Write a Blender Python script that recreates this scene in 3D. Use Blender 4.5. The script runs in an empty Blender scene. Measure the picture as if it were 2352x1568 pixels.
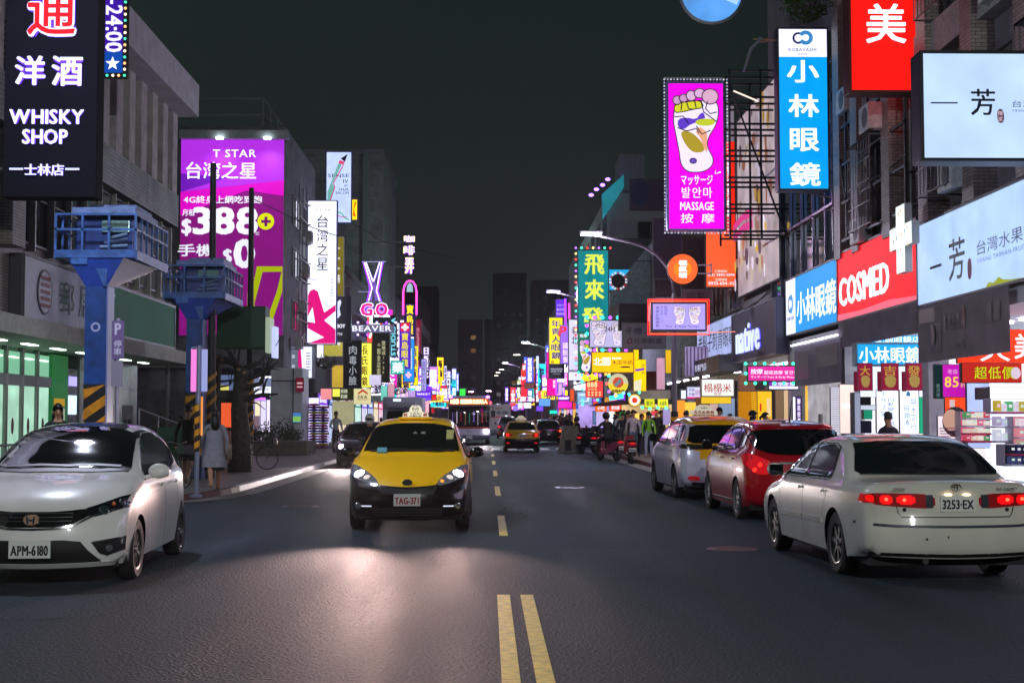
import bpy,bmesh,math,random
from mathutils import Vector,Matrix,geometry
from mathutils.bvhtree import BVHTree
R = math.radians
random.seed(7)
SC = bpy.context.scene
COL = SC.collection
# ------------------------------------------------------------------ camera
FPX,CXI,CYI,HOR,VPX,EYE = 3267.0,1176.0,784.0,960.0,1120.0,1.6
PITCH = math.atan((HOR - CYI) / FPX)
YAW = math.atan((CXI - VPX) * math.cos(PITCH) / FPX)
cam = bpy.data.objects.new('camera',bpy.data.cameras.new('camera'))
COL.objects.link(cam)
cam.data.lens = 36 * FPX / 2352
cam.data.sensor_width = 36
cam.data.clip_end = 2000
cam.location = (0,0,EYE)
cam.rotation_euler = (R(90) + PITCH,0,-YAW)
SC.camera = cam
# ------------------------------------------------------------------ night sky
wd = bpy.data.worlds.new('World'); SC.world = wd; wd.use_nodes = True
nt = wd.node_tree; nt.nodes.clear()
wo = nt.nodes.new('ShaderNodeOutputWorld'); bg = nt.nodes.new('ShaderNodeBackground')
tc = nt.nodes.new('ShaderNodeTexCoord'); sx = nt.nodes.new('ShaderNodeSeparateXYZ'); rp = nt.nodes.new('ShaderNodeValToRGB')
nt.links.new(tc.outputs['Generated'],sx.inputs[0]); nt.links.new(sx.outputs['Z'],rp.inputs[0])
rp.color_ramp.elements[0].position = 0.0; rp.color_ramp.elements[0].color = (.0112,.0128,.0135,1)
rp.color_ramp.elements[1].position = 0.30; rp.color_ramp.elements[1].color = (.0066,.0122,.0106,1)
nt.links.new(rp.outputs[0],bg.inputs[0]); bg.inputs[1].default_value = 1.0
nt.links.new(bg.outputs[0],wo.inputs[0])
SC.view_settings.view_transform = 'Standard'; SC.view_settings.look = 'None'
SC.view_settings.exposure = 0.35; SC.view_settings.gamma = 1.0
SC.render.engine = 'CYCLES'
SC.cycles.use_denoising = True
SC.cycles.max_bounces = 5; SC.cycles.diffuse_bounces = 2; SC.cycles.glossy_bounces = 2
SC.cycles.transmission_bounces = 4; SC.cycles.transparent_max_bounces = 6
SC.cycles.caustics_reflective = False; SC.cycles.caustics_refractive = False
SC.cycles.sample_clamp_indirect = 3.0
try: SC.cycles.use_light_tree = True
except Exception: pass
# ------------------------------------------------------------------ pixel -> place
MC = cam.rotation_euler.to_matrix()
def ray(px,py): return MC @ Vector(((px - CXI),(CYI - py),-FPX))
def atY(px,py,Y): d = ray(px,py); k = Y / d.y; return Vector((d.x*k,Y,EYE + d.z*k))
def atX(px,py,X): d = ray(px,py); k = X / d.x; return Vector((X,d.y*k,EYE + d.z*k))
def atZ(px,py,Z=0.0): d = ray(px,py); k = (Z - EYE) / d.z; return Vector((d.x*k,d.y*k,Z))
# ------------------------------------------------------------------ materials
_m = {}
def lin(c):
 if isinstance(c,str):
  c = c.lstrip('#'); c = [int(c[i:i+2],16)/255 for i in (0,2,4)]
  c = [x/12.92 if x <= .04045 else ((x+.055)/1.055)**2.4 for x in c]
 return tuple(c[:3]) + (1,)
def pm(col,rough=.6,metal=0,coat=0,spec=.5,noise=0,nscale=8,bump=0,bscale=60,key=None):
 k = ('p',str(col),rough,metal,coat,spec,noise,nscale,bump,bscale)
 if k in _m: return _m[k]
 m = bpy.data.materials.new('surface'); m.use_nodes = True; n = m.node_tree; b = n.nodes['Principled BSDF']
 c = lin(col)
 b.inputs['Base Color'].default_value = c; b.inputs['Roughness'].default_value = rough
 b.inputs['Metallic'].default_value = metal; b.inputs['Specular IOR Level'].default_value = spec
 b.inputs['Coat Weight'].default_value = coat; b.inputs['Coat Roughness'].default_value = .04
 if noise or bump:
  t = n.nodes.new('ShaderNodeTexCoord')
 if noise:
  a = n.nodes.new('ShaderNodeTexNoise'); a.inputs['Scale'].default_value = nscale; a.inputs['Detail'].default_value = 6
  n.links.new(t.outputs['Object'],a.inputs['Vector'])
  r = n.nodes.new('ShaderNodeValToRGB'); r.color_ramp.elements[0].position = .3; r.color_ramp.elements[1].position = .7
  r.color_ramp.elements[0].color = tuple(x*(1-noise) for x in c[:3]) + (1,)
  r.color_ramp.elements[1].color = tuple(min(1,x*(1+noise*.6)) for x in c[:3]) + (1,)
  n.links.new(a.outputs['Fac'],r.inputs[0]); n.links.new(r.outputs[0],b.inputs['Base Color'])
 if bump:
  a = n.nodes.new('ShaderNodeTexNoise'); a.inputs['Scale'].default_value = bscale; a.inputs['Detail'].default_value = 4
  n.links.new(t.outputs['Object'],a.inputs['Vector'])
  bb = n.nodes.new('ShaderNodeBump'); bb.inputs['Strength'].default_value = bump; bb.inputs['Distance'].default_value = .02
  n.links.new(a.outputs['Fac'],bb.inputs['Height']); n.links.new(bb.outputs[0],b.inputs['Normal'])
 _m[k] = m; return m
def em(col,st=1.0,light=False,var=0,vscale=1.2,gloss=False):
 """a glowing surface, a lamp or only light put into its colour; light=True is sampled as a lamp"""
 k = ('e',str(col),st,light,var,vscale)
 if k in _m: return _m[k]
 m = bpy.data.materials.new('glowing'); m.use_nodes = True; n = m.node_tree
 b = n.nodes['Principled BSDF']
 c = lin(col)
 b.inputs['Base Color'].default_value = tuple(x*.3 for x in c[:3]) + (1,); b.inputs['Roughness'].default_value = .6; b.inputs['Specular IOR Level'].default_value = .2
 b.inputs['Emission Color'].default_value = c; b.inputs['Emission Strength'].default_value = st
 if var:
  t = n.nodes.new('ShaderNodeTexCoord'); mp = n.nodes.new('ShaderNodeMapping'); a = n.nodes.new('ShaderNodeTexNoise')
  mp.inputs['Scale'].default_value = (1,1,1.6)
  a.inputs['Scale'].default_value = vscale; a.inputs['Detail'].default_value = 2
  n.links.new(t.outputs['Object'],mp.inputs[0]); n.links.new(mp.outputs[0],a.inputs['Vector'])
  r = n.nodes.new('ShaderNodeMapRange'); r.inputs[1].default_value = .3; r.inputs[2].default_value = .7
  r.inputs[3].default_value = st*(1-var); r.inputs[4].default_value = st*(1+var*.5)
  n.links.new(a.outputs['Fac'],r.inputs[0]); n.links.new(r.outputs[0],b.inputs['Emission Strength'])
 m.cycles.emission_sampling = 'FRONT' if light else 'NONE'
 _m[k] = m; return m
def glass(tint='#05070a',rough=.03): return pm(tint,rough,0,1.0,.8)
def clear_glass(key=0):
 if 'cg' in _m: return _m['cg']
 m = bpy.data.materials.new('pane_glass'); m.use_nodes = True; n = m.node_tree; n.nodes.clear()
 o = n.nodes.new('ShaderNodeOutputMaterial'); mx = n.nodes.new('ShaderNodeMixShader'); t = n.nodes.new('ShaderNodeBsdfTransparent')
 g = n.nodes.new('ShaderNodeBsdfGlossy'); g.inputs['Roughness'].default_value = .03; f = n.nodes.new('ShaderNodeFresnel'); f.inputs[0].default_value = 1.5
 t.inputs[0].default_value = (.88,.93,.92,1)
 n.links.new(f.outputs[0],mx.inputs[0]); n.links.new(t.outputs[0],mx.inputs[1]); n.links.new(g.outputs[0],mx.inputs[2]); n.links.new(mx.outputs[0],o.inputs[0])
 _m['cg'] = m; return m
BLACKM = lambda: pm((.012,.012,.013),.6)
STEEL = lambda: pm((.30,.30,.32),.4,.6)
# ------------------------------------------------------------------ objects
def tag(o,label=None,cat=None,group=None,kind=None):
 if label: o['label'] = label
 if cat: o['category'] = cat
 if group: o['group'] = group
 if kind: o['kind'] = kind
 return o
def thing(name,label,cat,loc=(0,0,0),rz=0,group=None):
 o = bpy.data.objects.new(name,None); COL.objects.link(o); o.location = loc; o.rotation_euler.z = rz
 o.empty_display_size = .2
 return tag(o,label,cat,group)
def copy_tree(o,parent=None):
 c = o.copy(); COL.objects.link(c)
 if parent is not None: c.parent = parent
 for ch in list(o.children): copy_tree(ch,c)
 return c
class MB:
 """a little mesh collector"""
 def __init__(s): s.v = []; s.f = []; s.mi = []; s.M = Matrix(); s.cur = 0
 def add(s,vs,fs,mi=None):
  o = len(s.v); s.v += [tuple(s.M @ Vector(v)) for v in vs]; s.f += [tuple(i+o for i in f) for f in fs]
  s.mi += [s.cur if mi is None else mi]*len(fs); return s
 def box(s,x0,y0,z0,x1,y1,z1,mi=None):
  v = [(x,y,z) for x in (x0,x1) for y in (y0,y1) for z in (z0,z1)]
  return s.add(v,[(0,1,3,2),(4,6,7,5),(0,4,5,1),(2,3,7,6),(0,2,6,4),(1,5,7,3)],mi)
 def bbox(s,x0,y0,z0,x1,y1,z1,b=.02,mi=None):
  """box with its vertical and horizontal edges bevelled"""
  bm = bmesh.new(); bmesh.ops.create_cube(bm,size=1)
  for v in bm.verts: v.co = Vector((x0+(v.co.x+.5)*(x1-x0),y0+(v.co.y+.5)*(y1-y0),z0+(v.co.z+.5)*(z1-z0)))
  bmesh.ops.bevel(bm,geom=bm.edges[:],offset=b,segments=2,affect='EDGES',profile=.6)
  bm.verts.index_update(); s.add([v.co[:] for v in bm.verts],[[v.index for v in f.verts] for f in bm.faces],mi); bm.free(); return s
 def tube(s,pts,r,n=8,mi=None,cap=True):
  pts = [Vector(p) for p in pts]; rs = r if isinstance(r,(list,tuple)) else [r]*len(pts)
  vs,fs = [],[]; up0 = None
  for i,p in enumerate(pts):
   d = (pts[min(i+1,len(pts)-1)] - pts[max(i-1,0)]).normalized()
   a = Vector((0,0,1)) if abs(d.z) < .9 else Vector((1,0,0))
   if up0 is not None: a = up0
   u = d.cross(a).normalized(); w = u.cross(d).normalized(); up0 = w
   for k in range(n):
    t = 2*math.pi*k/n; vs.append(p + (u*math.cos(t) + w*math.sin(t))*rs[i])
  for i in range(len(pts)-1):
   for k in range(n):
    a = i*n+k; b = i*n+(k+1) % n; fs.append((a,b,b+n,a+n))
  if cap: fs.append(tuple(range(n))); fs.append(tuple(range((len(pts)-1)*n,len(pts)*n))[::-1])
  return s.add(vs,fs,mi)
 def cyl(s,a,b,r,n=12,mi=None): return s.tube([a,b],r,n,mi)
 def ball(s,c,rx,ry=None,rz=None,n=10,m=7,mi=None):
  ry = ry or rx; rz = rz or rx; vs = [(c[0],c[1],c[2]+rz)]; fs = []
  for i in range(1,m):
   ph = math.pi*i/m
   for k in range(n):
    t = 2*math.pi*k/n; vs.append((c[0]+rx*math.sin(ph)*math.cos(t),c[1]+ry*math.sin(ph)*math.sin(t),c[2]+rz*math.cos(ph)))
  vs.append((c[0],c[1],c[2]-rz))
  for k in range(n): fs.append((0,1+k,1+(k+1) % n))
  for i in range(m-2):
   for k in range(n):
    a = 1+i*n+k; b = 1+i*n+(k+1) % n; fs.append((a,a+n,b+n,b))
  L = len(vs)-1
  for k in range(n): fs.append((L,1+(m-2)*n+(k+1) % n,1+(m-2)*n+k))
  return s.add(vs,fs,mi)
 def prism(s,poly,d0,d1,axes='xz',mi=None):
  """2-D polygon swept from d0 to d1 along the third axis"""
  def P(p,d):
   return {'xz': (p[0],d,p[1]),'yz': (d,p[0],p[1]),'xy': (p[0],p[1],d)}[axes]
  n = len(poly); vs = [P(p,d0) for p in poly] + [P(p,d1) for p in poly]
  fs = [(i,(i+1) % n,n+(i+1) % n,n+i) for i in range(n)]
  tri = geometry.tessellate_polygon([[Vector((p[0],p[1],0)) for p in poly]])
  fs += [tuple(t) for t in tri] + [tuple(n+i for i in t[::-1]) for t in tri]
  return s.add(vs,fs,mi)
 def lathe(s,prof,c=(0,0,0),n=24,axis='x',mi=None):
  vs,fs = [],[]
  for (r,h) in prof:
   for k in range(n):
    t = 2*math.pi*k/n; a,b = r*math.cos(t),r*math.sin(t)
    p = {'x': (h,a,b),'y': (a,h,b),'z': (a,b,h)}[axis]; vs.append((p[0]+c[0],p[1]+c[1],p[2]+c[2]))
  for i in range(len(prof)-1):
   for k in range(n):
    a = i*n+k; b = i*n+(k+1) % n; fs.append((a,b,b+n,a+n))
  return s.add(vs,fs,mi)
 def build(s,name,mats,parent=None,smooth=False,label=None,kind=None):
  me = bpy.data.meshes.new(name); me.from_pydata(s.v,[],s.f)
  for m in (mats if isinstance(mats,(list,tuple)) else [mats]): me.materials.append(m)
  if any(s.mi): me.polygons.foreach_set('material_index',s.mi)
  bm = bmesh.new(); bm.from_mesh(me); bmesh.ops.recalc_face_normals(bm,faces=bm.faces[:]); bm.to_mesh(me); bm.free()
  if smooth:
   me.polygons.foreach_set('use_smooth',[True]*len(me.polygons))
   if smooth is not True: me.set_sharp_from_angle(angle=R(smooth))
  me.update()
  o = bpy.data.objects.new(name,me); COL.objects.link(o)
  if parent is not None: o.parent = parent
  if label: o['label'] = label
  if kind: o['kind'] = kind
  return o
def struct(name,mb,mats,smooth=False): return mb.build(name,mats,None,smooth,kind='structure')
# ------------------------------------------------------------------ lettering
_g = {}
def glyph(ch):
 if ch in _g: return _g[ch]
 if ch == ' ': _g[ch] = ([],[],.32,[]); return _g[ch]
 cu = bpy.data.curves.new('glyph','FONT'); cu.body = ch; cu.resolution_u = 2
 ob = bpy.data.objects.new('glyph',cu); me = ob.to_mesh()
 vs = [(v.co.x,v.co.y) for v in me.vertices]; fs = [tuple(p.vertices) for p in me.polygons]
 cnt = {}
 for f in fs:
  for i in range(len(f)):
   a,b = f[i],f[(i+1) % len(f)]
   if (b,a) in cnt: del cnt[(b,a)]
   else: cnt[(a,b)] = 1
 ob.to_mesh_clear(); bpy.data.objects.remove(ob); bpy.data.curves.remove(cu)
 adv = (max(v[0] for v in vs) + .07) if vs else .3
 if ord(ch) > 0x2e80: adv = 1.0
 _g[ch] = (vs,fs,adv,list(cnt)); return _g[ch]
def lay(text,box,vertical=False,em_fit=False):
 """-> list of (char, x, y, sx, sy) placed inside box=(x0,y0,x1,y1), y up"""
 x0,y0,x1,y1 = box; out = []
 if vertical:
  n = len(text); ch = (y1-y0)/n
  for i,c in enumerate(text):
   vs = glyph(c)[0]
   if not vs: continue
   a0 = min(v[0] for v in vs); a1 = max(v[0] for v in vs); b0 = min(v[1] for v in vs); b1 = max(v[1] for v in vs)
   cjk = ord(c) > 0x2e80
   if cjk and c not in 'ー一': sx = (x1-x0)/max(a1-a0,.6); sy = ch*.86/max(b1-b0,.6)
   else: sx = sy = min((x1-x0)/1.0,ch*.86)
   cx = (x0+x1)/2; cy = y1-(i+.5)*ch
   out.append((c,cx-(a0+a1)/2*sx,cy-(b0+b1)/2*sy,sx,sy))
  return out
 pen = 0; lo = 9; hi = -9; items = []; right = 0
 left = None
 for c in text:
  vs,_,adv,_ = glyph(c)
  if vs:
   a0 = min(v[0] for v in vs)
   if left is None: left = a0
   right = pen + max(v[0] for v in vs)
   lo = min(lo,min(v[1] for v in vs)); hi = max(hi,max(v[1] for v in vs))
  items.append((c,pen)); pen += adv
 if left is None: return []
 sx = (x1-x0)/max(.05,right-left); sy = (y1-y0)/max(.25,hi-lo)
 return [(c,x0+(p-left)*sx,y0-lo*sy,sx,sy) for c,p in items if glyph(c)[0]]
def put_text(mb,text,box,d=0,bold=0,depth=0,vertical=False,mi=0,slant=0):
 """letters in the plane (x right, y up) at height d towards the viewer (z); bold in metres"""
 offs = [(0,0)] if not bold else [(0,0),(bold,bold*.6),(-bold,bold*.6),(bold,-bold*.6),(-bold,-bold*.6)]
 if bold < 0:
  b = -bold; offs = [(0,0)] + [(b*math.cos(k*math.pi/4),b*math.sin(k*math.pi/4)) for k in range(8)]
 for c,gx,gy,sx,sy in lay(text,box,vertical):
  vs,fs,_,be = glyph(c)
  for k,(ox,oy) in enumerate(offs):
   zz = d + k*.0007
   P = [(gx+v[0]*sx+ox+slant*v[1]*sy,gy+v[1]*sy+oy,zz) for v in vs]
   mb.add(P,fs,mi)
   if depth:
    n = len(P); B = [(p[0],p[1],p[2]-depth) for p in P]
    mb.add(P+B,[(b,a,a+n,b+n) for a,b in be],mi if not isinstance(depth,tuple) else mi)
def ellipse(cx,cy,rx,ry,n=20,a0=0,a1=2*math.pi): return [(cx+rx*math.cos(a0+(a1-a0)*k/n),cy+ry*math.sin(a0+(a1-a0)*k/n)) for k in range(n)]
def flat(mb,poly,d,mi=0):
 tri = geometry.tessellate_polygon([[Vector((p[0],p[1],0)) for p in poly]])
 mb.add([(p[0],p[1],d) for p in poly],[tuple(t) for t in tri],mi)
def smooth_poly(p,it=2):
 for _ in range(it):
  q = []
  for i in range(len(p)):
   a = p[i]; b = p[(i+1) % len(p)]
   q += [(a[0]*.75+b[0]*.25,a[1]*.75+b[1]*.25),(a[0]*.25+b[0]*.75,a[1]*.25+b[1]*.75)]
  p = q
 return p
def ribbon(pts,w):
 L,Rr = [],[]
 for i,p in enumerate(pts):
  a = pts[max(0,i-1)]; b = pts[min(len(pts)-1,i+1)]; dx,dy = b[0]-a[0],b[1]-a[1]; l = math.hypot(dx,dy) or 1
  nx,ny = -dy/l*w/2,dx/l*w/2; L.append((p[0]+nx,p[1]+ny)); Rr.append((p[0]-nx,p[1]-ny))
 return L + Rr[::-1]
# ------------------------------------------------------------------ cars
def crom(pts,step=.05):
 """Catmull-Rom through the points, resampled"""
 P = [Vector(p) for p in pts]; P = [P[0]*2-P[1]] + P + [P[-1]*2-P[-2]]; out = []
 for i in range(1,len(P)-2):
  n = max(1,int((P[i+1]-P[i]).length/step))
  for k in range(n):
   t = k/n; a,b,c,d = P[i-1],P[i],P[i+1],P[i+2]
   out.append(.5*((2*b)+(c-a)*t+(2*a-5*b+4*c-d)*t*t+(3*b-a-3*c+d)*t*t*t))
 out.append(P[-2]); return out
def sstep(a,b,x): t = min(1,max(0,(x-a)/(b-a))); return t*t*(3-2*t)
class Car:
 """skin built from a side silhouette; front at y=0 looking to -y"""
 def __init__(s,prof,W,belt,wheels,arch,sill=.2,th=.42,rad=.1,bow=(.22,.14),taper=(.10,.07),crown=.025,shoulder=.03,sharp=None):
  s.W = W/2; s.belt = belt; s.th = th; s.rad = rad; s.bow = bow; s.taper = taper; s.sh = shoulder
  sil = crom([Vector((a,b,0)) for a,b in prof],.05); s.sil = sil
  s.L = max(p.x for p in sil); s.y0 = min(p.x for p in sil)
  out = [(p.x,p.y) for p in sil]
  bot = []; ya = out[-1][0]; yb = out[0][0]
  for (wy,wz) in sorted(wheels,reverse=True):
   dz = sill-wz; h = math.sqrt(max(0,arch*arch-dz*dz)); bot.append((wy+h+.02,sill))
   a0 = math.atan2(dz,h); a1 = math.pi-a0
   for k in range(19): t = a0+(a1-a0)*k/18; bot.append((wy+arch*math.cos(t),wz+arch*math.sin(t)))
   bot.append((wy-h-.02,sill))
  poly = out+bot
  pts = list(poly); N = len(poly)
  segs = [(sil[i],sil[i+1]) for i in range(len(sil)-1)]
  def dist(y,z):
   p = Vector((y,z,0)); best = 9
   for a,b in segs:
    ab = b-a; t = max(0,min(1,(p-a).dot(ab)/max(1e-9,ab.length_squared))); q = (a+ab*t-p).length
    if q < best: best = q
   return best
  inner = []
  cen = Vector((s.L/2,.7,0))
  for fr in (.12,.35,.65,1.0):
   for i in range(1,len(sil)-1):
    t = (sil[i+1]-sil[i-1]).normalized(); nn = Vector((t.y,-t.x,0)); p = sil[i]+nn*rad*fr
    inner.append((p.x,p.y,rad*fr))
  def inside(y,z):
   c = False; j = N-1
   for i in range(N):
    yi,zi = poly[i]; yj,zj = poly[j]
    if (zi > z) != (zj > z) and y < (yj-yi)*(z-zi)/(zj-zi)+yi: c = not c
    j = i
   return c
  for p in inner:
   if inside(p[0],p[1]) and abs(dist(p[0],p[1])-p[2]) < rad*.1: pts.append((p[0],p[1]))
  y = .03
  while y < s.L:
   z = .22
   while z < 2:
    if inside(y,z) and dist(y,z) > rad*1.15 and min(math.hypot(y-a,z-b) for a,b in bot) > .03: pts.append((y,z))
    z += .07
   y += .085
  r = geometry.delaunay_2d_cdt([Vector(p) for p in pts],[(i,(i+1) % N) for i in range(N)],[],2,1e-5)
  V,Fc = r[0],r[2]
  vs,fs = [],[]
  good = []
  for f in Fc:
   c = sum((V[i] for i in f),Vector((0,0)))/3
   if inside(c.x,c.y): good.append(tuple(f))
  X = []
  for v in V:
   d = dist(v.x,v.y); w = s.hw(v.x,v.y)
   if d < rad: w -= rad*(1-math.sqrt(max(0,1-(1-d/rad)**2)))
   X.append(w)
  n = len(V)
  vs = [s.D(x,v.x,v.y) for v,x in zip(V,X)] + [s.D(-x,v.x,v.y) for v,x in zip(V,X)]
  fs = good + [tuple(i+n for i in f[::-1]) for f in good]
  K = 14
  for i,p in enumerate(sil):
   t = (sil[min(i+1,len(sil)-1)]-sil[max(i-1,0)]).normalized(); nn = Vector((-t.y,t.x,0))
   xe = s.hw(p.x,p.y)-rad
   for k in range(K+1):
    u = -1+2*k/K; c = crown*(1-u*u); vs.append(s.D(xe*u,p.x+nn.x*c,p.y+nn.y*c))
  o = 2*n
  for i in range(len(sil)-1):
   for k in range(K): a = o+i*(K+1)+k; fs.append((a,a+1,a+K+2,a+K+1))
  bm = bmesh.new(); bv = [bm.verts.new(v) for v in vs]
  for f in fs:
   try: bm.faces.new([bv[i] for i in f])
   except ValueError: pass
  bmesh.ops.remove_doubles(bm,verts=bm.verts[:],dist=.002)
  bmesh.ops.recalc_face_normals(bm,faces=bm.faces[:])
  bm.verts.index_update(); bm.normal_update()
  s.v = [v.co.copy() for v in bm.verts]; s.f = [[v.index for v in f.verts] for f in bm.faces]
  bm.free(); s.bvh = BVHTree.FromPolygons(s.v,s.f)
 def hw(s,y,z):
  w = s.W*(1-.10*((z-.62)/.62)**2 if z < .62 else 1-.035*((z-.62)/.4)**2 if z < s.belt else 1-.035*((s.belt-.62)/.4)**2)
  if z > s.belt: w -= s.sh*sstep(s.belt,s.belt+.06,z)+s.th*(z-s.belt)
  t = max(0,1-(y-s.y0)/1.1); w *= 1-s.taper[0]*t*t
  t = max(0,1-(s.L-y)/1.1); w *= 1-s.taper[1]*t*t
  return w
 def D(s,x,y,z):
  q = min(1.2,abs(x)/s.W)
  t = max(0,1-(y-s.y0)/.9); y2 = y+s.bow[0]*q**2.4*t*t*(3-2*t)
  t = max(0,1-(s.L-y)/.9); y2 -= s.bow[1]*q**2.4*t*t*(3-2*t)
  return Vector((x,y2,z))
 def body(s,parent,mats,pick=None,name='body'):
  me = bpy.data.meshes.new(name); me.from_pydata(s.v,[],s.f)
  for m in mats: me.materials.append(m)
  me.polygons.foreach_set('use_smooth',[True]*len(me.polygons)); me.set_sharp_from_angle(angle=R(50))
  if pick:
   for p in me.polygons: p.material_index = pick(p.center)
  o = bpy.data.objects.new(name,me); COL.objects.link(o); o.parent = parent; return o
 def hit(s,view,a,b):
  O,d = {'front': ((a,-3,b),(0,1,0)),'rear': ((a,9,b),(0,-1,0)),'right': ((3,a,b),(-1,0,0)),'left': ((-3,a,b),(1,0,0)),'top': ((a,b,4),(0,0,-1))}[view]
  p,n,i,dd = s.bvh.ray_cast(Vector(O),Vector(d))
  if p is None:
   O2 = Vector(O)+Vector(d)*(3 if view in ('right','left','front') else 4)
   p,n,i,dd = s.bvh.find_nearest(O2)
  if n.dot(Vector(d)) > 0: n = -n
  return p,n
 def patch(s,name,view,poly,mat,parent,off=.010,res=.04,rnd=0,skirt=.012,mirror=False,label=None,pick=None):
  if rnd: poly = smooth_poly(poly,rnd)
  outs = []
  for sgn in ((1,-1) if mirror else (1,)):
   if view in ('right','left'): vw = 'right' if sgn == (1 if view == 'right' else -1) else 'left'; pl = poly
   else: vw = view; pl = [(p[0]*sgn,p[1]) for p in poly]
   N = len(pl); q = []
   for i in range(N):
    a = Vector(pl[i]); b = Vector(pl[(i+1) % N]); m = max(1,int((b-a).length/res))
    for k in range(m): q.append(a+(b-a)*k/m)
   N = len(q); pts = list(q)
   x0 = min(p.x for p in q); x1 = max(p.x for p in q); z0 = min(p.y for p in q); z1 = max(p.y for p in q)
   def ins(y,z):
    c = False; j = N-1
    for i in range(N):
     yi,zi = q[i]; yj,zj = q[j]
     if (zi > z) != (zj > z) and y < (yj-yi)*(z-zi)/(zj-zi)+yi: c = not c
     j = i
    return c
   y = x0+res*.6
   while y < x1:
    z = z0+res*.6
    while z < z1:
     if ins(y,z) and min((Vector((y,z))-k).length for k in q) > res*.4: pts.append(Vector((y,z)))
     z += res
    y += res
   r = geometry.delaunay_2d_cdt(pts,[(i,(i+1) % N) for i in range(N)],[],2,1e-6)
   V = r[0]; F = [tuple(f) for f in r[2] if ins(*(sum((V[i] for i in f),Vector((0,0)))/3))]
   P = []; Q = []
   for v in V:
    p,n = s.hit(vw,v.x,v.y); P.append(p+n*off); Q.append(p-n*skirt)
   mb = MB(); mb.add(P,F)
   cnt = {}
   for f in F:
    for i in range(3):
     a,b = f[i],f[(i+1) % 3]
     if (b,a) in cnt: del cnt[(b,a)]
     else: cnt[(a,b)] = 1
   if skirt: mb.add(P+Q,[(b,a,a+len(P),b+len(P)) for a,b in cnt])
   o = mb.build(name,mat,parent,smooth=35,label=label); outs.append(o)
  return outs
 def line(s,name,view,pts,w,mat,parent,off=.004,mirror=False,res=.08):
  return s.patch(name,view,ribbon(pts,w),mat,parent,off,res,0,.006,mirror)
_wh = {}
def wheel(parent,x,y,r,w=.2,style='spoke',side=1,rimcol=(.55,.55,.57),nsp=5):
 k = (round(r,3),w,style,side,str(rimcol),nsp)
 if k in _wh:
  for src in _wh[k]:
   c = src.copy(); COL.objects.link(c); c.parent = parent; c.location = (x,y,r)
   for ch in src.children: d = ch.copy(); COL.objects.link(d); d.parent = c
  return
 h = w/2; rr = r*.68
 mb = MB(); mb.lathe([(rr,-h*.9),(r*.9,-h),(r*.985,-h*.8),(r,-h*.45),(r,h*.45),(r*.985,h*.8),(r*.9,h),(rr,h*.9),(rr,-h*.9)],n=32)
 for k2 in range(3):
  g = -h*.4+k2*h*.4; mb.lathe([(r*1.002,g-.006),(r*.985,g),(r*1.002,g+.006)],n=32)
 ty = mb.build('wheel',pm((.014,.014,.015),.75),parent,smooth=40); ty.location = (x,y,r)
 f = side*h*.72; mb = MB()
 mb.lathe([(rr*1.0,side*h*.95),(rr*.93,side*h*.9),(rr*.9,-h*.6),(rr,-h*.9)],n=32)
 mb.lathe([(0.001,f+side*.012),(rr*.17,f+side*.012),(rr*.2,f-side*.01)],n=20)
 for q in range(nsp):
  a = 2*math.pi*q/nsp+.3
  prof = [(rr*.1,-rr*.13),(rr*.5,-rr*.085),(rr*.95,-rr*.13),(rr*.95,rr*.13),(rr*.5,rr*.085),(rr*.1,rr*.13)]
  if style == 'fin': prof = [(rr*.1,-rr*.05),(rr*.95,-rr*.09),(rr*.95,rr*.09),(rr*.1,rr*.05)]
  pl = [(u*math.cos(a)-v*math.sin(a),u*math.sin(a)+v*math.cos(a)) for u,v in prof]
  mb.prism(pl,f-side*.025,f,'yz')
 rm = mb.build('rim',pm(rimcol,.28,.85),ty,smooth=40)
 mb = MB(); mb.lathe([(0.001,f-side*.06),(rr*.9,f-side*.06)],n=24)
 bk = mb.build('brake_disc',pm((.02,.02,.02),.5,.5),ty)
 _wh[k] = [ty]
def plate(parent,text,x,y,z,face,w=.36,h=.17,col='#d9dcd8',ink='#15161a',name='number_plate',bold=.0035):
 """face -1 looks to -y, +1 to +y"""
 o = MB(); o.bbox(x-w/2,y-.006,z-h/2,x+w/2,y+.006,z+h/2,.005)
 p = o.build(name,pm(col,.5),parent)
 m = MB(); m.M = Matrix.Translation((x,y+face*.008,z)) @ Matrix(((-face,0,0,0),(0,0,face,0),(0,1,0,0),(0,0,0,1)))
 put_text(m,text,(-w*.44,-h*.33,w*.44,h*.22),.001,bold)
 m.build('lettering',pm(ink,.6),p)
 return p
def underbody(parent,c,wheels,r,w,tx):
 mb = MB(); mb.box(-w/2+.12,c.y0+.35,.17,w/2-.12,c.L-.3,.30)
 for (wy,wz) in wheels:
  mb.box(-w/2+.06,wy-r-.05,.20,w/2-.06,wy+r+.05,.72)
 mb.cyl((-tx,wheels[0][0],r),(tx,wheels[0][0],r),.05); mb.cyl((-tx,wheels[1][0],r),(tx,wheels[1][0],r),.05)
 return mb.build('underbody',pm((.008,.008,.008),.8),parent)
def mirror(parent,x,y,z,mat,sgn,face=-1,w=.2,h=.13):
 mb = MB(); cx = x+sgn*(w/2+.05); vs = []
 mb.ball((cx,y,z+h*.5),w/2,.075,h*.56,14,9)
 mb.tube([(x-sgn*.02,y,z-.01),(cx-sgn*.04,y,z+.03)],.022,8)
 o = mb.build('wing_mirror',mat,parent,smooth=True)
 m2 = MB(); m2.M = Matrix.Translation((cx,y-face*.055,z+h*.5)); m2.bbox(-w*.40,-.024,-h*.42,w*.40,.024,h*.42,.01)
 m2.build('mirror_glass',pm((.05,.06,.07),.02,.9),o)
 return o
PAINT = lambda c,m=0: pm(c,.28,m,1.0,.15,noise=.10,nscale=2.2)
DARKG = lambda: glass('#04060a',.04)
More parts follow.
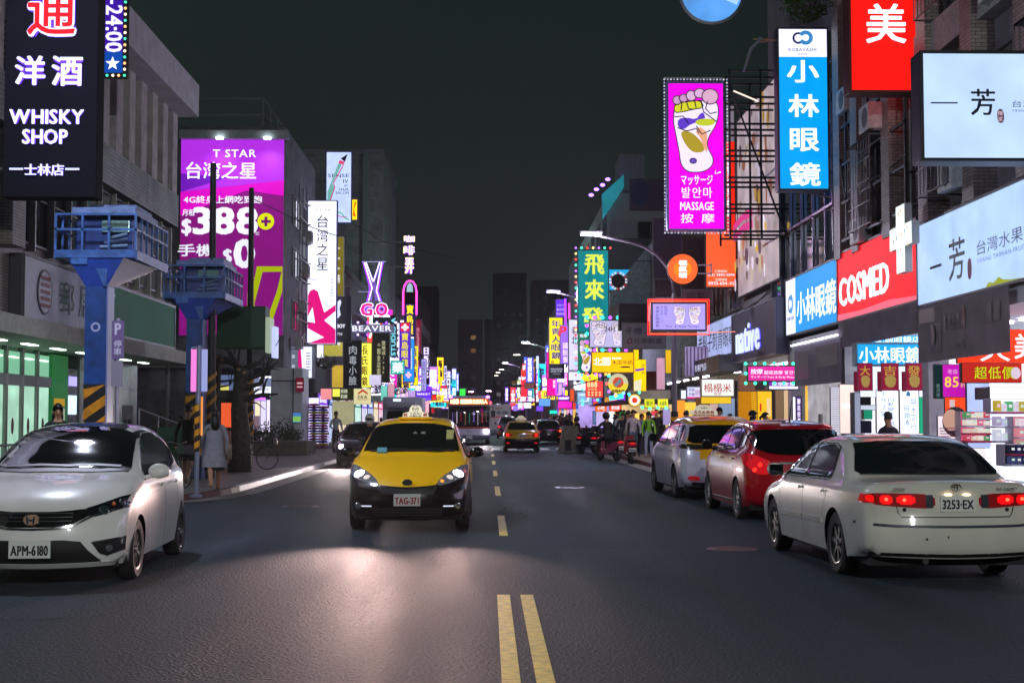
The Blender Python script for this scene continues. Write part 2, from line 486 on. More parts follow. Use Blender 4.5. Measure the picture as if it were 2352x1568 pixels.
TRIM = lambda: pm((.012,.012,.013),.45)
CHROME = lambda: pm((.75,.75,.78),.12,1)
def lamp_light(parent,loc,energy,col,rot,size=1.1,blend=.6,r=.05):
 l = bpy.data.lights.new('headlamp_light','SPOT'); l.energy = energy; l.color = col; l.spot_size = size; l.spot_blend = blend; l.shadow_soft_size = r
 o = bpy.data.objects.new('headlamp_light',l); COL.objects.link(o); o.parent = parent; o.location = loc; o.rotation_euler = rot; return o
SQ = lambda x0,z0,x1,z1: [(x0,z0),(x1,z0),(x1,z1),(x0,z1)]
def wheels4(t,ws,r,tx,w=.2,**k):
 for wy,_ in ws:
  for sg in (1,-1): wheel(t,sg*tx,wy,r,w,side=sg,**k)
def lamp_unit(c,t,name,view,poly,mirror_x=True,lensmat=None,res=.05,rnd=1):
 return c.patch(name,view,poly,lensmat or pm('#8d9096',.12,.7,1.0),t,.008,res,rnd,mirror=mirror_x)
def bulbs_on(c,parent,view,pts,r,mat,mirror_x=True,name='bulb',out=.0):
 for (x,z) in pts:
  for sg in ((1,-1) if mirror_x else (1,)):
   p,n = c.hit(view,x*sg,z); mb = MB(); mb.M = Matrix.Translation(p+n*(.010+out)) @ n.to_track_quat('Z','Y').to_matrix().to_4x4()
   mb.lathe([(0.0001,.012),(r*.55,.011),(r*.85,.007),(r,-.004),(r*1.05,-.012)],n=18,axis='z'); mb.build(name,mat,parent,smooth=40)
# ---------------------------------------------------------------- white hatchback
def white_hatchback():
 t = thing('hatchback_car','parked white hatchback with black roof, left edge of the road, nose to the viewer','car')
 ws = [(.83,.30),(3.36,.30)]
 c = Car([(.16,.19),(.05,.24),(.0,.38),(.01,.52),(.05,.66),(.13,.77),(.3,.86),(.6,.955),(.98,1.05),(1.3,1.22),(1.62,1.385),(1.95,1.48),(2.35,1.523),(2.8,1.52),(3.25,1.455),(3.55,1.36),(3.74,1.15),(3.86,.93),(3.93,.72),(3.955,.45),(3.92,.28),(3.88,.24)],
   1.695,.985,ws,.345,.21,th=.46,rad=.12,bow=(.30,.16),taper=(.06,.07))
 wp = PAINT('#e9e8e4'); c.body(t,[wp])
 c.patch('roof_panel','top',[(-.60,1.72),(.60,1.72),(.60,3.42),(-.60,3.42)],PAINT('#0d0e12'),t,.004,.12)
 c.patch('windshield','top',[(-.69,1.12),(-.4,1.03),(.4,1.03),(.69,1.12),(.585,1.86),(.3,1.92),(-.3,1.92),(-.585,1.86)],DARKG(),t,.016,.045)
 c.patch('cowl','top',[(-.68,1.02),(-.3,.93),(.3,.93),(.68,1.02),(.69,1.12),(.4,1.03),(-.4,1.03),(-.69,1.12)],TRIM(),t,.009,.06)
 c.line('wiper','front',[(-.55,1.10),(-.2,1.115),(.12,1.105)],.02,TRIM(),t,.02)
 c.line('wiper','front',[(.05,1.105),(.35,1.115),(.60,1.10)],.02,TRIM(),t,.02)
 side = [(1.22,.99),(2.0,1.0),(2.9,1.045),(3.32,1.10),(3.40,1.22),(3.05,1.36),(2.5,1.43),(2.1,1.42),(1.78,1.33),(1.45,1.14)]
 c.patch('side_window','right',side,DARKG(),t,.012,.05,mirror=True)
 c.line('pillar','right',[(2.22,.99),(2.24,1.44)],.07,TRIM(),t,.010,True)
 c.line('window_trim','right',[(1.15,.975),(2.0,.985),(2.9,1.03),(3.35,1.09)],.018,TRIM(),t,.008,True)
 for pts in ([(1.22,.96),(1.24,.40),(1.32,.26)],[(2.22,.98),(2.24,.26)],[(3.02,1.02),(2.98,.75),(2.93,.62)]): c.line('door_seam','right',pts,.009,TRIM(),t,.001,True)
 c.line('body_crease','right',[(1.3,.80),(2.2,.86),(3.1,.93)],.012,PAINT('#b9b9b8'),t,.001,True)
 for y in (2.06,2.92): c.patch('door_handle','right',[(y-.09,.865),(y+.09,.875),(y+.09,.90),(y-.09,.89)],wp,t,.03,.03,1,mirror=True)
 c.patch('grille','front',[(-.47,.735),(-.2,.715),(.2,.715),(.47,.735),(.50,.67),(.36,.60),(.2,.575),(-.2,.575),(-.36,.60),(-.50,.67)],pm((.008,.008,.009),.12,0,1),t,.010,.05)
 for k in range(3): c.line('grille_bar','front',[(-.36,.70-.035*k),(.36,.70-.035*k)],.006,pm((.06,.06,.065),.3),t,.014)
 c.line('chrome_strip','front',[(-.52,.665),(-.38,.59),(-.22,.562),(0,.556),(.22,.562),(.38,.59),(.52,.665),(.8,.745)],.018,CHROME(),t,.016)
 hl = lamp_unit(c,t,'headlight','front',[(.43,.73),(.52,.655),(.66,.69),(.80,.755),(.86,.85),(.78,.855),(.60,.785)],lensmat=pm('#1a1d24',.08,.3,1.0))
 for h in hl: pass
 bulbs_on(c,t,'front',[(.62,.725)],.05,pm((.8,.8,.82),.08,1),name='projector_lens'); bulbs_on(c,t,'front',[(.755,.785)],.038,pm((.7,.72,.8),.08,1),name='reflector')
 bulbs_on(c,t,'front',[(.69,.775)],.02,pm((.75,.2,.08),.2),name='indicator_bulb')
 mb = MB(); p,n = c.hit('front',0,.645); y = p.y-.05
 sq = smooth_poly([(-.062,.60),(.062,.60),(.072,.695),(-.072,.695)],2)
 mb.prism(sq,y,y+.05); e = mb.build('emblem',pm('#d8b090',.3,.5),t)
 mb = MB(); mb.prism([(-.045,.685),(-.028,.685),(-.022,.655),(.022,.655),(.028,.685),(.045,.685),(.034,.61),(.018,.61),(.02,.638),(-.02,.638),(-.018,.61),(-.034,.61)],y-.008,y-.001); mb.build('emblem_mark',CHROME(),e)
 c.patch('lower_grille','front',[(-.44,.44),(-.3,.455),(.3,.455),(.44,.44),(.50,.36),(.62,.235),(-.62,.235),(-.50,.36)],pm((.009,.009,.009),.6),t,.008,.05)
 c.patch('fog_lamp_bezel','front',[(.53,.43),(.80,.47),(.79,.34),(.66,.295),(.60,.32)],TRIM(),t,.008,.04,mirror=True)
 c.line('fog_lamp_strip','front',[(.55,.43),(.78,.462),(.775,.40)],.012,CHROME(),t,.016,True)
 bulbs_on(c,t,'front',[(.68,.365)],.038,pm((.6,.6,.58),.1,.9),name='fog_lamp')
 c.line('bumper_lip','front',[(-.75,.225),(0,.215),(.75,.225)],.04,wp,t,.014)
 plate(t,'APM-6180',0,-.055,.375,-1,.385,.165)
 for sg in (1,-1): mirror(t,sg*.80,1.18,.99,wp,sg,-1,.22,.14)
 c.patch('tail_light','rear',[(.52,.82),(.76,.86),(.68,1.12),(.60,1.10),(.62,.93)],em('#5a0808',.6),t,mirror=True)
 c.patch('tail_light','right',[(3.60,.86),(3.86,.84),(3.80,1.02),(3.66,1.08)],em('#6a1408',.8),t,.008,.04,1,mirror=True)
 wheels4(t,ws,.30,.74,.185,rimcol=(.16,.15,.15),nsp=9,style='fin'); underbody(t,c,ws,.30,1.695,.66)
 return t
# ---------------------------------------------------------------- yellow taxi coming
def oncoming_taxi():
 t = thing('taxi','yellow taxi with black bumper and lit headlights driving towards the viewer','taxi')
 ws = [(.92,.315),(3.67,.315)]
 c = Car([(.16,.2),(.05,.24),(.0,.38),(.0,.52),(.04,.63),(.14,.72),(.36,.83),(.7,.96),(1.02,1.06),(1.4,1.25),(1.8,1.45),(2.1,1.535),(2.6,1.58),(3.2,1.585),(3.8,1.54),(4.1,1.46),(4.32,1.2),(4.48,.98),(4.57,.7),(4.59,.42),(4.55,.26)],
   1.745,1.0,ws,.36,.2,th=.42,rad=.12,bow=(.30,.16),taper=(.07,.06))
 ye = pm('#ffc400',.45,0,.7,.3); bk = PAINT('#0b0b0d')
 c.body(t,[ye,bk],lambda p: 1 if p.z < .655+.20*sstep(.35,.85,abs(p.x)) and p.y < .9 or p.z < .60 else 0)
 c.patch('windshield','top',[(-.70,1.16),(-.4,1.07),(.4,1.07),(.70,1.16),(.61,1.84),(.3,1.90),(-.3,1.90),(-.61,1.84)],glass('#06090a',.05),t,.016,.045)
 c.line('wiper','front',[(-.6,1.115),(-.2,1.13),(.1,1.12)],.018,TRIM(),t,.02)
 c.line('wiper','front',[(.05,1.12),(.35,1.13),(.63,1.115)],.018,TRIM(),t,.02)
 side = [(1.28,1.02),(2.2,1.03),(3.6,1.07),(4.02,1.12),(4.06,1.25),(3.85,1.42),(3.2,1.49),(2.2,1.47),(1.85,1.37)]
 c.patch('side_window','right',side,DARKG(),t,.012,.05,mirror=True)
 for y in (2.32,3.3): c.line('pillar','right',[(y,1.02),(y+.03,1.49)],.07,TRIM(),t,.010,True)
 for pts in ([(1.3,1.0),(1.32,.42),(1.4,.26)],[(2.32,1.0),(2.34,.26)],[(3.3,1.0),(3.2,.62)]): c.line('door_seam','right',pts,.009,TRIM(),t,.001,True)
 for y in (2.12,3.12): c.patch('door_handle','right',[(y-.09,.885),(y+.09,.89),(y+.09,.915),(y-.09,.91)],CHROME(),t,.03,.03,1,mirror=True)
 c.line('side_strip','right',[(1.3,.44),(3.2,.46)],.03,CHROME(),t,.006,True)
 c.line('hood_seam','front',[(-.78,.90),(-.765,1.03)],.008,TRIM(),t,.001,True)
 c.line('hood_edge','front',[(-.42,.655),(-.22,.635),(0,.628),(.22,.635),(.42,.655)],.022,CHROME(),t,.012)
 c.patch('grille','front',[(-.42,.635),(0,.61),(.42,.635),(.36,.545),(-.36,.545)],pm((.01,.01,.01),.5),t,.009,.05)
 c.patch('lower_grille','front',[(-.52,.36),(.52,.36),(.46,.235),(-.46,.235)],pm((.01,.01,.01),.5),t,.009,.05)
 for k in range(3): c.line('grille_bar','front',[(-.48,.33-.035*k),(.48,.33-.035*k)],.008,pm((.05,.05,.055),.3),t,.013)
 lamp_unit(c,t,'headlight','front',[(.40,.685),(.44,.65),(.62,.70),(.81,.775),(.85,.90),(.80,.945),(.62,.86),(.46,.76)],lensmat=pm('#c9ccd4',.12,.7,1.0))
 bulbs_on(c,t,'front',[(.70,.815)],.075,em('#f4e6ff',22,True),name='headlight_lens')
 bulbs_on(c,t,'front',[(.585,.765)],.05,em('#e8dcd0',.7),name='reflector')
 bulbs_on(c,t,'front',[(.48,.715)],.026,em('#ff7a1e',2.2),False,name='indicator_bulb')
 for sg in (-1,1): lamp_light(t,(sg*.70,-.08,.82),1250 if sg < 0 else 380,(1,.66,.60),(R(90-1.2),0,R(180)),R(46),1.0,.06)
 mb = MB(); p,n = c.hit('front',0,.70); el = ellipse(0,.705,.07,.045,24)
 mb.prism(el,p.y-.03,p.y+.0); e = mb.build('emblem',pm((.05,.05,.05),.3,.6),t)
 mb = MB()
 for (rx,rz,a) in ((.066,.041,0),(.022,.040,0)):
  mb.tube([(rx*math.cos(k*math.pi/10),p.y-.034,.705+rz*math.sin(k*math.pi/10)) for k in range(21)],.0045,6)
 mb.tube([(.048*math.cos(k*math.pi/10),p.y-.034,.722+.016*math.sin(k*math.pi/10)) for k in range(21)],.004,6)
 mb.build('emblem_mark',CHROME(),e)
 bulbs_on(c,t,'front',[(.70,.375)],.05,pm((.7,.7,.66),.08,.9),name='fog_lamp')
 c.line('fog_lamp_strip','front',[(.50,.378),(.64,.376)],.014,em('#dfe6ff',.8),t,.012,True)
 c.line('bumper_lip','front',[(-.78,.225),(-.4,.2),(.4,.2),(.78,.225)],.035,bk,t,.012)
 plate(t,'TAG-371',0,-.035,.465,-1,.37,.165,'#d9dbd6','#b31c34',bold=.004)
 for sg in (1,-1): mirror(t,sg*.80,1.28,1.03,bk,sg,-1,.22,.14)
 c.patch('permit_card','front',[(.50,1.27),(.60,1.27),(.60,1.40),(.50,1.40)],pm('#b8b66a',.7),t,.028,.05)
 c.patch('permit_card','front',[(-.50,1.085),(-.36,1.085),(-.36,1.145),(-.50,1.145)],pm('#5ea0a8',.7),t,.028,.05)
 for gch,gx in (('全',-.0),('優',.12)):
  p,n = c.hit('front',gx+.03,1.35); m = MB(); m.M = Matrix.Translation((gx,p.y-.012,1.345)) @ Matrix(((1,0,0,0),(0,.55,-1,0),(0,1,.5,0),(0,0,0,1)))
  put_text(m,gch,(0,0,.065,.055),0,.003); m.build('window_lettering',pm('#8d8f86',.6),t)
 mb = MB(); mb.bbox(-.26,2.15,1.575,.26,2.42,1.62,.02); rl = mb.build('roof_sign',ye,t)
 mb = MB(); prof = [(-.20,1.61),(.20,1.61),(.19,1.68),(.10,1.70),(.085,1.76),(.05,1.80),(-.05,1.80),(-.085,1.76),(-.10,1.70),(-.19,1.68)]
 mb.prism(prof,2.22,2.36); sh = mb.build('sign_shell',em('#e9e2c8',.75),rl)
 m = MB(); m.M = Matrix.Translation((0,2.218,0)) @ Matrix(((1,0,0,0),(0,0,-1,0),(0,1,0,0),(0,0,0,1)))
 put_text(m,'松',(-.185,1.625,-.12,1.68),.002,.003,mi=0); put_text(m,'美',(.12,1.625,.185,1.68),.002,.003,mi=0)
 put_text(m,'TAXI',(-.09,1.66,.09,1.685),.002,.0015,mi=1); put_text(m,'台灣計程',(-.09,1.622,.09,1.65),.002,.001,mi=1)
 for k in range(28):
  a = 2*math.pi*k/28; b = 2*math.pi*(k+1)/28; m.add([(.05*math.cos(a),1.745+.05*math.sin(a),.002),(.05*math.cos(b),1.745+.05*math.sin(b),.002),(.043*math.cos(b),1.745+.043*math.sin(b),.002),(.043*math.cos(a),1.745+.043*math.sin(a),.002)],[(0,1,2,3)],1)
 for dz in (0,-.016): flat(m,ribbon([(-.04,1.755+dz),(-.02,1.758+dz),(0,1.74+dz),(.02,1.758+dz),(.04,1.755+dz)],.008),.002,1)
 m.build('sign_lettering',[pm('#c4262a',.6),pm('#1d2226',.6)],rl)
 wheels4(t,ws,.315,.76,.2,rimcol=(.3,.3,.31)); underbody(t,c,ws,.315,1.745,.68)
 mb = MB(); mb.ball((.36,2.0,1.22),.085,.10,.12); mb.ball((.36,2.08,.95),.22,.14,.24); mb.build('driver',pm((.2,.13,.10),.7),t,smooth=True)
 return t
def rear_pair(c,t,outer,mat): return c.patch('tail_light','rear',outer,mat,t,.010,.04,1,mirror=True)
# ---------------------------------------------------------------- white saloon, rear
def white_saloon():
 t = thing('saloon_car','old white saloon with scuffed bumper and red tail lights lit, parked at the right','car')
 ws = [(.95,.32),(3.62,.32)]
 c = Car([(.14,.22),(.03,.28),(.0,.4),(.0,.54),(.07,.65),(.3,.73),(.8,.83),(1.25,.915),(1.65,1.13),(2.0,1.315),(2.35,1.385),(2.85,1.405),(3.25,1.375),(3.55,1.275),(3.88,1.08),(4.05,1.0),(4.35,.985),(4.6,.965),(4.69,.925),(4.72,.8),(4.73,.66),(4.76,.58),(4.765,.45),(4.73,.31),(4.68,.27)],
   1.785,.93,ws,.365,.22,th=.46,rad=.11,bow=(.22,.15),taper=(.08,.06))
 wp = PAINT('#cfcdc0'); c.body(t,[wp])
 c.patch('rear_window','rear',[(-.70,1.03),(.70,1.03),(.73,1.06),(.60,1.33),(.35,1.35),(-.35,1.35),(-.60,1.33),(-.73,1.06)],glass('#0a1014',.12),t,.014,.045)
 c.patch('windshield','front',[(-.70,.96),(.70,.96),(.56,1.31),(-.56,1.31)],DARKG(),t,.014)
 c.patch('side_window','right',[(1.45,.955),(2.36,.96),(2.36,1.30),(2.12,1.27),(1.8,1.14)],DARKG(),t,.012,.05,mirror=True)
 c.patch('side_window','right',[(2.42,.96),(3.28,.97),(3.32,1.02),(3.20,1.27),(3.0,1.31),(2.42,1.315)],DARKG(),t,.012,.05,mirror=True)
 c.line('window_trim','right',[(1.4,.945),(2.4,.948),(3.36,.96),(3.34,1.06),(3.22,1.29),(3.0,1.33),(2.4,1.335),(2.08,1.29),(1.76,1.15),(1.4,.945)],.016,TRIM(),t,.009,True,.1)
 for pts in ([(1.38,.93),(1.36,.45),(1.42,.26)],[(2.4,.94),(2.4,.26)],[(3.34,.98),(3.36,.84),(3.24,.66),(3.2,.55)]): c.line('door_seam','right',pts,.009,TRIM(),t,.001,True)
 c.line('side_moulding','right',[(1.42,.50),(2.39,.515)],.055,PAINT('#c9c6b6'),t,.012,True)
 c.line('side_moulding','right',[(2.42,.515),(3.2,.525)],.055,PAINT('#c9c6b6'),t,.012,True)
 for y in (2.22,3.16): c.patch('door_handle','right',[(y-.09,.815),(y+.09,.82),(y+.09,.85),(y-.09,.845)],wp,t,.03,.03,1,mirror=True)
 c.patch('fuel_flap','left',[(3.86,.80),(4.0,.80),(4.0,.90),(3.86,.90)],wp,t,.004,.04,1)
 bs = TRIM()
 c.line('boot_seam','rear',[(-.66,.985),(-.60,.87),(-.56,.70),(-.53,.655),(.53,.655),(.56,.70),(.60,.87),(.66,.985)],.010,bs,t,.002,False)
 tl = rear_pair(c,t,[(.215,.735),(.215,.87),(.60,.88),(.82,.875),(.845,.84),(.80,.775),(.55,.752)],em('#6a0608',.55))
 for sg in (1,-1):
  for (x0,x1) in ((.40,.57),(.605,.72)):
   c.patch('brake_lamp','rear',[(sg*x0,.77),(sg*x1,.775),(sg*x1,.862),(sg*x0,.86)],em('#ea060a',.85,True),t,.018,.04,1)
  c.patch('marker_lamp','rear',[(sg*.765,.79),(sg*.82,.80),(sg*.825,.855),(sg*.765,.86)],em('#e30d0a',.9),t,.018,.04,1)
  c.patch('reverse_lamp','rear',[(sg*.235,.745),(sg*.305,.745),(sg*.305,.865),(sg*.235,.865)],pm('#40464e',.15,.2,1),t,.018,.04)
  c.patch('side_marker','right' if sg > 0 else 'left',[(4.40,.80),(4.62,.785),(4.62,.86),(4.45,.87)],em('#b40c0a',.5),t,.010,.04)
 bulbs_on(c,t,'rear',[(.50,.815),(.66,.82)],.016,em('#ff6a4a',1.6),name='bulb',out=.02)
 c.patch('plate_recess','rear',[(-.205,.70),(.205,.70),(.20,.88),(-.20,.88)],PAINT('#d8d3c4'),t,.004,.05)
 for x in (-.09,.09):
  p,n = c.hit('rear',x,.865); mb = MB(); mb.bbox(x-.03,p.y+.0,.862,x+.03,p.y+.035,.878,.004); mb.build('plate_lamp',em('#ffdca8',4,True),t)
 plate(t,'3253·EX',0,c.hit('rear',0,.79)[0].y+.012,.785,1,.34,.155)
 p,n = c.hit('rear',0,.93); mb = MB()
 for (rx,rz,dz) in ((.052,.034,0),(.017,.033,0),(.036,.012,.014)):
  mb.tube([(rx*math.cos(k*math.pi/10),p.y+.008,.935+dz+rz*math.sin(k*math.pi/10)) for k in range(21)],.0045,6)
 mb.build('emblem',pm((.25,.24,.22),.2,.9),t,smooth=True)
 m = MB(); m.M = Matrix.Translation((0,p.y+.006,0)) @ Matrix(((-1,0,0,0),(0,0,1,0),(0,1,0,0),(0,0,0,1)))
 put_text(m,'TOYOTA',(-.62,.912,-.50,.932),.0,.0015); put_text(m,'2.2 CAMRY',(.40,.912,.60,.932),.0,.0015)
 m.build('badge_lettering',pm((.1,.1,.09),.4,.5),t)
 for x in (.5,-.5): bulbs_on(c,t,'rear',[(abs(x),.725)],.018,TRIM(),name='lock')
 c.line('bumper_strip','rear',[(-.87,.585),(-.6,.57),(0,.565),(.6,.57),(.87,.585)],.024,pm('#3b3d52',.3,0,1),t,.008)
 c.line('bumper_strip','left',[(3.98,.60),(4.3,.588),(4.6,.578)],.02,pm('#2c2a2c',.5),t,.006)
 c.line('bumper_seam','left',[(4.0,.62),(4.62,.60)],.01,bs,t,.002)
 for pts in ([(-.80,.50),(-.79,.44),(-.805,.38),(-.77,.36)],[(-.74,.55),(-.73,.535)],[(.1,.47),(.115,.465)],[(.3,.45),(.32,.445)],[(-.84,.50),(-.83,.38)]): c.line('scuff','rear',pts,.022,pm((.05,.045,.04),.8),t,.003)
 for pts in ([(4.20,.46),(4.24,.36)],[(4.36,.44),(4.45,.33),(4.47,.31)]): c.line('scuff','left',pts,.014,pm((.16,.14,.11),.8),t,.003)
 c.line('bumper_lip','rear',[(-.80,.30),(0,.285),(.80,.30)],.03,TRIM(),t,.004)
 mb = MB(); mb.tube([(.30,4.35,.24),(.30,4.7,.23)],.03,10); mb.bbox(.18,4.1,.17,.48,4.5,.3,.04); mb.build('exhaust',pm((.05,.05,.05),.6,.5),t)
 for sg in (1,-1): mirror(t,sg*.83,1.52,.93,wp,sg,-1,.2,.14)
 c.patch('rear_shelf_card','rear',[(-.62,1.10),(-.40,1.11),(-.42,1.32),(-.58,1.31)],pm('#7a2418',.5),t,.008,.05)
 wheels4(t,ws,.32,.775,.195,rimcol=(.50,.49,.46),nsp=7); underbody(t,c,ws,.32,1.785,.68)
 return t
# ---------------------------------------------------------------- dark red hatchback, rear
def red_hatchback():
 t = thing('hatchback_car','dark red hatchback with large tail lights and roof aerial parked ahead of the white saloon','car')
 ws = [(.85,.32),(3.42,.32)]
 c = Car([(.14,.22),(.03,.3),(.0,.45),(.03,.62),(.12,.78),(.4,.92),(.8,1.02),(1.1,1.10),(1.5,1.33),(1.85,1.48),(2.3,1.545),(2.9,1.55),(3.5,1.51),(3.85,1.45),(4.02,1.36),(4.10,1.2),(4.15,1.08),(4.20,.95),(4.24,.78),(4.28,.62),(4.29,.45),(4.25,.3),(4.2,.26)],
   1.74,1.05,ws,.365,.2,th=.36,rad=.13,bow=(.28,.22),taper=(.08,.05))
 rd = PAINT('#a00818'); c.body(t,[rd])
 c.patch('rear_window','rear',[(-.56,1.07),(-.30,1.03),(.30,1.03),(.56,1.07),(.72,1.17),(.70,1.36),(.58,1.42),(-.58,1.42),(-.70,1.36),(-.72,1.17)],DARKG(),t,.014,.045,1)
 c.patch('windshield','front',[(-.74,1.12),(.74,1.12),(.6,1.46),(-.6,1.46)],DARKG(),t,.014)
 c.patch('side_window','right',[(1.35,1.07),(2.28,1.09),(2.28,1.46),(1.95,1.41)],DARKG(),t,.012,.05,mirror=True)
 c.patch('side_window','right',[(2.34,1.09),(3.2,1.13),(3.24,1.42),(2.9,1.46),(2.34,1.465)],DARKG(),t,.012,.05,mirror=True)
 c.patch('side_window','right',[(3.28,1.13),(3.62,1.19),(3.62,1.30),(3.29,1.41)],DARKG(),t,.012,.05,mirror=True)
 c.line('window_trim','right',[(1.3,1.055),(2.3,1.075),(3.3,1.12),(3.66,1.18)],.02,CHROME(),t,.009,True)
 for pts in ([(1.30,1.05),(1.28,.45),(1.34,.26)],[(2.3,1.06),(2.32,.24)],[(3.2,1.1),(3.12,.7),(3.02,.5)]): c.line('door_seam','right',pts,.009,TRIM(),t,.001,True)
 for y in (2.12,3.06): c.patch('door_handle','right',[(y-.09,.93),(y+.09,.94),(y+.09,.965),(y-.09,.955)],CHROME(),t,.03,.03,1,mirror=True)
 c.line('sill_strip','right',[(1.3,.27),(3.0,.28)],.03,CHROME(),t,.010,True)
 rear_pair(c,t,[(.50,.72),(.44,.86),(.47,.93),(.62,1.0),(.80,1.06),(.84,.98),(.80,.86),(.70,.74)],em('#d00a1a',.55))
 rear_pair(c,t,[(.44,.84),(.47,.92),(.58,.97),(.56,.90)],pm('#c98a80',.15,0,1))
 for sg in ('right','left'): c.patch('tail_light',sg,[(3.72,.98),(3.95,.84),(4.08,.88),(4.04,1.04),(3.84,1.06)],em('#b00918',.35),t,.010,.05,1)
 bulbs_on(c,t,'rear',[(.62,.88),(.70,.80)],.035,em('#ff2a20',1.6),name='bulb',out=.01)
 c.line('chrome_strip','rear',[(-.34,.905),(0,.90),(.34,.905)],.03,CHROME(),t,.014)
 c.patch('bumper_lower','rear',[(-.62,.24),(.62,.24),(.58,.36),(-.58,.36)],TRIM(),t,.008,.06)
 c.line('boot_seam','rear',[(-.72,1.05),(-.50,.80),(-.44,.66),(.44,.66),(.50,.80),(.72,1.05)],.010,TRIM(),t,.002)
 c.line('spoiler','rear',[(-.60,1.455),(0,1.475),(.60,1.455)],.035,rd,t,.03)
 plate(t,'6170-TR',0,c.hit('rear',0,.79)[0].y+.012,.79,1,.34,.155)
 c.patch('sticker','rear',[(.44,1.12),(.60,1.13),(.60,1.21),(.44,1.20)],pm('#d8d8d0',.6),t,.012,.05); c.patch('sticker','rear',[(.47,1.23),(.54,1.23),(.54,1.32),(.47,1.32)],pm('#d8d8d0',.6),t,.012,.05)
 c.patch('sticker','rear',[(.54,1.23),(.64,1.24),(.62,1.37),(.52,1.37)],pm('#c4141c',.6),t,.010,.05)
 mb = MB(); mb.tube([(0,3.45,1.51),(0,3.47,1.57),(0,3.62,1.88)],[.02,.012,.005],6); mb.build('aerial',TRIM(),t)
 for sg in (1,-1): mirror(t,sg*.82,1.42,1.07,TRIM(),sg,-1,.2,.15)
 wheels4(t,ws,.32,.765,.2,rimcol=(.6,.6,.62)); underbody(t,c,ws,.32,1.74,.66)
 return t
# ---------------------------------------------------------------- silver and yellow taxi van, rear
def roof_taxi_sign(t,y,z,txt,w=.3,red=True,col='#d8cfb8'):
 mb = MB(); mb.bbox(-w*.75,y-.1,z-.03,w*.75,y+.1,z+.02,.015); rl = mb.build('roof_sign',pm('#c9952a',.4),t)
 mb = MB(); mb.prism([(-w,z+.02),(w,z+.02),(w*.92,z+.10),(w*.62,z+.12),(w*.5,z+.19),(w*.25,z+.225),(-w*.25,z+.225),(-w*.5,z+.19),(-w*.62,z+.12),(-w*.92,z+.10)],y-.06,y+.06); mb.build('sign_shell',em(col,.55),rl)
 m = MB(); m.M = Matrix.Translation((0,y+.062,0)) @ Matrix(((-1,0,0,0),(0,0,1,0),(0,1,0,0),(0,0,0,1)))
 put_text(m,txt,(-w*.7,z+.035,w*.7,z+.095),.001,.004)
 flat(m,ribbon([(-w*.25,z+.16),(0,z+.145),(w*.25,z+.16)],.012),.002,1); flat(m,ribbon([(0,z+.145),(0,z+.205)],.01),.002,1)
 m.build('sign_lettering',[pm('#b8202c',.6),pm('#24404c',.6)],rl)
 return rl
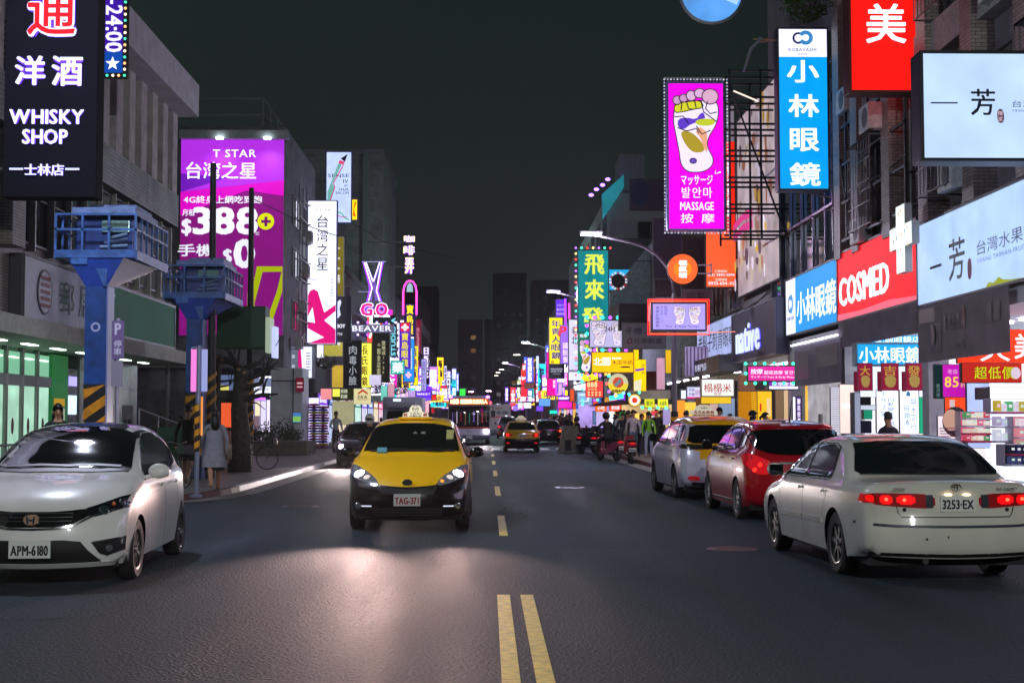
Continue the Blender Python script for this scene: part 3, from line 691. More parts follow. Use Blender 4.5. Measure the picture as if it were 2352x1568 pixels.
def van_taxi():
 t = thing('taxi','tall taxi van with yellow roof and silver sides, parked beyond the dark red hatchback','taxi')
 ws = [(.93,.33),(3.66,.33)]
 c = Car([(.14,.24),(.03,.32),(.0,.5),(.03,.7),(.15,.85),(.5,.97),(.95,1.07),(1.35,1.25),(1.75,1.46),(2.1,1.57),(2.7,1.63),(3.5,1.625),(4.0,1.57),(4.25,1.5),(4.42,1.25),(4.52,1.05),(4.6,.85),(4.64,.62),(4.66,.46),(4.62,.3),(4.56,.26)],
   1.76,1.07,ws,.375,.22,th=.34,rad=.13,bow=(.28,.20),taper=(.08,.05))
 sv = pm('#c8c2d4',.28,.2,1); ye = pm('#e0a000',.35,0,1,.2)
 c.body(t,[sv,ye],lambda p: 1 if (p.z > 1.48 or (p.y > 4.30 and p.z > .66+.35*sstep(.3,.62,abs(p.x)) and abs(p.x) < .74)) else 0)
 c.patch('rear_window','rear',[(-.60,1.10),(.60,1.10),(.70,1.14),(.64,1.42),(.50,1.46),(-.50,1.46),(-.64,1.42),(-.70,1.14)],DARKG(),t,.014,.045)
 c.patch('windshield','front',[(-.74,1.15),(.74,1.15),(.62,1.5),(-.62,1.5)],DARKG(),t,.014)
 c.patch('side_window','right',[(1.35,1.09),(2.3,1.10),(2.3,1.52),(2.0,1.48)],DARKG(),t,.012,.05,mirror=True)
 c.patch('side_window','right',[(2.36,1.10),(3.3,1.12),(3.33,1.52),(2.36,1.535)],DARKG(),t,.012,.05,mirror=True)
 c.patch('side_window','right',[(3.38,1.12),(4.15,1.15),(4.05,1.44),(3.4,1.51)],DARKG(),t,.012,.05,mirror=True)
 for pts in ([(1.3,1.07),(1.28,.45),(1.34,.26)],[(2.33,1.07),(2.35,.24)],[(3.33,1.08),(3.28,.72)]): c.line('door_seam','right',pts,.010,TRIM(),t,.001,True)
 for y in (2.15,3.15): c.patch('door_handle','right',[(y-.09,.93),(y+.09,.94),(y+.09,.965),(y-.09,.955)],sv,t,.03,.03,1,mirror=True)
 c.patch('tail_light','rear',[(.30,.99),(.72,.98),(.83,1.03),(.70,1.09),(.30,1.07)],pm('#2c2a22',.15,.2,1),t,.010,.05,mirror=True)
 for sg in ('right','left'): c.patch('tail_light',sg,[(4.05,1.02),(4.36,1.0),(4.36,1.08),(4.12,1.1)],pm('#38302a',.15,.2,1),t,.010,.05)
 c.patch('reflector','rear',[(.50,.38),(.74,.39),(.72,.47),(.53,.46)],em('#8c0a14',.6),t,.012,.05,1,mirror=True)
 c.patch('plate_recess','rear',[(-.24,.98),(.24,.98),(.24,1.06),(-.24,1.06)],CHROME(),t,.010,.06)
 c.patch('bumper_lower','rear',[(-.70,.25),(.70,.25),(.66,.34),(-.66,.34)],TRIM(),t,.008,.06)
 c.patch('yellow_sticker','rear',[(-.62,.48),(-.50,.48),(-.50,.66),(-.62,.66)],pm('#a08020',.6),t,.010,.06)
 plate(t,'518-8A',.0,c.hit('rear',0,.85)[0].y+.012,.85,1,.32,.15)
 roof_taxi_sign(t,2.3,1.66,'55688',.30)
 for sg in (1,-1): mirror(t,sg*.82,1.50,1.10,TRIM(),sg,-1,.2,.17)
 wheels4(t,ws,.33,.775,.2,rimcol=(.45,.45,.47)); underbody(t,c,ws,.33,1.76,.66)
 return t
# ---------------------------------------------------------------- generic saloon / SUV
def saloon(label,cat,top,low,front_lit=False,rear_lit=True,W=1.74,split=.60,plate_txt='2817-QN',sign=None,suv=False,rearcol='#ff1410',name='saloon_car'):
 t = thing(name,label,cat)
 ws = [(.92,.31),(3.55,.31)]
 if suv: prof = [(.12,.3),(.0,.45),(.03,.8),(.2,.98),(.9,1.1),(1.25,1.2),(1.65,1.55),(2.1,1.72),(3.2,1.74),(4.1,1.7),(4.3,1.5),(4.4,1.1),(4.46,.8),(4.48,.5),(4.42,.32)]; belt = 1.1
 else: prof = [(.12,.22),(.0,.38),(.02,.6),(.15,.74),(.6,.85),(1.15,.95),(1.6,1.2),(2.0,1.40),(2.5,1.46),(3.0,1.45),(3.5,1.32),(3.9,1.08),(4.1,1.02),(4.4,1.0),(4.5,.95),(4.54,.75),(4.56,.5),(4.5,.28)]; belt = .95
 c = Car(prof,W,belt,ws,.36,.22,th=.42,rad=.12,bow=(.24,.16))
 a = PAINT(top); b = PAINT(low); c.body(t,[a,b],lambda p: 1 if p.z < split else 0)
 zr0,zr1 = (1.16,1.6) if suv else (1.06,1.38)
 c.patch('rear_window','rear',[(-.66,zr0),(.66,zr0),(.54,zr1),(-.54,zr1)],DARKG(),t,.012,.05)
 c.patch('windshield','front',[(-.68,zr0-.04),(.68,zr0-.04),(.55,zr1),(-.55,zr1)],DARKG(),t,.012,.05)
 ds = .14 if suv else 0
 c.patch('side_window','right',[(1.45,belt+.04),(2.38,belt+.05),(2.38,zr1+.01),(2.05,zr1-.02)],DARKG(),t,.012,.06,mirror=True)
 c.patch('side_window','right',[(2.44,belt+.05),(3.45,belt+.07),(3.25,zr1-.04),(2.44,zr1+.01)],DARKG(),t,.012,.06,mirror=True)
 c.line('door_seam','right',[(2.41,belt),(2.42,.24)],.01,TRIM(),t,.001,True)
 zt = .80+ds*.8
 c.patch('tail_light','rear',[(.46,zt-.06),(.46,zt+.07),(.78,zt+.10),(.82,zt-.04)],em('#7a0608',.8),t,.010,.06,1,mirror=True)
 if rear_lit: bulbs_on(c,t,'rear',[(.67,zt+.02)],.065,em(rearcol,3.2,True),name='brake_lamp',out=.01)
 c.line('chrome_strip','rear',[(-.45,zt+.08),(.45,zt+.08)],.03,CHROME(),t,.012)
 c.patch('headlight','front',[(.45,.60),(.80,.66),(.80,.76),(.48,.72)],pm('#9a9ca4',.1,.6,1),t,.010,.06,1,mirror=True)
 if front_lit:
  bulbs_on(c,t,'front',[(.64,.68)],.08,em('#f2eaff',16,True),name='headlight_lens',out=.01)
  for sg in (-1,1): lamp_light(t,(sg*.64,-.12,.68),900,(1,.84,.80),(R(90-5),0,R(180)),R(50),.9,.06)
 c.patch('grille','front',[(-.4,.56),(.4,.56),(.42,.68),(-.42,.68)],TRIM(),t,.008,.06)
 c.patch('bumper_lower','rear',[(-.6,.26),(.6,.26),(.56,.38),(-.56,.38)],TRIM(),t,.008,.08)
 c.patch('reflector','rear',[(.58,.42),(.72,.42),(.72,.47),(.58,.47)],em('#c00c10',.9),t,.010,.06,mirror=True)
 plate(t,plate_txt,0,c.hit('rear',0,zt-.02)[0].y+.012,zt-.02,1,.32,.15); plate(t,plate_txt,0,c.hit('front',0,.44)[0].y-.02,.44,-1,.32,.15)
 for sg in (1,-1): mirror(t,sg*.80,1.5,belt+.02,b,sg,-1,.18,.13)
 if sign: roof_taxi_sign(t,2.4,(1.77 if suv else 1.50),sign,.26)
 wheels4(t,ws,.31,.75,.19,rimcol=(.4,.4,.42)); underbody(t,c,ws,.31,W,.64)
 return t
def place(t,x,y,deg,back=0):
 """put the local point (0, back) of the car at world (x, y)"""
 a = R(deg); t.rotation_euler.z = a
 t.location = (x + math.sin(a)*back,y - math.cos(a)*back,0)
# ------------------------------------------------------------------ people
def skin_mesh(V,E_,rad,root,sub=1):
 me = bpy.data.meshes.new('p'); me.from_pydata(V,E_,[]); o = bpy.data.objects.new('p',me); COL.objects.link(o)
 o.modifiers.new('s','SKIN').use_smooth_shade = True
 for i,r in enumerate(rad):
  sv = me.skin_vertices[0].data[i]; sv.radius = r if isinstance(r,tuple) else (r,r); sv.use_root = (i == root)
 sb = o.modifiers.new('u','SUBSURF'); sb.levels = sub; sb.render_levels = sub
 dg = bpy.context.evaluated_depsgraph_get(); m2 = bpy.data.meshes.new_from_object(o.evaluated_get(dg))
 bpy.data.objects.remove(o); bpy.data.meshes.remove(me); return m2
def pose(legs,arms,sit=0,lean=0):
 """figure 1.70 m tall facing -y; legs/arms: ((swing forward deg, knee/elbow bend deg), ...) for left and right"""
 hz = .90 if not sit else sit
 V = [(0,0,hz),(0,-lean*.3,hz+.14),(0,-lean*.75,hz+.34),(0,-lean,hz+.50),(0,-lean-.005,hz+.58),(0,-lean-.02,hz+.66),(0,-lean-.02,hz+.765)]
 rad = [(.145,.10),(.125,.095),(.155,.105),(.12,.08),(.05,.052),(.075,.09),(.062,.075)]
 E_ = [(0,1),(1,2),(2,3),(3,4),(4,5),(5,6)]; part = [0,1,1,1,2,2,2]
 for sg,(sw,bd,ab) in ((-1,legs[0]),(1,legs[1])):
  a = R(sw); b = R(sw-bd); x = sg*.095
  h = Vector((x,0,hz-.05)); k = h+Vector((sg*ab,-math.sin(a)*.42,-math.cos(a)*.42)); f = k+Vector((0,-math.sin(b)*.40,-math.cos(b)*.40)); t = f+Vector((0,-.13,-.03))
  i = len(V); V += [tuple(h),tuple(k),tuple(f),tuple(t)]; rad += [(.092,.095),(.062,.066),(.044,.046),(.042,.028)]; E_ += [(0,i),(i,i+1),(i+1,i+2),(i+2,i+3)]; part += [0,0,0,3]
 for sg,(sw,bd,ab) in ((-1,arms[0]),(1,arms[1])):
  a = R(sw); b = R(sw+bd); s = Vector((sg*.185,-lean*.9,hz+.46)); e = s+Vector((sg*(.05+ab),-math.sin(a)*.27,-math.cos(a)*.27)); w = e+Vector((-sg*ab*.6,-math.sin(b)*.24,-math.cos(b)*.24)); hd = w+Vector((0,-math.sin(b)*.09,-math.cos(b)*.09))
  i = len(V); V += [tuple(s),tuple(e),tuple(w),tuple(hd)]; rad += [(.062,.062),(.048,.048),(.034,.036),(.036,.022)]; E_ += [(3,i),(i,i+1),(i+1,i+2),(i+2,i+3)]; part += [1,1,1,2]
 me = skin_mesh(V,E_,rad,0)
 segs = [(Vector(V[a]),Vector(V[b]),a,b) for a,b in E_]
 for p in me.polygons:
  c = p.center; best = 9; m = 0
  for A,B,ia,ib in segs:
   ab = B-A; t = max(0,min(1,(c-A).dot(ab)/ab.length_squared)); q = (A+ab*t-c).length
   if q < best:
    best = q; m = part[ib] if t > .35 else part[ia]
    if ib in (7,11): m = 0
  p.material_index = m
 me.polygons.foreach_set('use_smooth',[True]*len(me.polygons))
 zmin = min(v.co.z for v in me.vertices)
 return me,Vector(V[6]),Vector(V[5]),zmin,hz,lean
POSES = {
 'stand': pose([(2,4,.01),(-2,4,.02)],[(4,12,.02),(6,18,.02)]),
 'wait': pose([(3,6,.03),(-3,2,.03)],[(10,60,.05),(5,25,.03)]),
 'walk': pose([(22,12,0),(-16,26,0)],[(-20,15,.02),(20,22,.02)]),
 'step': pose([(-12,30,0),(16,6,0)],[(18,24,.02),(-14,12,.02)]),
 'phone': pose([(2,4,.02),(-2,5,.03)],[(25,95,.03),(8,20,.02)]),
 'sit': pose([(78,76,.06),(76,74,.06)],[(45,30,.06),(45,30,.06)],sit=.86,lean=.08)}
_pm = {}
def person(label,x,y,z,rz,pz='stand',top='#20222a',legs='#15161c',skin='#a8765a',shoe='#141416',hair='#0b0a0b',hs='short',h=1.70,extra=(),group=None):
 me,crown,neck,zmin,hz,lean = POSES[pz]
 t = thing('person',label,'person',(x,y,z - (zmin*h/1.7 if pz != 'sit' else 0)),R(rz),group); t.scale = (h/1.7,)*3
 k = (pz,top,legs,skin,shoe)
 if k not in _pm:
  m = me.copy()
  for c,r in ((legs,.8),(top,.8),(skin,.55),(shoe,.5)): m.materials.append(pm(c,r,noise=.25,nscale=9) if c is not skin else pm(c,r))
  _pm[k] = m
 b = bpy.data.objects.new('body',_pm[k]); COL.objects.link(b); b.parent = t
 hc = Vector((0,crown.y,crown.z-.06)); mb = MB()
 n = 14
 for i in range(7):
  for q in range(n):
   def P(i,q):
    ph = math.pi*.60*i/7; th = 2*math.pi*q/n; f = 1 if math.sin(th) > -.35 else (.62 if hs != 'hood' else .9)
    return (hc.x+.092*math.sin(ph*f)*math.cos(th),hc.y+.01+.112*math.sin(ph*f)*math.sin(th),hc.z+.03+.125*math.cos(ph*f))
   mb.add([P(i,q),P(i,q+1),P(i+1,q+1),P(i+1,q)],[(0,1,2,3)])
 if hs == 'long': mb.tube([(0,hc.y+.06,hc.z+.03),(0,hc.y+.085,hc.z-.08),(0,hc.y+.09,hc.z-.22),(0,hc.y+.08,hc.z-.33)],[.08,.105,.10,.04],10)
 if hs == 'tail': mb.tube([(0,hc.y+.10,hc.z+.05),(0,hc.y+.15,hc.z),(0,hc.y+.14,hc.z-.12)],[.03,.035,.01],8)
 mb.build('hair',pm(hair,.55),t,smooth=True)
 mb = MB(); ey = hc.y-.088
 for sg in (-1,1): mb = MB(); mb.ball((sg*.032,ey,hc.z-.005),.012,.008,.007,8,5); mb.tube([(sg*.05,ey-.002,hc.z+.018),(sg*.02,ey-.008,hc.z+.020)],.004,5); mb.build('eye',pm('#0d0a0a',.3),t,smooth=True)
 mb = MB(); mb.ball((0,ey-.010,hc.z-.035),.013,.018,.022,8,6); mb.ball((.084,hc.y,hc.z-.02),.01,.02,.03,6,5); mb.ball((-.084,hc.y,hc.z-.02),.01,.02,.03,6,5); mb.build('nose',pm(skin,.55),t,smooth=True)
 mb = MB(); mb.ball((0,ey-.002,hc.z-.072),.022,.008,.006,8,5); mb.build('mouth',pm('#7a2f2c',.5),t,smooth=True)
 for e in extra:
  if e == 'helmet': mb = MB(); mb.ball((0,hc.y+.005,hc.z+.02),.135,.15,.15,16,10); mb.build('helmet',PAINT('#d9d7d4'),t,smooth=True); mb = MB(); mb.ball((0,hc.y-.04,hc.z+.01),.118,.125,.06,14,8); mb.build('visor',DARKG(),t,smooth=True)
  elif e == 'darkhelmet': mb = MB(); mb.ball((0,hc.y+.005,hc.z+.03),.135,.15,.14,16,10); mb.build('helmet',PAINT('#101116'),t,smooth=True)
  elif e == 'cap': mb = MB(); mb.ball((0,hc.y,hc.z+.06),.10,.12,.085,14,8); mb.prism(ellipse(0,hc.y-.12,.07,.08,12),hc.z+.055,hc.z+.068,'xy'); mb.build('cap',pm('#1b1d22',.8),t,smooth=40)
  elif e == 'pack':
   mb = MB(); mb.bbox(-.15,.09,hz+.08,.15,.25,hz+.52,.05); mb.build('backpack',pm('#15161b',.8),t,smooth=40)
   mb = MB()
   for sg in (-1,1): mb.tube([(sg*.09,.08,hz+.54),(sg*.095,-.115,hz+.46),(sg*.10,-.135,hz+.28),(sg*.12,-.05,hz+.14)],.018,6)
   mb.build('strap',pm('#101116',.8),t)
  elif isinstance(e,tuple) and e[0] == 'coat':   # (coat, colour, bottom z, flare)
   mb = MB(); zs = [hz+.40,hz+.2,hz,(hz+e[2])/2,e[2]]; rs = [.175,.17,.19,.20+e[3]*.5,.20+e[3]]
   vs = []; n = 20
   for zz,rr in zip(zs,rs):
    for q in range(n): a = 2*math.pi*q/n; wv = 1+.05*math.sin(5*a)*(zz < hz); vs.append((rr*1.08*math.cos(a)*wv,rr*.80*math.sin(a)*wv,zz))
   mb.add(vs,[(i*n+q,i*n+(q+1) % n,(i+1)*n+(q+1) % n,(i+1)*n+q) for i in range(4) for q in range(n)]); mb.build('coat',pm(e[1],.85,noise=.15,nscale=12),t,smooth=True)
  elif isinstance(e,tuple) and e[0] == 'skirt':
   mb = MB(); vs = []; n = 18; zs = [hz+.08,hz-.1,e[2]]; rs = [.14,.19,.21]
   for zz,rr in zip(zs,rs):
    for q in range(n): a = 2*math.pi*q/n; vs.append((rr*math.cos(a),rr*.82*math.sin(a),zz))
   mb.add(vs,[(i*n+q,i*n+(q+1) % n,(i+1)*n+(q+1) % n,(i+1)*n+q) for i in range(2) for q in range(n)]); mb.build('skirt',pm(e[1],.85,noise=.3,nscale=20),t,smooth=True)
  elif isinstance(e,tuple) and e[0] == 'bag':
   mb = MB(); mb.bbox(e[2]*.30-.05,-.12,hz-.22,e[2]*.30+.05,.16,hz+.10,.03); mb.build('shoulder_bag',pm(e[1],.7),t,smooth=40)
   mb = MB(); mb.tube([(e[2]*.29,-.08,hz+.10),(e[2]*.19,0,hz+.50),(e[2]*.29,.10,hz+.10)],.010,6); mb.build('strap',pm(e[1],.7),t)
 return t
def scooter(label,x,y,rz,col='#20232c',seat='#101013',group=None,plate_txt='',lit=False):
 t = thing('scooter',label,'scooter',(x,y,0),R(rz),group)
 p = PAINT(col); k = TRIM()
 for wy in (-.62,.60):
  mb = MB(); r = .235; mb.lathe([(r*.55,-.045),(r*.9,-.055),(r,-.03),(r,.03),(r*.9,.055),(r*.55,.045),(r*.55,-.045)],n=24); w = mb.build('wheel',pm((.015,.015,.016),.7),t,smooth=40); w.location = (0,wy,r)
  mb = MB(); mb.lathe([(.001,-.03),(r*.2,-.035),(r*.56,-.02),(r*.56,.02),(r*.2,.035),(.001,.03)],n=16); mb.build('rim',pm((.3,.3,.32),.3,.8),w)
 mb = MB()
 mb.prism(smooth_poly([(-.52,.30),(-.50,.62),(-.42,.95),(-.30,1.0),(-.34,.72),(-.36,.40),(-.20,.34),(.10,.34),(.16,.62),(.86,.78),(.92,.66),(.80,.46),(.55,.42),(.30,.26),(-.30,.24)],2),-.15,.15,'yz')
 mb.build('body',p,t,smooth=30)
 mb = MB(); mb.bbox(-.21,-.56,.34,.21,-.46,.86,.04); mb.build('front_shield',p,t,smooth=40)
 mb = MB(); mb.bbox(-.09,-.88,.40,.09,-.48,.50,.04); mb.build('front_mudguard',p,t,smooth=40)
 mb = MB(); mb.prism(smooth_poly([(.02,.72),(.04,.82),(.35,.83),(.80,.88),(.84,.80),(.40,.74)],2),-.14,.14,'yz'); mb.build('seat',pm(seat,.6),t,smooth=30)
 mb = MB(); mb.tube([(-.33,-.36,1.04),(-.18,-.46,1.0),(.18,-.46,1.0),(.33,-.36,1.04)],.017,8); mb.tube([(0,-.60,.30),(0,-.48,.98)],.03,8)
 for sg in (-1,1): mb.tube([(sg*.22,-.46,1.02),(sg*.27,-.46,1.18)],.007,6)
 mb.build('handlebar',k,t,smooth=40)
 for sg in (-1,1): mb = MB(); mb.ball((sg*.30,-.46,1.21),.07,.02,.05,12,8); mb.build('mirror',k,t,smooth=True)
 mb = MB(); mb.ball((0,-.54,.80),.10,.06,.08,12,8); mb.build('headlight',em('#fff2d8',6,True) if lit else pm('#9a9ea6',.1,.6,1),t,smooth=True)
 mb = MB(); mb.ball((0,.90,.72),.12,.05,.05,12,8); mb.build('tail_light',em('#c01418',.8),t,smooth=True)
 mb = MB(); mb.tube([(.17,.30,.30),(.19,.80,.36)],[.035,.05],10); mb.build('exhaust',pm((.1,.1,.1),.4,.7),t,smooth=True)
 mb = MB(); mb.tube([(0,.86,.56),(0,.98,.46)],.02,6); mb.build('mudguard',k,t)
 plate(t,plate_txt or 'N5K-807',0,.99,.50,1,.26,.13,'#cfd2cf')
 return t
def bicycle(label,x,y,rz,col='#2a2c2a'):
 t = thing('bicycle',label,'bicycle',(x,y,.12),R(rz)); m = pm(col,.4,.3)
 for wy in (-.52,.52):
  mb = MB(); r = .33; mb.tube([(0,r*math.cos(a*math.pi/14),r*math.sin(a*math.pi/14)) for a in range(29)],.016,6); w = mb.build('wheel',pm((.02,.02,.02),.7),t,smooth=True); w.location = (0,wy,r+.01)
  for q in range(12): a = math.pi*q/6; s_ = MB(); s_.cyl((0,0,0),(0,r*math.cos(a),r*math.sin(a)),.0025,4); s_.build('spoke',STEEL(),w)
 mb = MB(); 
 for a,b in (((0,-.52,.34),(0,-.40,.80)),((0,-.42,.72),(0,.05,.32)),((0,-.40,.78),(0,.22,.78)),((0,.05,.32),(0,.25,.84)),((0,.05,.32),(0,.52,.34)),((0,.52,.34),(0,.22,.74))): mb.cyl(a,b,.015,8)
 mb.build('frame',m,t,smooth=40)
 mb = MB(); mb.tube([(-.25,-.30,.98),(-.2,-.40,.98),(0,-.42,.93),(.2,-.40,.98),(.25,-.30,.98)],.012,8); mb.cyl((0,-.40,.80),(0,-.42,.93),.014); mb.build('handlebar',pm((.3,.3,.3),.3,.8),t)
 mb = MB(); mb.prism([(.10,.88),(.38,.90),(.38,.86),(.12,.85)],-.06,.06,'yz'); mb.build('saddle',pm((.02,.02,.02),.6),t)
 mb = MB(); mb.bbox(-.14,-.78,.72,.14,-.50,.92,.02); mb.build('basket',pm((.05,.05,.05),.5,.5),t)
 return t
# ------------------------------------------------------------------ ground
def asphalt(q=1.5):
 m = bpy.data.materials.new('asphalt'); m.use_nodes = True; n = m.node_tree; b = n.nodes['Principled BSDF']; L = n.links.new
 t = n.nodes.new('ShaderNodeTexCoord')
 a = n.nodes.new('ShaderNodeTexNoise'); a.inputs['Scale'].default_value = 30; a.inputs['Detail'].default_value = 5; a.inputs['Roughness'].default_value = .75; L(t.outputs['Object'],a.inputs['Vector'])
 mp = n.nodes.new('ShaderNodeMapping'); mp.inputs['Scale'].default_value = (1.0,.09,1); L(t.outputs['Object'],mp.inputs[0])
 c = n.nodes.new('ShaderNodeTexNoise'); c.inputs['Scale'].default_value = 1.3; c.inputs['Detail'].default_value = 7; c.inputs['Roughness'].default_value = .6; L(mp.outputs[0],c.inputs['Vector'])
 v = n.nodes.new('ShaderNodeTexVoronoi'); v.inputs['Scale'].default_value = 38; L(t.outputs['Object'],v.inputs['Vector'])
 r = n.nodes.new('ShaderNodeValToRGB'); r.color_ramp.elements[0].color = (.010*q,.016*q,.020*q,1); r.color_ramp.elements[1].color = (.038*q,.050*q,.064*q,1)
 r.color_ramp.elements[0].position = .36; r.color_ramp.elements[1].position = .64
 ad = n.nodes.new('ShaderNodeMath'); ad.operation = 'ADD'; mu = n.nodes.new('ShaderNodeMath'); mu.operation = 'MULTIPLY'; mu.inputs[1].default_value = .5
 L(a.outputs['Fac'],ad.inputs[0]); L(c.outputs['Fac'],ad.inputs[1]); L(ad.outputs[0],mu.inputs[0]); L(mu.outputs[0],r.inputs[0]); L(r.outputs[0],b.inputs['Base Color'])
 rr = n.nodes.new('ShaderNodeMapRange'); rr.inputs[1].default_value = .3; rr.inputs[2].default_value = .7; rr.inputs[3].default_value = .55; rr.inputs[4].default_value = .78
 L(c.outputs['Fac'],rr.inputs[0]); L(rr.outputs[0],b.inputs['Roughness'])
 bp = n.nodes.new('ShaderNodeBump'); bp.inputs['Strength'].default_value = .75; bp.inputs['Distance'].default_value = .03
 ad2 = n.nodes.new('ShaderNodeMath'); ad2.operation = 'ADD'; L(v.outputs['Distance'],ad2.inputs[0]); L(a.outputs['Fac'],ad2.inputs[1]); L(ad2.outputs[0],bp.inputs['Height']); L(bp.outputs[0],b.inputs['Normal'])
 b.inputs['Specular IOR Level'].default_value = .14; b.inputs['IOR'].default_value = 1.32
 return m
g = MB(); g.add([(-400,-30,-.02),(400,-30,-.02),(400,900,-.02),(-400,900,-.02)],[(0,1,2,3)]); struct('ground',g,pm((.035,.035,.036),.8))
g = MB(); g.add([(-14,-25,0),(14,-25,0),(14,420,0),(-14,420,0)],[(0,1,2,3)]); struct('road',g,asphalt())
YEL = pm('#f2c414',.55,noise=.35,nscale=14); WHT = pm('#b9bab4',.6,noise=.35,nscale=10)
def strip(name,x,y0,y1,w,mat,rise=.004,x1=None,kind='structure'):
 mb = MB(); x1 = x if x1 is None else x1
 mb.add([(x-w/2,y0,rise),(x+w/2,y0,rise),(x1+w/2,y1,rise),(x1-w/2,y1,rise)],[(0,1,2,3)]); return struct(name,mb,mat)
strip('centre_line',.145,-4,13.0,.115,YEL,x1=.145); strip('centre_line',.355,-4,13.0,.115,YEL,x1=.355)
for k in range(6): y = 19.5+k*10; strip('centre_dash',.22,y,y+(4 if k < 5 else 3.2),.115,YEL)
# a fainter old dash next to the new one
# edge line and gutter
GUT = pm((.16,.155,.155),.7,noise=.35,nscale=6)
def kerbline(side,pts,top=.12,band=.18):
 return pts
RK = [(6.75,-10),(6.65,10),(6.5,17),(6.2,24),(5.9,31),(5.45,40),(5.3,47),(5.25,60),(5.25,72)]
LK = [(-9.5,26.6),(-7.6,26.7),(-6.5,27.1),(-5.85,27.9),(-5.5,29.4),(-5.4,32),(-5.4,40),(-5.4,52),(-5.4,70)]
def along(pts,step):
 out = []; carry = 0
 P = crom([Vector((a,b,0)) for a,b in pts],.1)
 acc = 0; out.append(P[0])
 for i in range(1,len(P)):
  acc += (P[i]-P[i-1]).length
  if acc >= step: out.append(P[i]); acc = 0
 return out
def sidewalk(name,kp,xout,sg,tile=True):
 P = along(kp,.5); mb = MB()
 for a,b in zip(P,P[1:]):
  mb.add([(a.x+sg*.15,a.y,.12),(b.x+sg*.15,b.y,.12),(xout,b.y,.12),(xout,a.y,.12)],[(0,1,2,3)])
 m = bpy.data.materials.new('paving'); m.use_nodes = True; n = m.node_tree; b = n.nodes['Principled BSDF']; L = n.links.new
 t = n.nodes.new('ShaderNodeTexCoord'); br = n.nodes.new('ShaderNodeTexBrick'); br.inputs['Scale'].default_value = 1; br.inputs['Brick Width'].default_value = .3; br.inputs['Row Height'].default_value = .3; br.inputs['Mortar Size'].default_value = .008
 br.inputs['Color1'].default_value = (.13,.125,.12,1); br.inputs['Color2'].default_value = (.19,.18,.17,1); br.inputs['Mortar'].default_value = (.05,.05,.05,1)
 L(t.outputs['Object'],br.inputs['Vector']); L(br.outputs['Color'],b.inputs['Base Color']); b.inputs['Roughness'].default_value = .5
 bp = n.nodes.new('ShaderNodeBump'); bp.inputs['Strength'].default_value = .6; bp.inputs['Distance'].default_value = .01; L(br.outputs['Fac'],bp.inputs['Height']); bp.invert = True; L(bp.outputs[0],b.inputs['Normal'])
 struct(name,mb,m)
 mb = MB()
 for a,b2 in zip(P,P[1:]): mb.add([(a.x-sg*.5,a.y,.005),(b2.x-sg*.5,b2.y,.005),(b2.x+sg*.02,b2.y,.005),(a.x+sg*.02,a.y,.005)],[(0,1,2,3)])
 struct('gutter',mb,GUT)
 P = along(kp,.9); root = thing('kerb','row of kerb stones along the %s pavement' % ('shop side' if sg > 0 else 'post office side'),'kerb'); root['kind'] = 'structure'
 if sg < 0: mats = lambda p: pm('#4a1616',.6,noise=.3) if p.y < 31 else pm('#dcd8dc',.4,noise=.2)  # pale stones past the corner carry the headlamp glow in their colour
 else: mats = lambda p: pm('#4a1616',.6,noise=.3) if p.y < 58 else pm('#8a8580',.55,noise=.3)
 for a,b2 in zip(P,P[1:]):
  d = (b2-a).normalized(); a2 = a+d*.006; b3 = b2-d*.006; nn = Vector((d.y,-d.x,0))*sg
  if nn.x*sg < 0: nn = -nn
  mb = MB(); mb.add([(a2.x,a2.y,0),(b3.x,b3.y,0),(b3.x+nn.x*.155,b3.y+nn.y*.155,0),(a2.x+nn.x*.155,a2.y+nn.y*.155,0),(a2.x+nn.x*.015,a2.y+nn.y*.015,.122),(b3.x+nn.x*.015,b3.y+nn.y*.015,.122),(b3.x+nn.x*.155,b3.y+nn.y*.155,.124),(a2.x+nn.x*.155,a2.y+nn.y*.155,.124)],
       [(0,1,5,4),(4,5,6,7),(0,4,7,3),(1,2,6,5),(2,3,7,6)])
  mb.build('kerb_stone',mats(a),root)
sidewalk('pavement_right',RK,15,1)
sidewalk('pavement_left',LK,-16,-1)
g = MB(); g.box(-16,-12,0,-9.0,26.4,.02); struct('side_lane',g,pm((.05,.05,.05),.6))
g = MB(); g.box(5.4,86,0,15,420,.12); g.box(-16,86,0,-5.4,420,.12); struct('pavement_far',g,pm((.13,.125,.12),.5,noise=.3,nscale=3))
# crossing
for k in range(12):
 x = -4.9+k*.85; mb = MB(); mb.add([(x,72.5,.004),(x+.45,72.5,.004),(x+.45,76,.004),(x,76,.004)],[(0,1,2,3)]); struct('crossing_stripe',mb,WHT)
mb = MB(); mb.add([(-5.2,70.9,.004),(5.1,70.9,.004),(5.1,71.25,.004),(-5.2,71.25,.004)],[(0,1,2,3)]); struct('stop_line',mb,WHT)
strip('worn_marking',4.9,28,55,.1,pm((.14,.13,.12),.6))
for x,y,r in ((-3.4,26,.33),(1.9,33,.33),(3.0,17.5,.3),(-2.6,38,.33)):
 mb = MB(); mb.lathe([(0.001,.006),(r,.006),(r+.02,.001)],(x,y,0),28,'z')
 for q in range(5): mb.box(x-r*.7,y-r*.6+q*r*.3,.005,x+r*.7,y-r*.6+q*r*.3+.02,.009)
 struct('manhole_cover',mb,pm((.04,.04,.042),.35,.6))
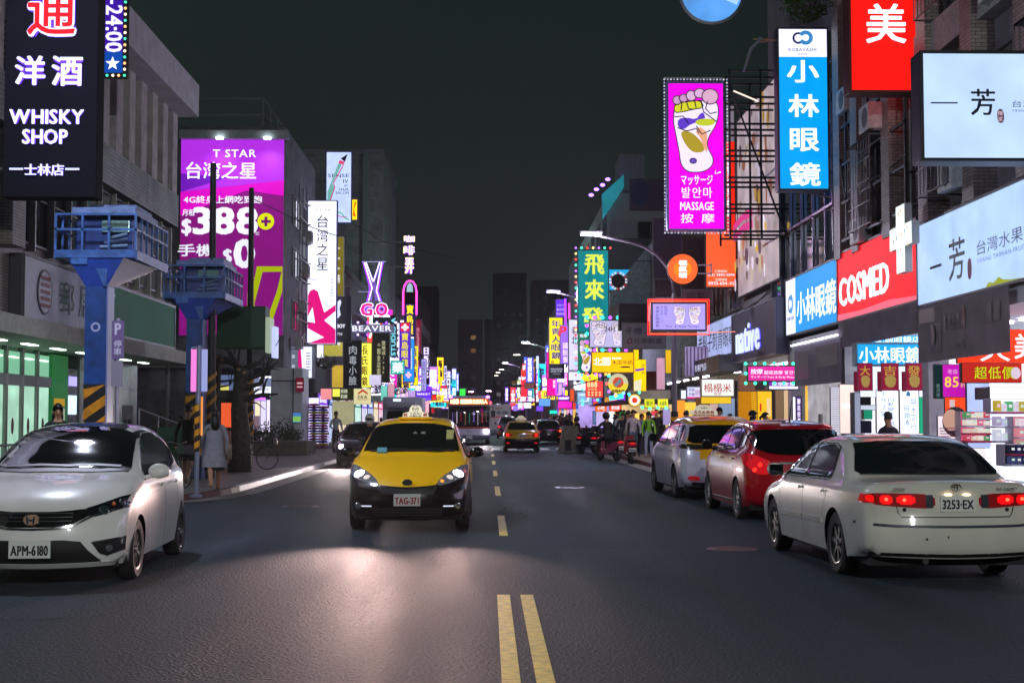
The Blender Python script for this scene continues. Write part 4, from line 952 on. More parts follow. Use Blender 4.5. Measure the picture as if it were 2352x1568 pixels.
for k,(x0,y0,x1,y1,c) in enumerate(((-2.9,24,-.4,31,.012),(.9,14.5,2.2,17.6,.026),(1.4,25,3.2,36,.013),(-4.6,11.5,-3.2,19,.022),(.6,44,4.6,53,.03),(-3.8,36,-.2,44,.016))):
 mb = MB(); mb.add([(x0,y0,.002),(x1,y0+.08,.002),(x1+.05,y1,.002),(x0-.04,y1-.1,.002)],[(0,1,2,3)]); struct('road_patch',mb,asphalt(1.2 if c < .02 else 1.75))
rr = random.Random(8)
for k in range(3):
 x,y = rr.uniform(-3,4),rr.uniform(9,30); P = [(x,y)]
 for q in range(14): x += rr.uniform(-.16,.16); y += rr.uniform(.1,.45); P.append((x,y))
 mb = MB(); rb = ribbon(P,.018); flat(mb,rb,.0045); struct('road_crack',mb,pm((.004,.004,.004),.9,spec=.05))
# ------------------------------------------------------------------ signs
def cr(ox,oy,k):
 """coordinates read off a crop -> photo coordinates used here"""
 f = 2352/4096
 return lambda *b: tuple(((ox+v*k)*f if i % 2 == 0 else (oy+v*k)*f) for i,v in enumerate(b))
XL,XR = -9.7,9.0
class Sign:
 def __init__(s,label,name,cat,org,rz,w,h,depth,face,st,frame,fw,light,group=None,back=True,var=.0,gx=None):
  s.w,s.h = w,h; s.t = thing(name,label,cat,org,0,group); s.t.rotation_euler = (R(90),0,rz); s.px = gx; s.depth = depth
  mb = MB(); mb.bbox(-fw,-fw,-depth,w+fw,h+fw,0,min(.02,depth*.2)); s.case = mb.build('casing',frame,s.t)
  mb = MB(); mb.add([(0,0,.008),(w,0,.008),(w,h,.008),(0,h,.008)],[(0,1,2,3)])
  fm = face if not isinstance(face,str) else em(face,st,light,var)
  mb.build('face',fm,s.t)
  if fw > .025:   # raised rim
   mb = MB()
   for b in ((-fw,-fw,w+fw,0),(-fw,h,w+fw,h+fw),(-fw,0,0,h),(w,0,w+fw,h)): mb.box(b[0],b[1],.001,b[2],b[3],.03)
   mb.build('rim',frame,s.t)
  if back and not isinstance(face,pm.__class__) and isinstance(face,str):
   mb = MB(); mb.add([(0,0,-depth-.006),(0,h,-depth-.006),(w,h,-depth-.006),(w,0,-depth-.006)],[(0,1,2,3)]); mb.build('back_face',fm,s.t)
  s.layers = {}; s.z = .014
 def box(s,b):
  if s.px: a = s.px(b[0],b[3]); c = s.px(b[2],b[1]); return (a[0],a[1],c[0],c[1])
  return (b[0]*s.w,(1-b[3])*s.h,b[2]*s.w,(1-b[1])*s.h)
 def mat(s,col,st):
  return em(col,st) if st else pm(col,.5)
 def text(s,txt,b,col,st=1.0,v=False,bold=.0,d=None,depth=0,name='lettering',slant=0):
  x0,y0,x1,y1 = s.box(b); s.z += .004; mb = MB()
  bw = bold*(.55 if bold > 0 else .8)*min((y1-y0)/(len(txt) if v else 1),9)
  put_text(mb,txt,(x0+abs(bw),y0+abs(bw),x1-abs(bw),y1-abs(bw)),d if d is not None else s.z,bw,depth,v,slant=slant)
  o = mb.build(name,s.mat(col,st),s.t); return o
 def poly(s,pts,col,st=1.0,name='panel',d=None,rnd=0,raw=False):
  s.z += .003; P = [(s.px(*p) if s.px else (p[0]*s.w,(1-p[1])*s.h)) for p in pts] if not raw else pts
  if rnd: P = smooth_poly(P,rnd)
  mb = MB(); flat(mb,P,d if d is not None else s.z); return mb.build(name,s.mat(col,st),s.t)
 def rect(s,b,col,st=1.0,name='panel',d=None):
  x0,y0,x1,y1 = s.box(b); return s.poly([(x0,y0),(x1,y0),(x1,y1),(x0,y1)],col,st,name,d,raw=True)
 def tube(s,pts,r,col,st=1.5,name='neon_tube',d=.08,light=False,closed=False):
  P = [(s.px(*p) if s.px else (p[0]*s.w,(1-p[1])*s.h)) for p in pts]
  if closed: P = P+[P[0]]
  mb = MB(); mb.tube([(p[0],p[1],d) for p in P],r,6); return mb.build(name,em(col,st,light),s.t,smooth=True)
 def bulbs(s,step,cols,r=.03,st=3,d=.03,inset=-.06,sides='tblr'):
  P = []; a,b = inset,inset; w,h = s.w,s.h
  nx = max(1,round((w-2*a)/step)); ny = max(1,round((h-2*a)/step))
  if 'b' in sides: P += [(a+(w-2*a)*i/nx,a) for i in range(nx)]
  if 'r' in sides: P += [(w-a,a+(h-2*a)*i/ny) for i in range(ny)]
  if 't' in sides: P += [(w-a-(w-2*a)*i/nx,h-a) for i in range(nx)]
  if 'l' in sides: P += [(a,h-a-(h-2*a)*i/ny) for i in range(ny)]
  protos = []
  for c in cols: mb = MB(); mb.ball((0,0,0),r,n=7,m=4); me = mb.build('bulb',em(c,st),s.t,smooth=True); protos.append(me)
  k = 0
  for i,p in enumerate(P[:280]):
   q = i % len(cols)
   o = protos[q] if i < len(cols) else bpy.data.objects.new('bulb',protos[q].data)
   if i >= len(cols): COL.objects.link(o); o.parent = s.t
   o.location = (p[0],p[1],d)
 def arm(s,side,X,n=2):
  """brackets back to the house wall; side +1 = towards local +x"""
  mb = MB(); L = X
  for k in range(n):
   y = s.h*(.12+.76*k/max(1,n-1)) if n > 1 else s.h*.5
   if side > 0: mb.box(s.w,y-.025,-s.depth*.7,s.w+L,y+.025,-s.depth*.7+.05)
   else: mb.box(-L,y-.025,-s.depth*.7,0,y+.025,-s.depth*.7+.05)
  mb.build('bracket',pm((.06,.06,.065),.5,.4),s.t)
def fs(label,b,Y,face,st=1.0,name='hanging_sign',cat='sign',depth=.25,frame=None,fw=.04,light=True,group=None,arm=None,back=True,var=.10):
 if Y > 68: st *= 1.3
 elif not back and Y < 66: st *= 1.3
 if not back: fw = min(fw,.012)
 cx,cy = (b[0]+b[2])/2,(b[1]+b[3])/2
 l = atY(b[0],cy,Y); r = atY(b[2],cy,Y); bo = atY(cx,b[3],Y); to = atY(cx,b[1],Y)
 org = Vector((l.x,Y,bo.z)); w = r.x-l.x; h = to.z-bo.z
 def gx(px,py): return ((px-b[0])/(b[2]-b[0])*w,(b[3]-py)/(b[3]-b[1])*h)
 s = Sign(label,name,cat,org,0,w,h,depth,face,st,frame or pm((.10,.10,.11),.5,.3),fw,light,group,back,var,gx)
 if arm: 
  L = (XR-r.x) if arm > 0 else (l.x-XL)
  if L > .05: s.arm(arm,min(L,4))
 return s
def xs(label,side,y_near,y_far,z0,z1,face,st=1.0,name='fascia_sign',cat='sign',depth=.3,frame=None,fw=.05,light=True,group=None,X=None,var=0,back=False):
 """sign flat on a house front; side R or L"""
 X = X if X is not None else (XR if side == 'R' else XL); w = y_far-y_near
 org = (X,y_far if side == 'R' else y_near,z0); rz = R(-90) if side == 'R' else R(90)
 return Sign(label,name,cat,org,rz,w,z1-z0,depth,face,st,frame or pm((.08,.08,.09),.5,.3),fw,light,group,back,var)
def yat(px,X,py=960): return atX(px,py,X).y
FOOT = [(.06,.82),(.04,.70),(.03,.60),(.07,.48),(.11,.36),(.15,.24),(.17,.12),(.24,.04),(.36,0),(.58,0),(.74,.03),(.84,.09),(.85,.16),(.80,.22),(.74,.28),(.72,.36),(.78,.45),(.90,.55),(.96,.66),(.97,.78),(.92,.85),(.60,.86),(.30,.84)]
def foot(s,b,flip=False,st=1.0,line='#3a2a5c',pale=0):
 """foot sole chart inside box b"""
 x0,y0,x1,y1 = s.box(b); W_,H_ = x1-x0,y1-y0
 def T(p): u = 1-p[0] if flip else p[0]; return (x0+u*W_,y0+p[1]*H_)
 lw = W_*.022
 def shape(pts,col,rnd=2):
  P = smooth_poly([T(p) for p in pts],rnd); cx = sum(p[0] for p in P)/len(P); cy = sum(p[1] for p in P)/len(P)
  s.z += .002; mb = MB(); big = []
  for i,p in enumerate(P):
   a,c = P[i-1],P[(i+1) % len(P)]; dx,dy = c[0]-a[0],c[1]-a[1]; l = math.hypot(dx,dy) or 1; n = (dy/l,-dx/l)
   if (p[0]-cx)*n[0]+(p[1]-cy)*n[1] < 0 and not flip and rnd > 3: n = (-n[0],-n[1])
   big.append((p[0]+n[0]*lw*(-1 if flip else 1)*sgn,p[1]+n[1]*lw*(-1 if flip else 1)*sgn))
  flat(mb,big,s.z); mb.build('outline',pm(line,.6),s.t); s.z += .002
  mb = MB(); flat(mb,P,s.z); q = lin(col); e_ = lin('#e3d6f4'); mb.build('foot_zone',em(tuple(round(q[i]*(1-pale)+e_[i]*pale,3) for i in range(3)),st),s.t)
 area = sum(FOOT[i][0]*FOOT[(i+1) % len(FOOT)][1]-FOOT[(i+1) % len(FOOT)][0]*FOOT[i][1] for i in range(len(FOOT))); sgn = 1 if area > 0 else -1
 shape(FOOT,'#e3d6f4')
 sgn = 1
 def E(cx,cy,rx,ry): return [(cx+rx*math.cos(k*math.pi/5),cy+ry*math.sin(k*math.pi/5)) for k in range(10)]
 shape([(.06,.82),(.04,.72),(.22,.73),(.42,.76),(.66,.78),(.60,.86),(.30,.84)][::1],'#c3c22a',1)
 shape(E(.10,.865,.085,.05),'#b98bb4',1); shape(E(.24,.89,.085,.045),'#b98bb4',1); shape(E(.40,.92,.10,.06),'#c9a3c6',1); shape(E(.58,.95,.11,.055),'#c9a3c6',1); shape(E(.80,.91,.17,.09),'#c99cb8',2)
 shape([(.10,.55),(.12,.64),(.30,.655),(.50,.63),(.58,.70),(.66,.72),(.70,.64),(.60,.60),(.40,.58),(.22,.50)],'#5a35b8',1)
 shape([(.46,.60),(.58,.64),(.84,.64),(.92,.60),(.82,.555),(.56,.555)],'#b2bb2c',1)
 shape([(.16,.46),(.24,.50),(.42,.47),(.62,.36),(.68,.27),(.62,.23),(.42,.23),(.26,.33)],'#a08a28',2)
 shape([(.55,.55),(.74,.48),(.72,.34),(.74,.24),(.68,.24),(.60,.40),(.48,.48)],'#d99a7a',1)
 shape(E(.43,.13,.06,.025),'#6a45b0',1)
 for L_ in ([(.04,.66),(.22,.67),(.34,.58)],[(.60,.86),(.66,.72),(.94,.60)],[(.10,.53),(.30,.49),(.50,.52),(.56,.46)],[(.50,.55),(.62,.45),(.80,.50)],[(.30,.84),(.34,.76),(.44,.75)],[(.20,.84),(.18,.74)],[(.47,.85),(.50,.77)],[(.74,.85),(.70,.76),(.80,.70),(.94,.72)]):
  s.z += .0005; mb = MB(); flat(mb,ribbon([T(p) for p in L_],lw*1.1),s.z); mb.build('outline',pm(line,.6),s.t)
def lines_of(s,b,n,col,st=0,gap=.5,v=False):
 """rows of small print too small to read in the photograph, as short bars"""
 x0,y0,x1,y1 = s.box(b); s.z += .003; mb = MB(); rr = random.Random(int(b[0]*7+b[1]*3))
 for i in range(n):
  ya = y1-(i+.5)*(y1-y0)/n; hh = (y1-y0)/n*gap/2; x = x0
  while x < x1:
   l = (y1-y0)/n*gap*rr.uniform(.7,1.1)
   mb.add([(x,ya-hh,s.z),(min(x1,x+l),ya-hh,s.z),(min(x1,x+l),ya+hh,s.z),(x,ya+hh,s.z)],[(0,1,2,3)]); x += l*1.35
 mb.build('small_print',s.mat(col,st),s.t,kind='stuff')
# ------------------------------------------------------------------ houses
CONC = pm((.20,.19,.19),.8,noise=.35,nscale=1.2,bump=.2,bscale=30)
def tilemat(c1,c2,mort,bw=.24,rh=.065,rough=.5):
 m = bpy.data.materials.new('tiles'); m.use_nodes = True; n = m.node_tree; b = n.nodes['Principled BSDF']; L = n.links.new
 t = n.nodes.new('ShaderNodeTexCoord'); mp = n.nodes.new('ShaderNodeMapping'); mp.inputs['Rotation'].default_value = (R(90),0,R(90)) 
 sx_ = n.nodes.new('ShaderNodeSeparateXYZ'); cb = n.nodes.new('ShaderNodeCombineXYZ'); ad = n.nodes.new('ShaderNodeMath')
 L(t.outputs['Object'],sx_.inputs[0]); L(sx_.outputs['X'],ad.inputs[0]); L(sx_.outputs['Y'],ad.inputs[1]); L(ad.outputs[0],cb.inputs['X']); L(sx_.outputs['Z'],cb.inputs['Y'])
 br = n.nodes.new('ShaderNodeTexBrick'); br.inputs['Scale'].default_value = 1; br.inputs['Brick Width'].default_value = bw; br.inputs['Row Height'].default_value = rh; br.inputs['Mortar Size'].default_value = .006
 br.inputs['Color1'].default_value = c1+(1,); br.inputs['Color2'].default_value = c2+(1,); br.inputs['Mortar'].default_value = mort+(1,)
 L(cb.outputs[0],br.inputs['Vector']); no = n.nodes.new('ShaderNodeTexNoise'); no.inputs['Scale'].default_value = .7; no.inputs['Detail'].default_value = 6; L(t.outputs['Object'],no.inputs['Vector'])
 mx = n.nodes.new('ShaderNodeMix'); mx.data_type = 'RGBA'; mx.blend_type = 'MULTIPLY'; mx.inputs[0].default_value = .7
 rp_ = n.nodes.new('ShaderNodeValToRGB'); rp_.color_ramp.elements[0].color = (.35,.33,.31,1); rp_.color_ramp.elements[0].position = .3; rp_.color_ramp.elements[1].position = .65
 L(no.outputs['Fac'],rp_.inputs[0]); L(br.outputs['Color'],mx.inputs[6]); L(rp_.outputs[0],mx.inputs[7]); L(mx.outputs[2],b.inputs['Base Color']); b.inputs['Roughness'].default_value = rough
 bp = n.nodes.new('ShaderNodeBump'); bp.inputs['Strength'].default_value = .5; bp.inputs['Distance'].default_value = .008; bp.invert = True; L(br.outputs['Fac'],bp.inputs['Height']); L(bp.outputs[0],b.inputs['Normal'])
 return m
TBEI = tilemat((.42,.39,.36),(.34,.31,.29),(.10,.095,.09)); TBRN = tilemat((.38,.29,.26),(.26,.20,.18),(.06,.05,.05),.22,.07); TGRY = tilemat((.46,.50,.50),(.36,.39,.39),(.07,.07,.07),.3,.1)
WGL = glass('#0a1216',.08); FRM = pm((.18,.18,.19),.4,.6); DRK = pm((.02,.022,.024),.6)
def window(parent,x0,y0,z0,x1,y1,z1,nx=2,nz=1,lit=None,name='window',bars=False):
 """framed window; x0==x1: plane facing the street, else plane facing the viewer"""
 fx = x0 == x1; s_ = (1 if x0 < 0 else -1); mb = MB(); t_ = .05
 def B(m,a,b,c,d,out0,out1):   # a..c horizontal, b..d vertical
  if fx: m.box(x0+s_*out0,a,b,x0+s_*out1,c,d)
  else: m.box(a,y0-out1,b,c,y0-out0,d)
 ha,hb = (y0,y1) if fx else (x0,x1)
 for bb in ((ha,z0,hb,z0+t_),(ha,z1-t_,hb,z1),(ha,z0+t_,ha+t_,z1-t_),(hb-t_,z0+t_,hb,z1-t_)): B(mb,*bb,-.02,.06)
 for k in range(1,nx): c = ha+(hb-ha)*k/nx; B(mb,c-.02,z0+t_,c+.02,z1-t_,-.01,.05)
 for k in range(1,nz): c = z0+(z1-z0)*k/nz; B(mb,ha+t_,c-.02,hb-t_,c+.02,-.012,.048)
 w = mb.build(name,FRM,parent)
 for i in range(nx):
  for j in range(nz):
   m = MB(); a = ha+(hb-ha)*i/nx+.03; c = ha+(hb-ha)*(i+1)/nx-.03; b = z0+(z1-z0)*j/nz+.03; d = z0+(z1-z0)*(j+1)/nz-.03
   B(m,a,b,c,d,0,.012); m.build('pane',em(lit,.6) if lit else WGL,w)
 return w
def acunit(parent,x,y,z,fx=True,s_=-1,name='air_conditioner',label=None):
 t = thing(name,label,'air conditioner',(x,y,z),0,'air conditioners on the house fronts'); mb = MB(); mb.bbox(-.16,-.42,0,.16,.42,.60,.02); mb.build('casing',pm((.5,.5,.48),.5,noise=.3),t)
 mb = MB(); mb.lathe([(.001,s_*.165),(.22,s_*.165),(.235,s_*.16)],(0,-.08,.3),20,'x')
 mb.build('fan',DRK,t); m = MB()
 for k in range(7): m.lathe([(.04+.03*k,s_*.172),(.046+.03*k,s_*.172)],(0,-.08,.3),20,'x')
 m.build('fan_grille',pm((.35,.35,.34),.5),t,kind='stuff')
 mb = MB(); mb.box(-.02,-.38,-.04,-s_*.5,-.34,0); mb.box(-.02,.34,-.04,-s_*.5,.38,0); mb.build('bracket',FRM,t); return t
# ---- post office building, left
t = thing('post_office_building','beige tiled post office with tall window piers and deep parapet, at the left','building')
mb = MB(); mb.box(-26,6,3.5,-10.0,44.1,11.0); mb.box(-26,6,0,-12.2,44.1,3.5); mb.build('wall',TBEI,t)
mb = MB(); mb.box(-26,6,11.0,-9.05,44.25,12.0); mb.box(-25,8,12.0,-12.2,44.2,13.6); mb.build('parapet',pm((.62,.60,.68),.7,noise=.2,nscale=2),t)
mb = MB(); mb.box(-10.0,6,7.5,-9.62,44.12,8.5); mb.build('spandrel',TGRY,t)
mb = MB(); mb.box(-26,6,3.25,-9.2,44.9,3.62); mb.build('canopy',pm((.38,.40,.34),.7,noise=.2),t)
pil = None
for k in range(24):
 y = 44.05-1.32*k
 mb = MB(); mb.box(-10.0,y-.62,8.5,-9.66,y,11.0); mb.build('pier',pm((.52,.48,.48),.7,noise=.25,nscale=3),t)
 window(t,-9.98,y-1.31,8.55,-9.98,y-.63,10.98,1,3)
 mb = MB()
 for j in range(9): mb.box(-9.93,y-1.28,8.62+j*.13,-9.86,y-.66,8.67+j*.13)
 mb.build('louvre',DRK,t)
 window(t,-9.97,y-1.28,5.35,-9.97,y-.06,7.48,1,2)
 mb = MB(); mb.box(-10.0,y-.05,5.2,-9.80,y+.03,7.5); mb.build('mullion',pm((.35,.35,.33),.5,.4),t)
mb = MB(); mb.box(-10.0,28.6,5.1,-9.55,29.4,7.45); mb.build('pier',TBEI,t)
# ground floor, recessed behind the canopy
mb = MB(); mb.box(-12.2,38.4,0.12,-11.0,44.7,3.25); mb.build('granite_wall',pm((.22,.26,.25),.4,noise=.35,nscale=5),t)
for j in range(4):
 for k in range(7):
  mb = MB(); mb.box(-11.0,38.45+.9*k,.14+.78*j,-10.97,38.45+.9*k+.885,.14+.78*j+.765); mb.build('granite_panel',pm((.24+.03*((k*j) % 3),.29+.03*((k*j) % 3),.28+.03*((k*j) % 3)),.35,noise=.3,nscale=4),t)
GLOW = em('#b4e8cc',.72,True,.35,.9)
for k in range(6):
 y0 = 29.2+1.12*k
 mb = MB(); mb.box(-11.02,y0+.07,.16,-11.0,y0+1.05,2.36); d = mb.build('glass_door',GLOW,t)
 mb = MB(); mb.prism(ellipse(y0+.56,1.42,.085,.19,16),-10.985,-10.975,'yz'); mb.build('oval_emblem',pm('#7c4a4a',.6),d)
 mb = MB(); mb.box(-11.02,y0+.07,2.62,-11.0,y0+1.05,3.15); mb.build('fanlight',em('#8fd9b0',.55),t)
 mb = MB(); mb.box(-10.995,y0+.15,3.0,-10.97,y0+.9,3.03); mb.build('ceiling_tube',em('#e8fff2',2.2,True),t)
 mb = MB(); mb.box(-11.05,y0-.06,.12,-10.93,y0+.07,3.25); mb.build('door_frame',pm((.20,.20,.19),.4,.5),t)
 mb = MB(); mb.box(-11.05,y0+.07,2.36,-10.93,y0+1.06,2.62); mb.build('transom',pm((.10,.12,.11),.4,.5),t)
mb = MB(); mb.box(-11.05,35.95,.12,-10.95,37.3,3.2); mb.build('green_panel',em('#2f8f4c',.28,True,.3,.6),t)
for (a,b,c,d,cc) in ((36.1,1.9,37.0,2.1,'#d0a018'),(36.1,1.35,37.0,1.85,'#c5cfc0'),(36.1,.9,37.0,1.25,'#aebfae')):
 mb = MB(); mb.box(-10.94,a,b,-10.93,c,d); mb.build('notice',em(cc,.5),t)
mb = MB(); mb.box(-11.2,37.35,.12,-11.0,38.35,2.9); mb.build('cash_machine',pm((.10,.12,.14),.4),t)
mb = MB(); mb.box(-10.99,37.5,1.7,-10.97,38.2,2.2); mb.build('screen',em('#c8e8ff',1.2),t); mb = MB(); mb.box(-10.99,37.5,2.45,-10.97,38.2,2.7); mb.build('screen',em('#b0a8ff',1.0),t)
for k in range(7):
 mb = MB(); mb.box(-10.3,29.4+k*2.1,3.225,-10.15,30.2+k*2.1,3.249); mb.build('canopy_fill_lamp',em('#dcffe4',3.5,True),t)  # added lamps, there to brighten the granite wall under the canopy
# side wall facing the viewer across the lane between the houses
# ---- steps and handrails
def railing(name,label,pts,z0,hgt=.95,bars=True,col=(.25,.26,.26),step=.14):
 t = thing(name,label,'railing',pts[0]); o = Vector(pts[0]); P = [Vector(p)-o for p in pts]; m = pm(col,.35,.7)
 mb = MB(); mb.tube([p+Vector((0,0,hgt)) for p in P],.025,8); mb.build('handrail',m,t,smooth=True)
 mb = MB(); mb.tube([p+Vector((0,0,.12)) for p in P],.018,6); mb.build('bottom_rail',m,t,smooth=True)
 for a,b in zip(P,P[1:]):
  L = (b-a).length; n = max(1,int(L/(step if bars else 1.1)))
  for k in range(n+1):
   p = a+(b-a)*k/n; mb = MB(); mb.cyl(p+Vector((0,0,.12 if bars and k % 8 else 0)),p+Vector((0,0,hgt)),.009 if bars and k % 8 else .02,6); mb.build('baluster' if bars and k % 8 else 'post',m,t)
 return t
railing('railing','dark metal railing with thin bars before the lit green glass doors',[(-9.6,27.5,.12),(-8.9,31.8,.12)],0)
railing('handrail','steel handrail on the dark steps beside the granite wall',[(-9.4,38.6,.9),(-8.3,42.8,.12),(-8.2,46,.12)],0,.95,False,(.4,.4,.42))
st = thing('steps','dark granite steps rising to the post office side entrance','steps',(-10,39,0))
for k in range(4): mb = MB(); mb.box(-.9,.5+.35*k,.12,1.2,3.9,.12+.16*(k+1)); mb.build('step',pm((.10,.11,.105),.5,noise=.3),st)
# ---- billboard building, left
t = thing('corner_building','dark tall house carrying the purple advertising wall','building')
mb = MB(); mb.box(-26,68.1,4.0,-9.75,80,15.6); mb.box(-26,69,0,-13.6,80,4.0); mb.build('wall',pm((.24,.26,.26),.8,noise=.3,nscale=2),t)
mb = MB(); mb.box(-10.38,68.1,.12,-8.85,70.5,4.0); mb.build('white_pier',pm((.66,.69,.74),.5,noise=.12,nscale=2),t)
mb = MB(); mb.box(-10.38,68.06,3.35,-8.9,68.09,3.40); mb.box(-9.3,68.04,.12,-9.26,68.09,4.0); mb.build('joint',DRK,t)
for z in (6.0,8.6,11.2):
 window(t,-9.73,70.5,z,-9.73,73.5,z+1.5,3,1); window(t,-9.73,75,z,-9.73,78,z+1.5,3,1)
mb = MB()
for k in range(5): mb.box(-10.9+k*.0,68.3+k*2.4,15.6,-10.85,68.35+k*2.4,17.0)
for z in (16.2,17.0): mb.box(-10.9,68.3,z,-10.85,78,z+.05); mb.box(-14,68.3,z,-10.85,68.35,z+.05)
mb.build('roof_railing',pm((.3,.33,.33),.5,.4),t)
# ---- far left houses
def block(name,label,x0,y0,x1,y1,h,mat,wins=(),lit=.12,side=None,floors=None,seed=1,fr=3.2,wy=2.4):
 t = thing(name,label,'building'); rr = random.Random(seed); mb = MB(); mb.box(x0,y0,0,x1,y1,h); mb.build('wall',mat,t)
 mb = MB(); mb.box(min(x0,x1)-.1,y0-.1,h,max(x0,x1)+.1,y1+.1,h+.5); mb.build('parapet',mat,t)
 X = x0 if side == 'R' else x1
 n = int((h-4.2)/fr)
 for f in range(n):
  z = 4.6+f*fr; k = 0; y = y0+1
  while y+wy < y1 and 'x' in wins:
   if k < 14: window(t,X+(.03 if side == 'L' else -.03),y,z,X+(.03 if side == 'L' else -.03),y+wy*.7,z+1.5,2,1,lit=rr.choice(['#ffd28a','#e6e0ff','#fff0c8']) if rr.random() < lit else None)
   y += wy; k += 1
  x = min(x0,x1)+1
  while x+2 < max(x0,x1) and 'y' in wins:
   window(t,x,y0-.03,z,x+1.2,y0-.03,z+1.1,2,1,lit=rr.choice(['#8a6a3a','#7a5028','#8a8268']) if rr.random() < lit else None); x += 2.1
 return t
block('row_house','low dark house behind the T STAR lightbox',-24,80.2,-9.75,97,13.5,pm((.12,.12,.13),.8,noise=.3),'x',.05,'L',seed=3)
block('row_house','low house behind the scissors sign',-24,97.2,-9.75,131,11.5,pm((.13,.13,.14),.8,noise=.3),'x',.08,'L',seed=4)
tb = block('tower_house','tall dark green-grey house rising above the left signs',-27,131.2,-9.75,150,26,TGRY,'',0,'L',seed=5)
mb = MB(); mb.box(-11.6,131.0,12,-10.9,131.2,26); mb.build('pilaster',pm((.3,.34,.32),.7),tb)
for k,(y0,y1,h,c) in enumerate(((150.2,175,14,(.10,.10,.11)),(175.2,205,12,(.12,.11,.12)),(205.2,240,19,(.09,.09,.10)),(240.2,300,13,(.10,.10,.10)))):
 block('row_house',['dark house behind the tall coffee sign','dark house with the blue eyewear signs','taller dark house before the end of the street','last dark house on the left side'][k],-24,y0,-9.75,y1,h,pm(c,.8,noise=.3),'xy',.1,'L',seed=6+k)
# ---- far end of the street
for k,(x0,y,x1,h,lab,lit) in enumerate(((-7.2,345,-1.2,25,'dark tower block with a few lit windows at the end of the street',.22),(1.5,400,11,42,'black high-rise right of the street end',.01),(12,380,26,38,'wide black high-rise behind the far right signs',.02),(-24,420,-15,40,'far black tower left of the lit block',.03),(-1,430,1.4,31,'narrow dark block between the far towers',.03))):
 block('tower_block',lab,x0,y,x1,y+20,h,pm((.12,.11,.125),.9),'y',lit,'L',seed=20+k)
mb = MB(); mb.ball((0,0,0),1); 
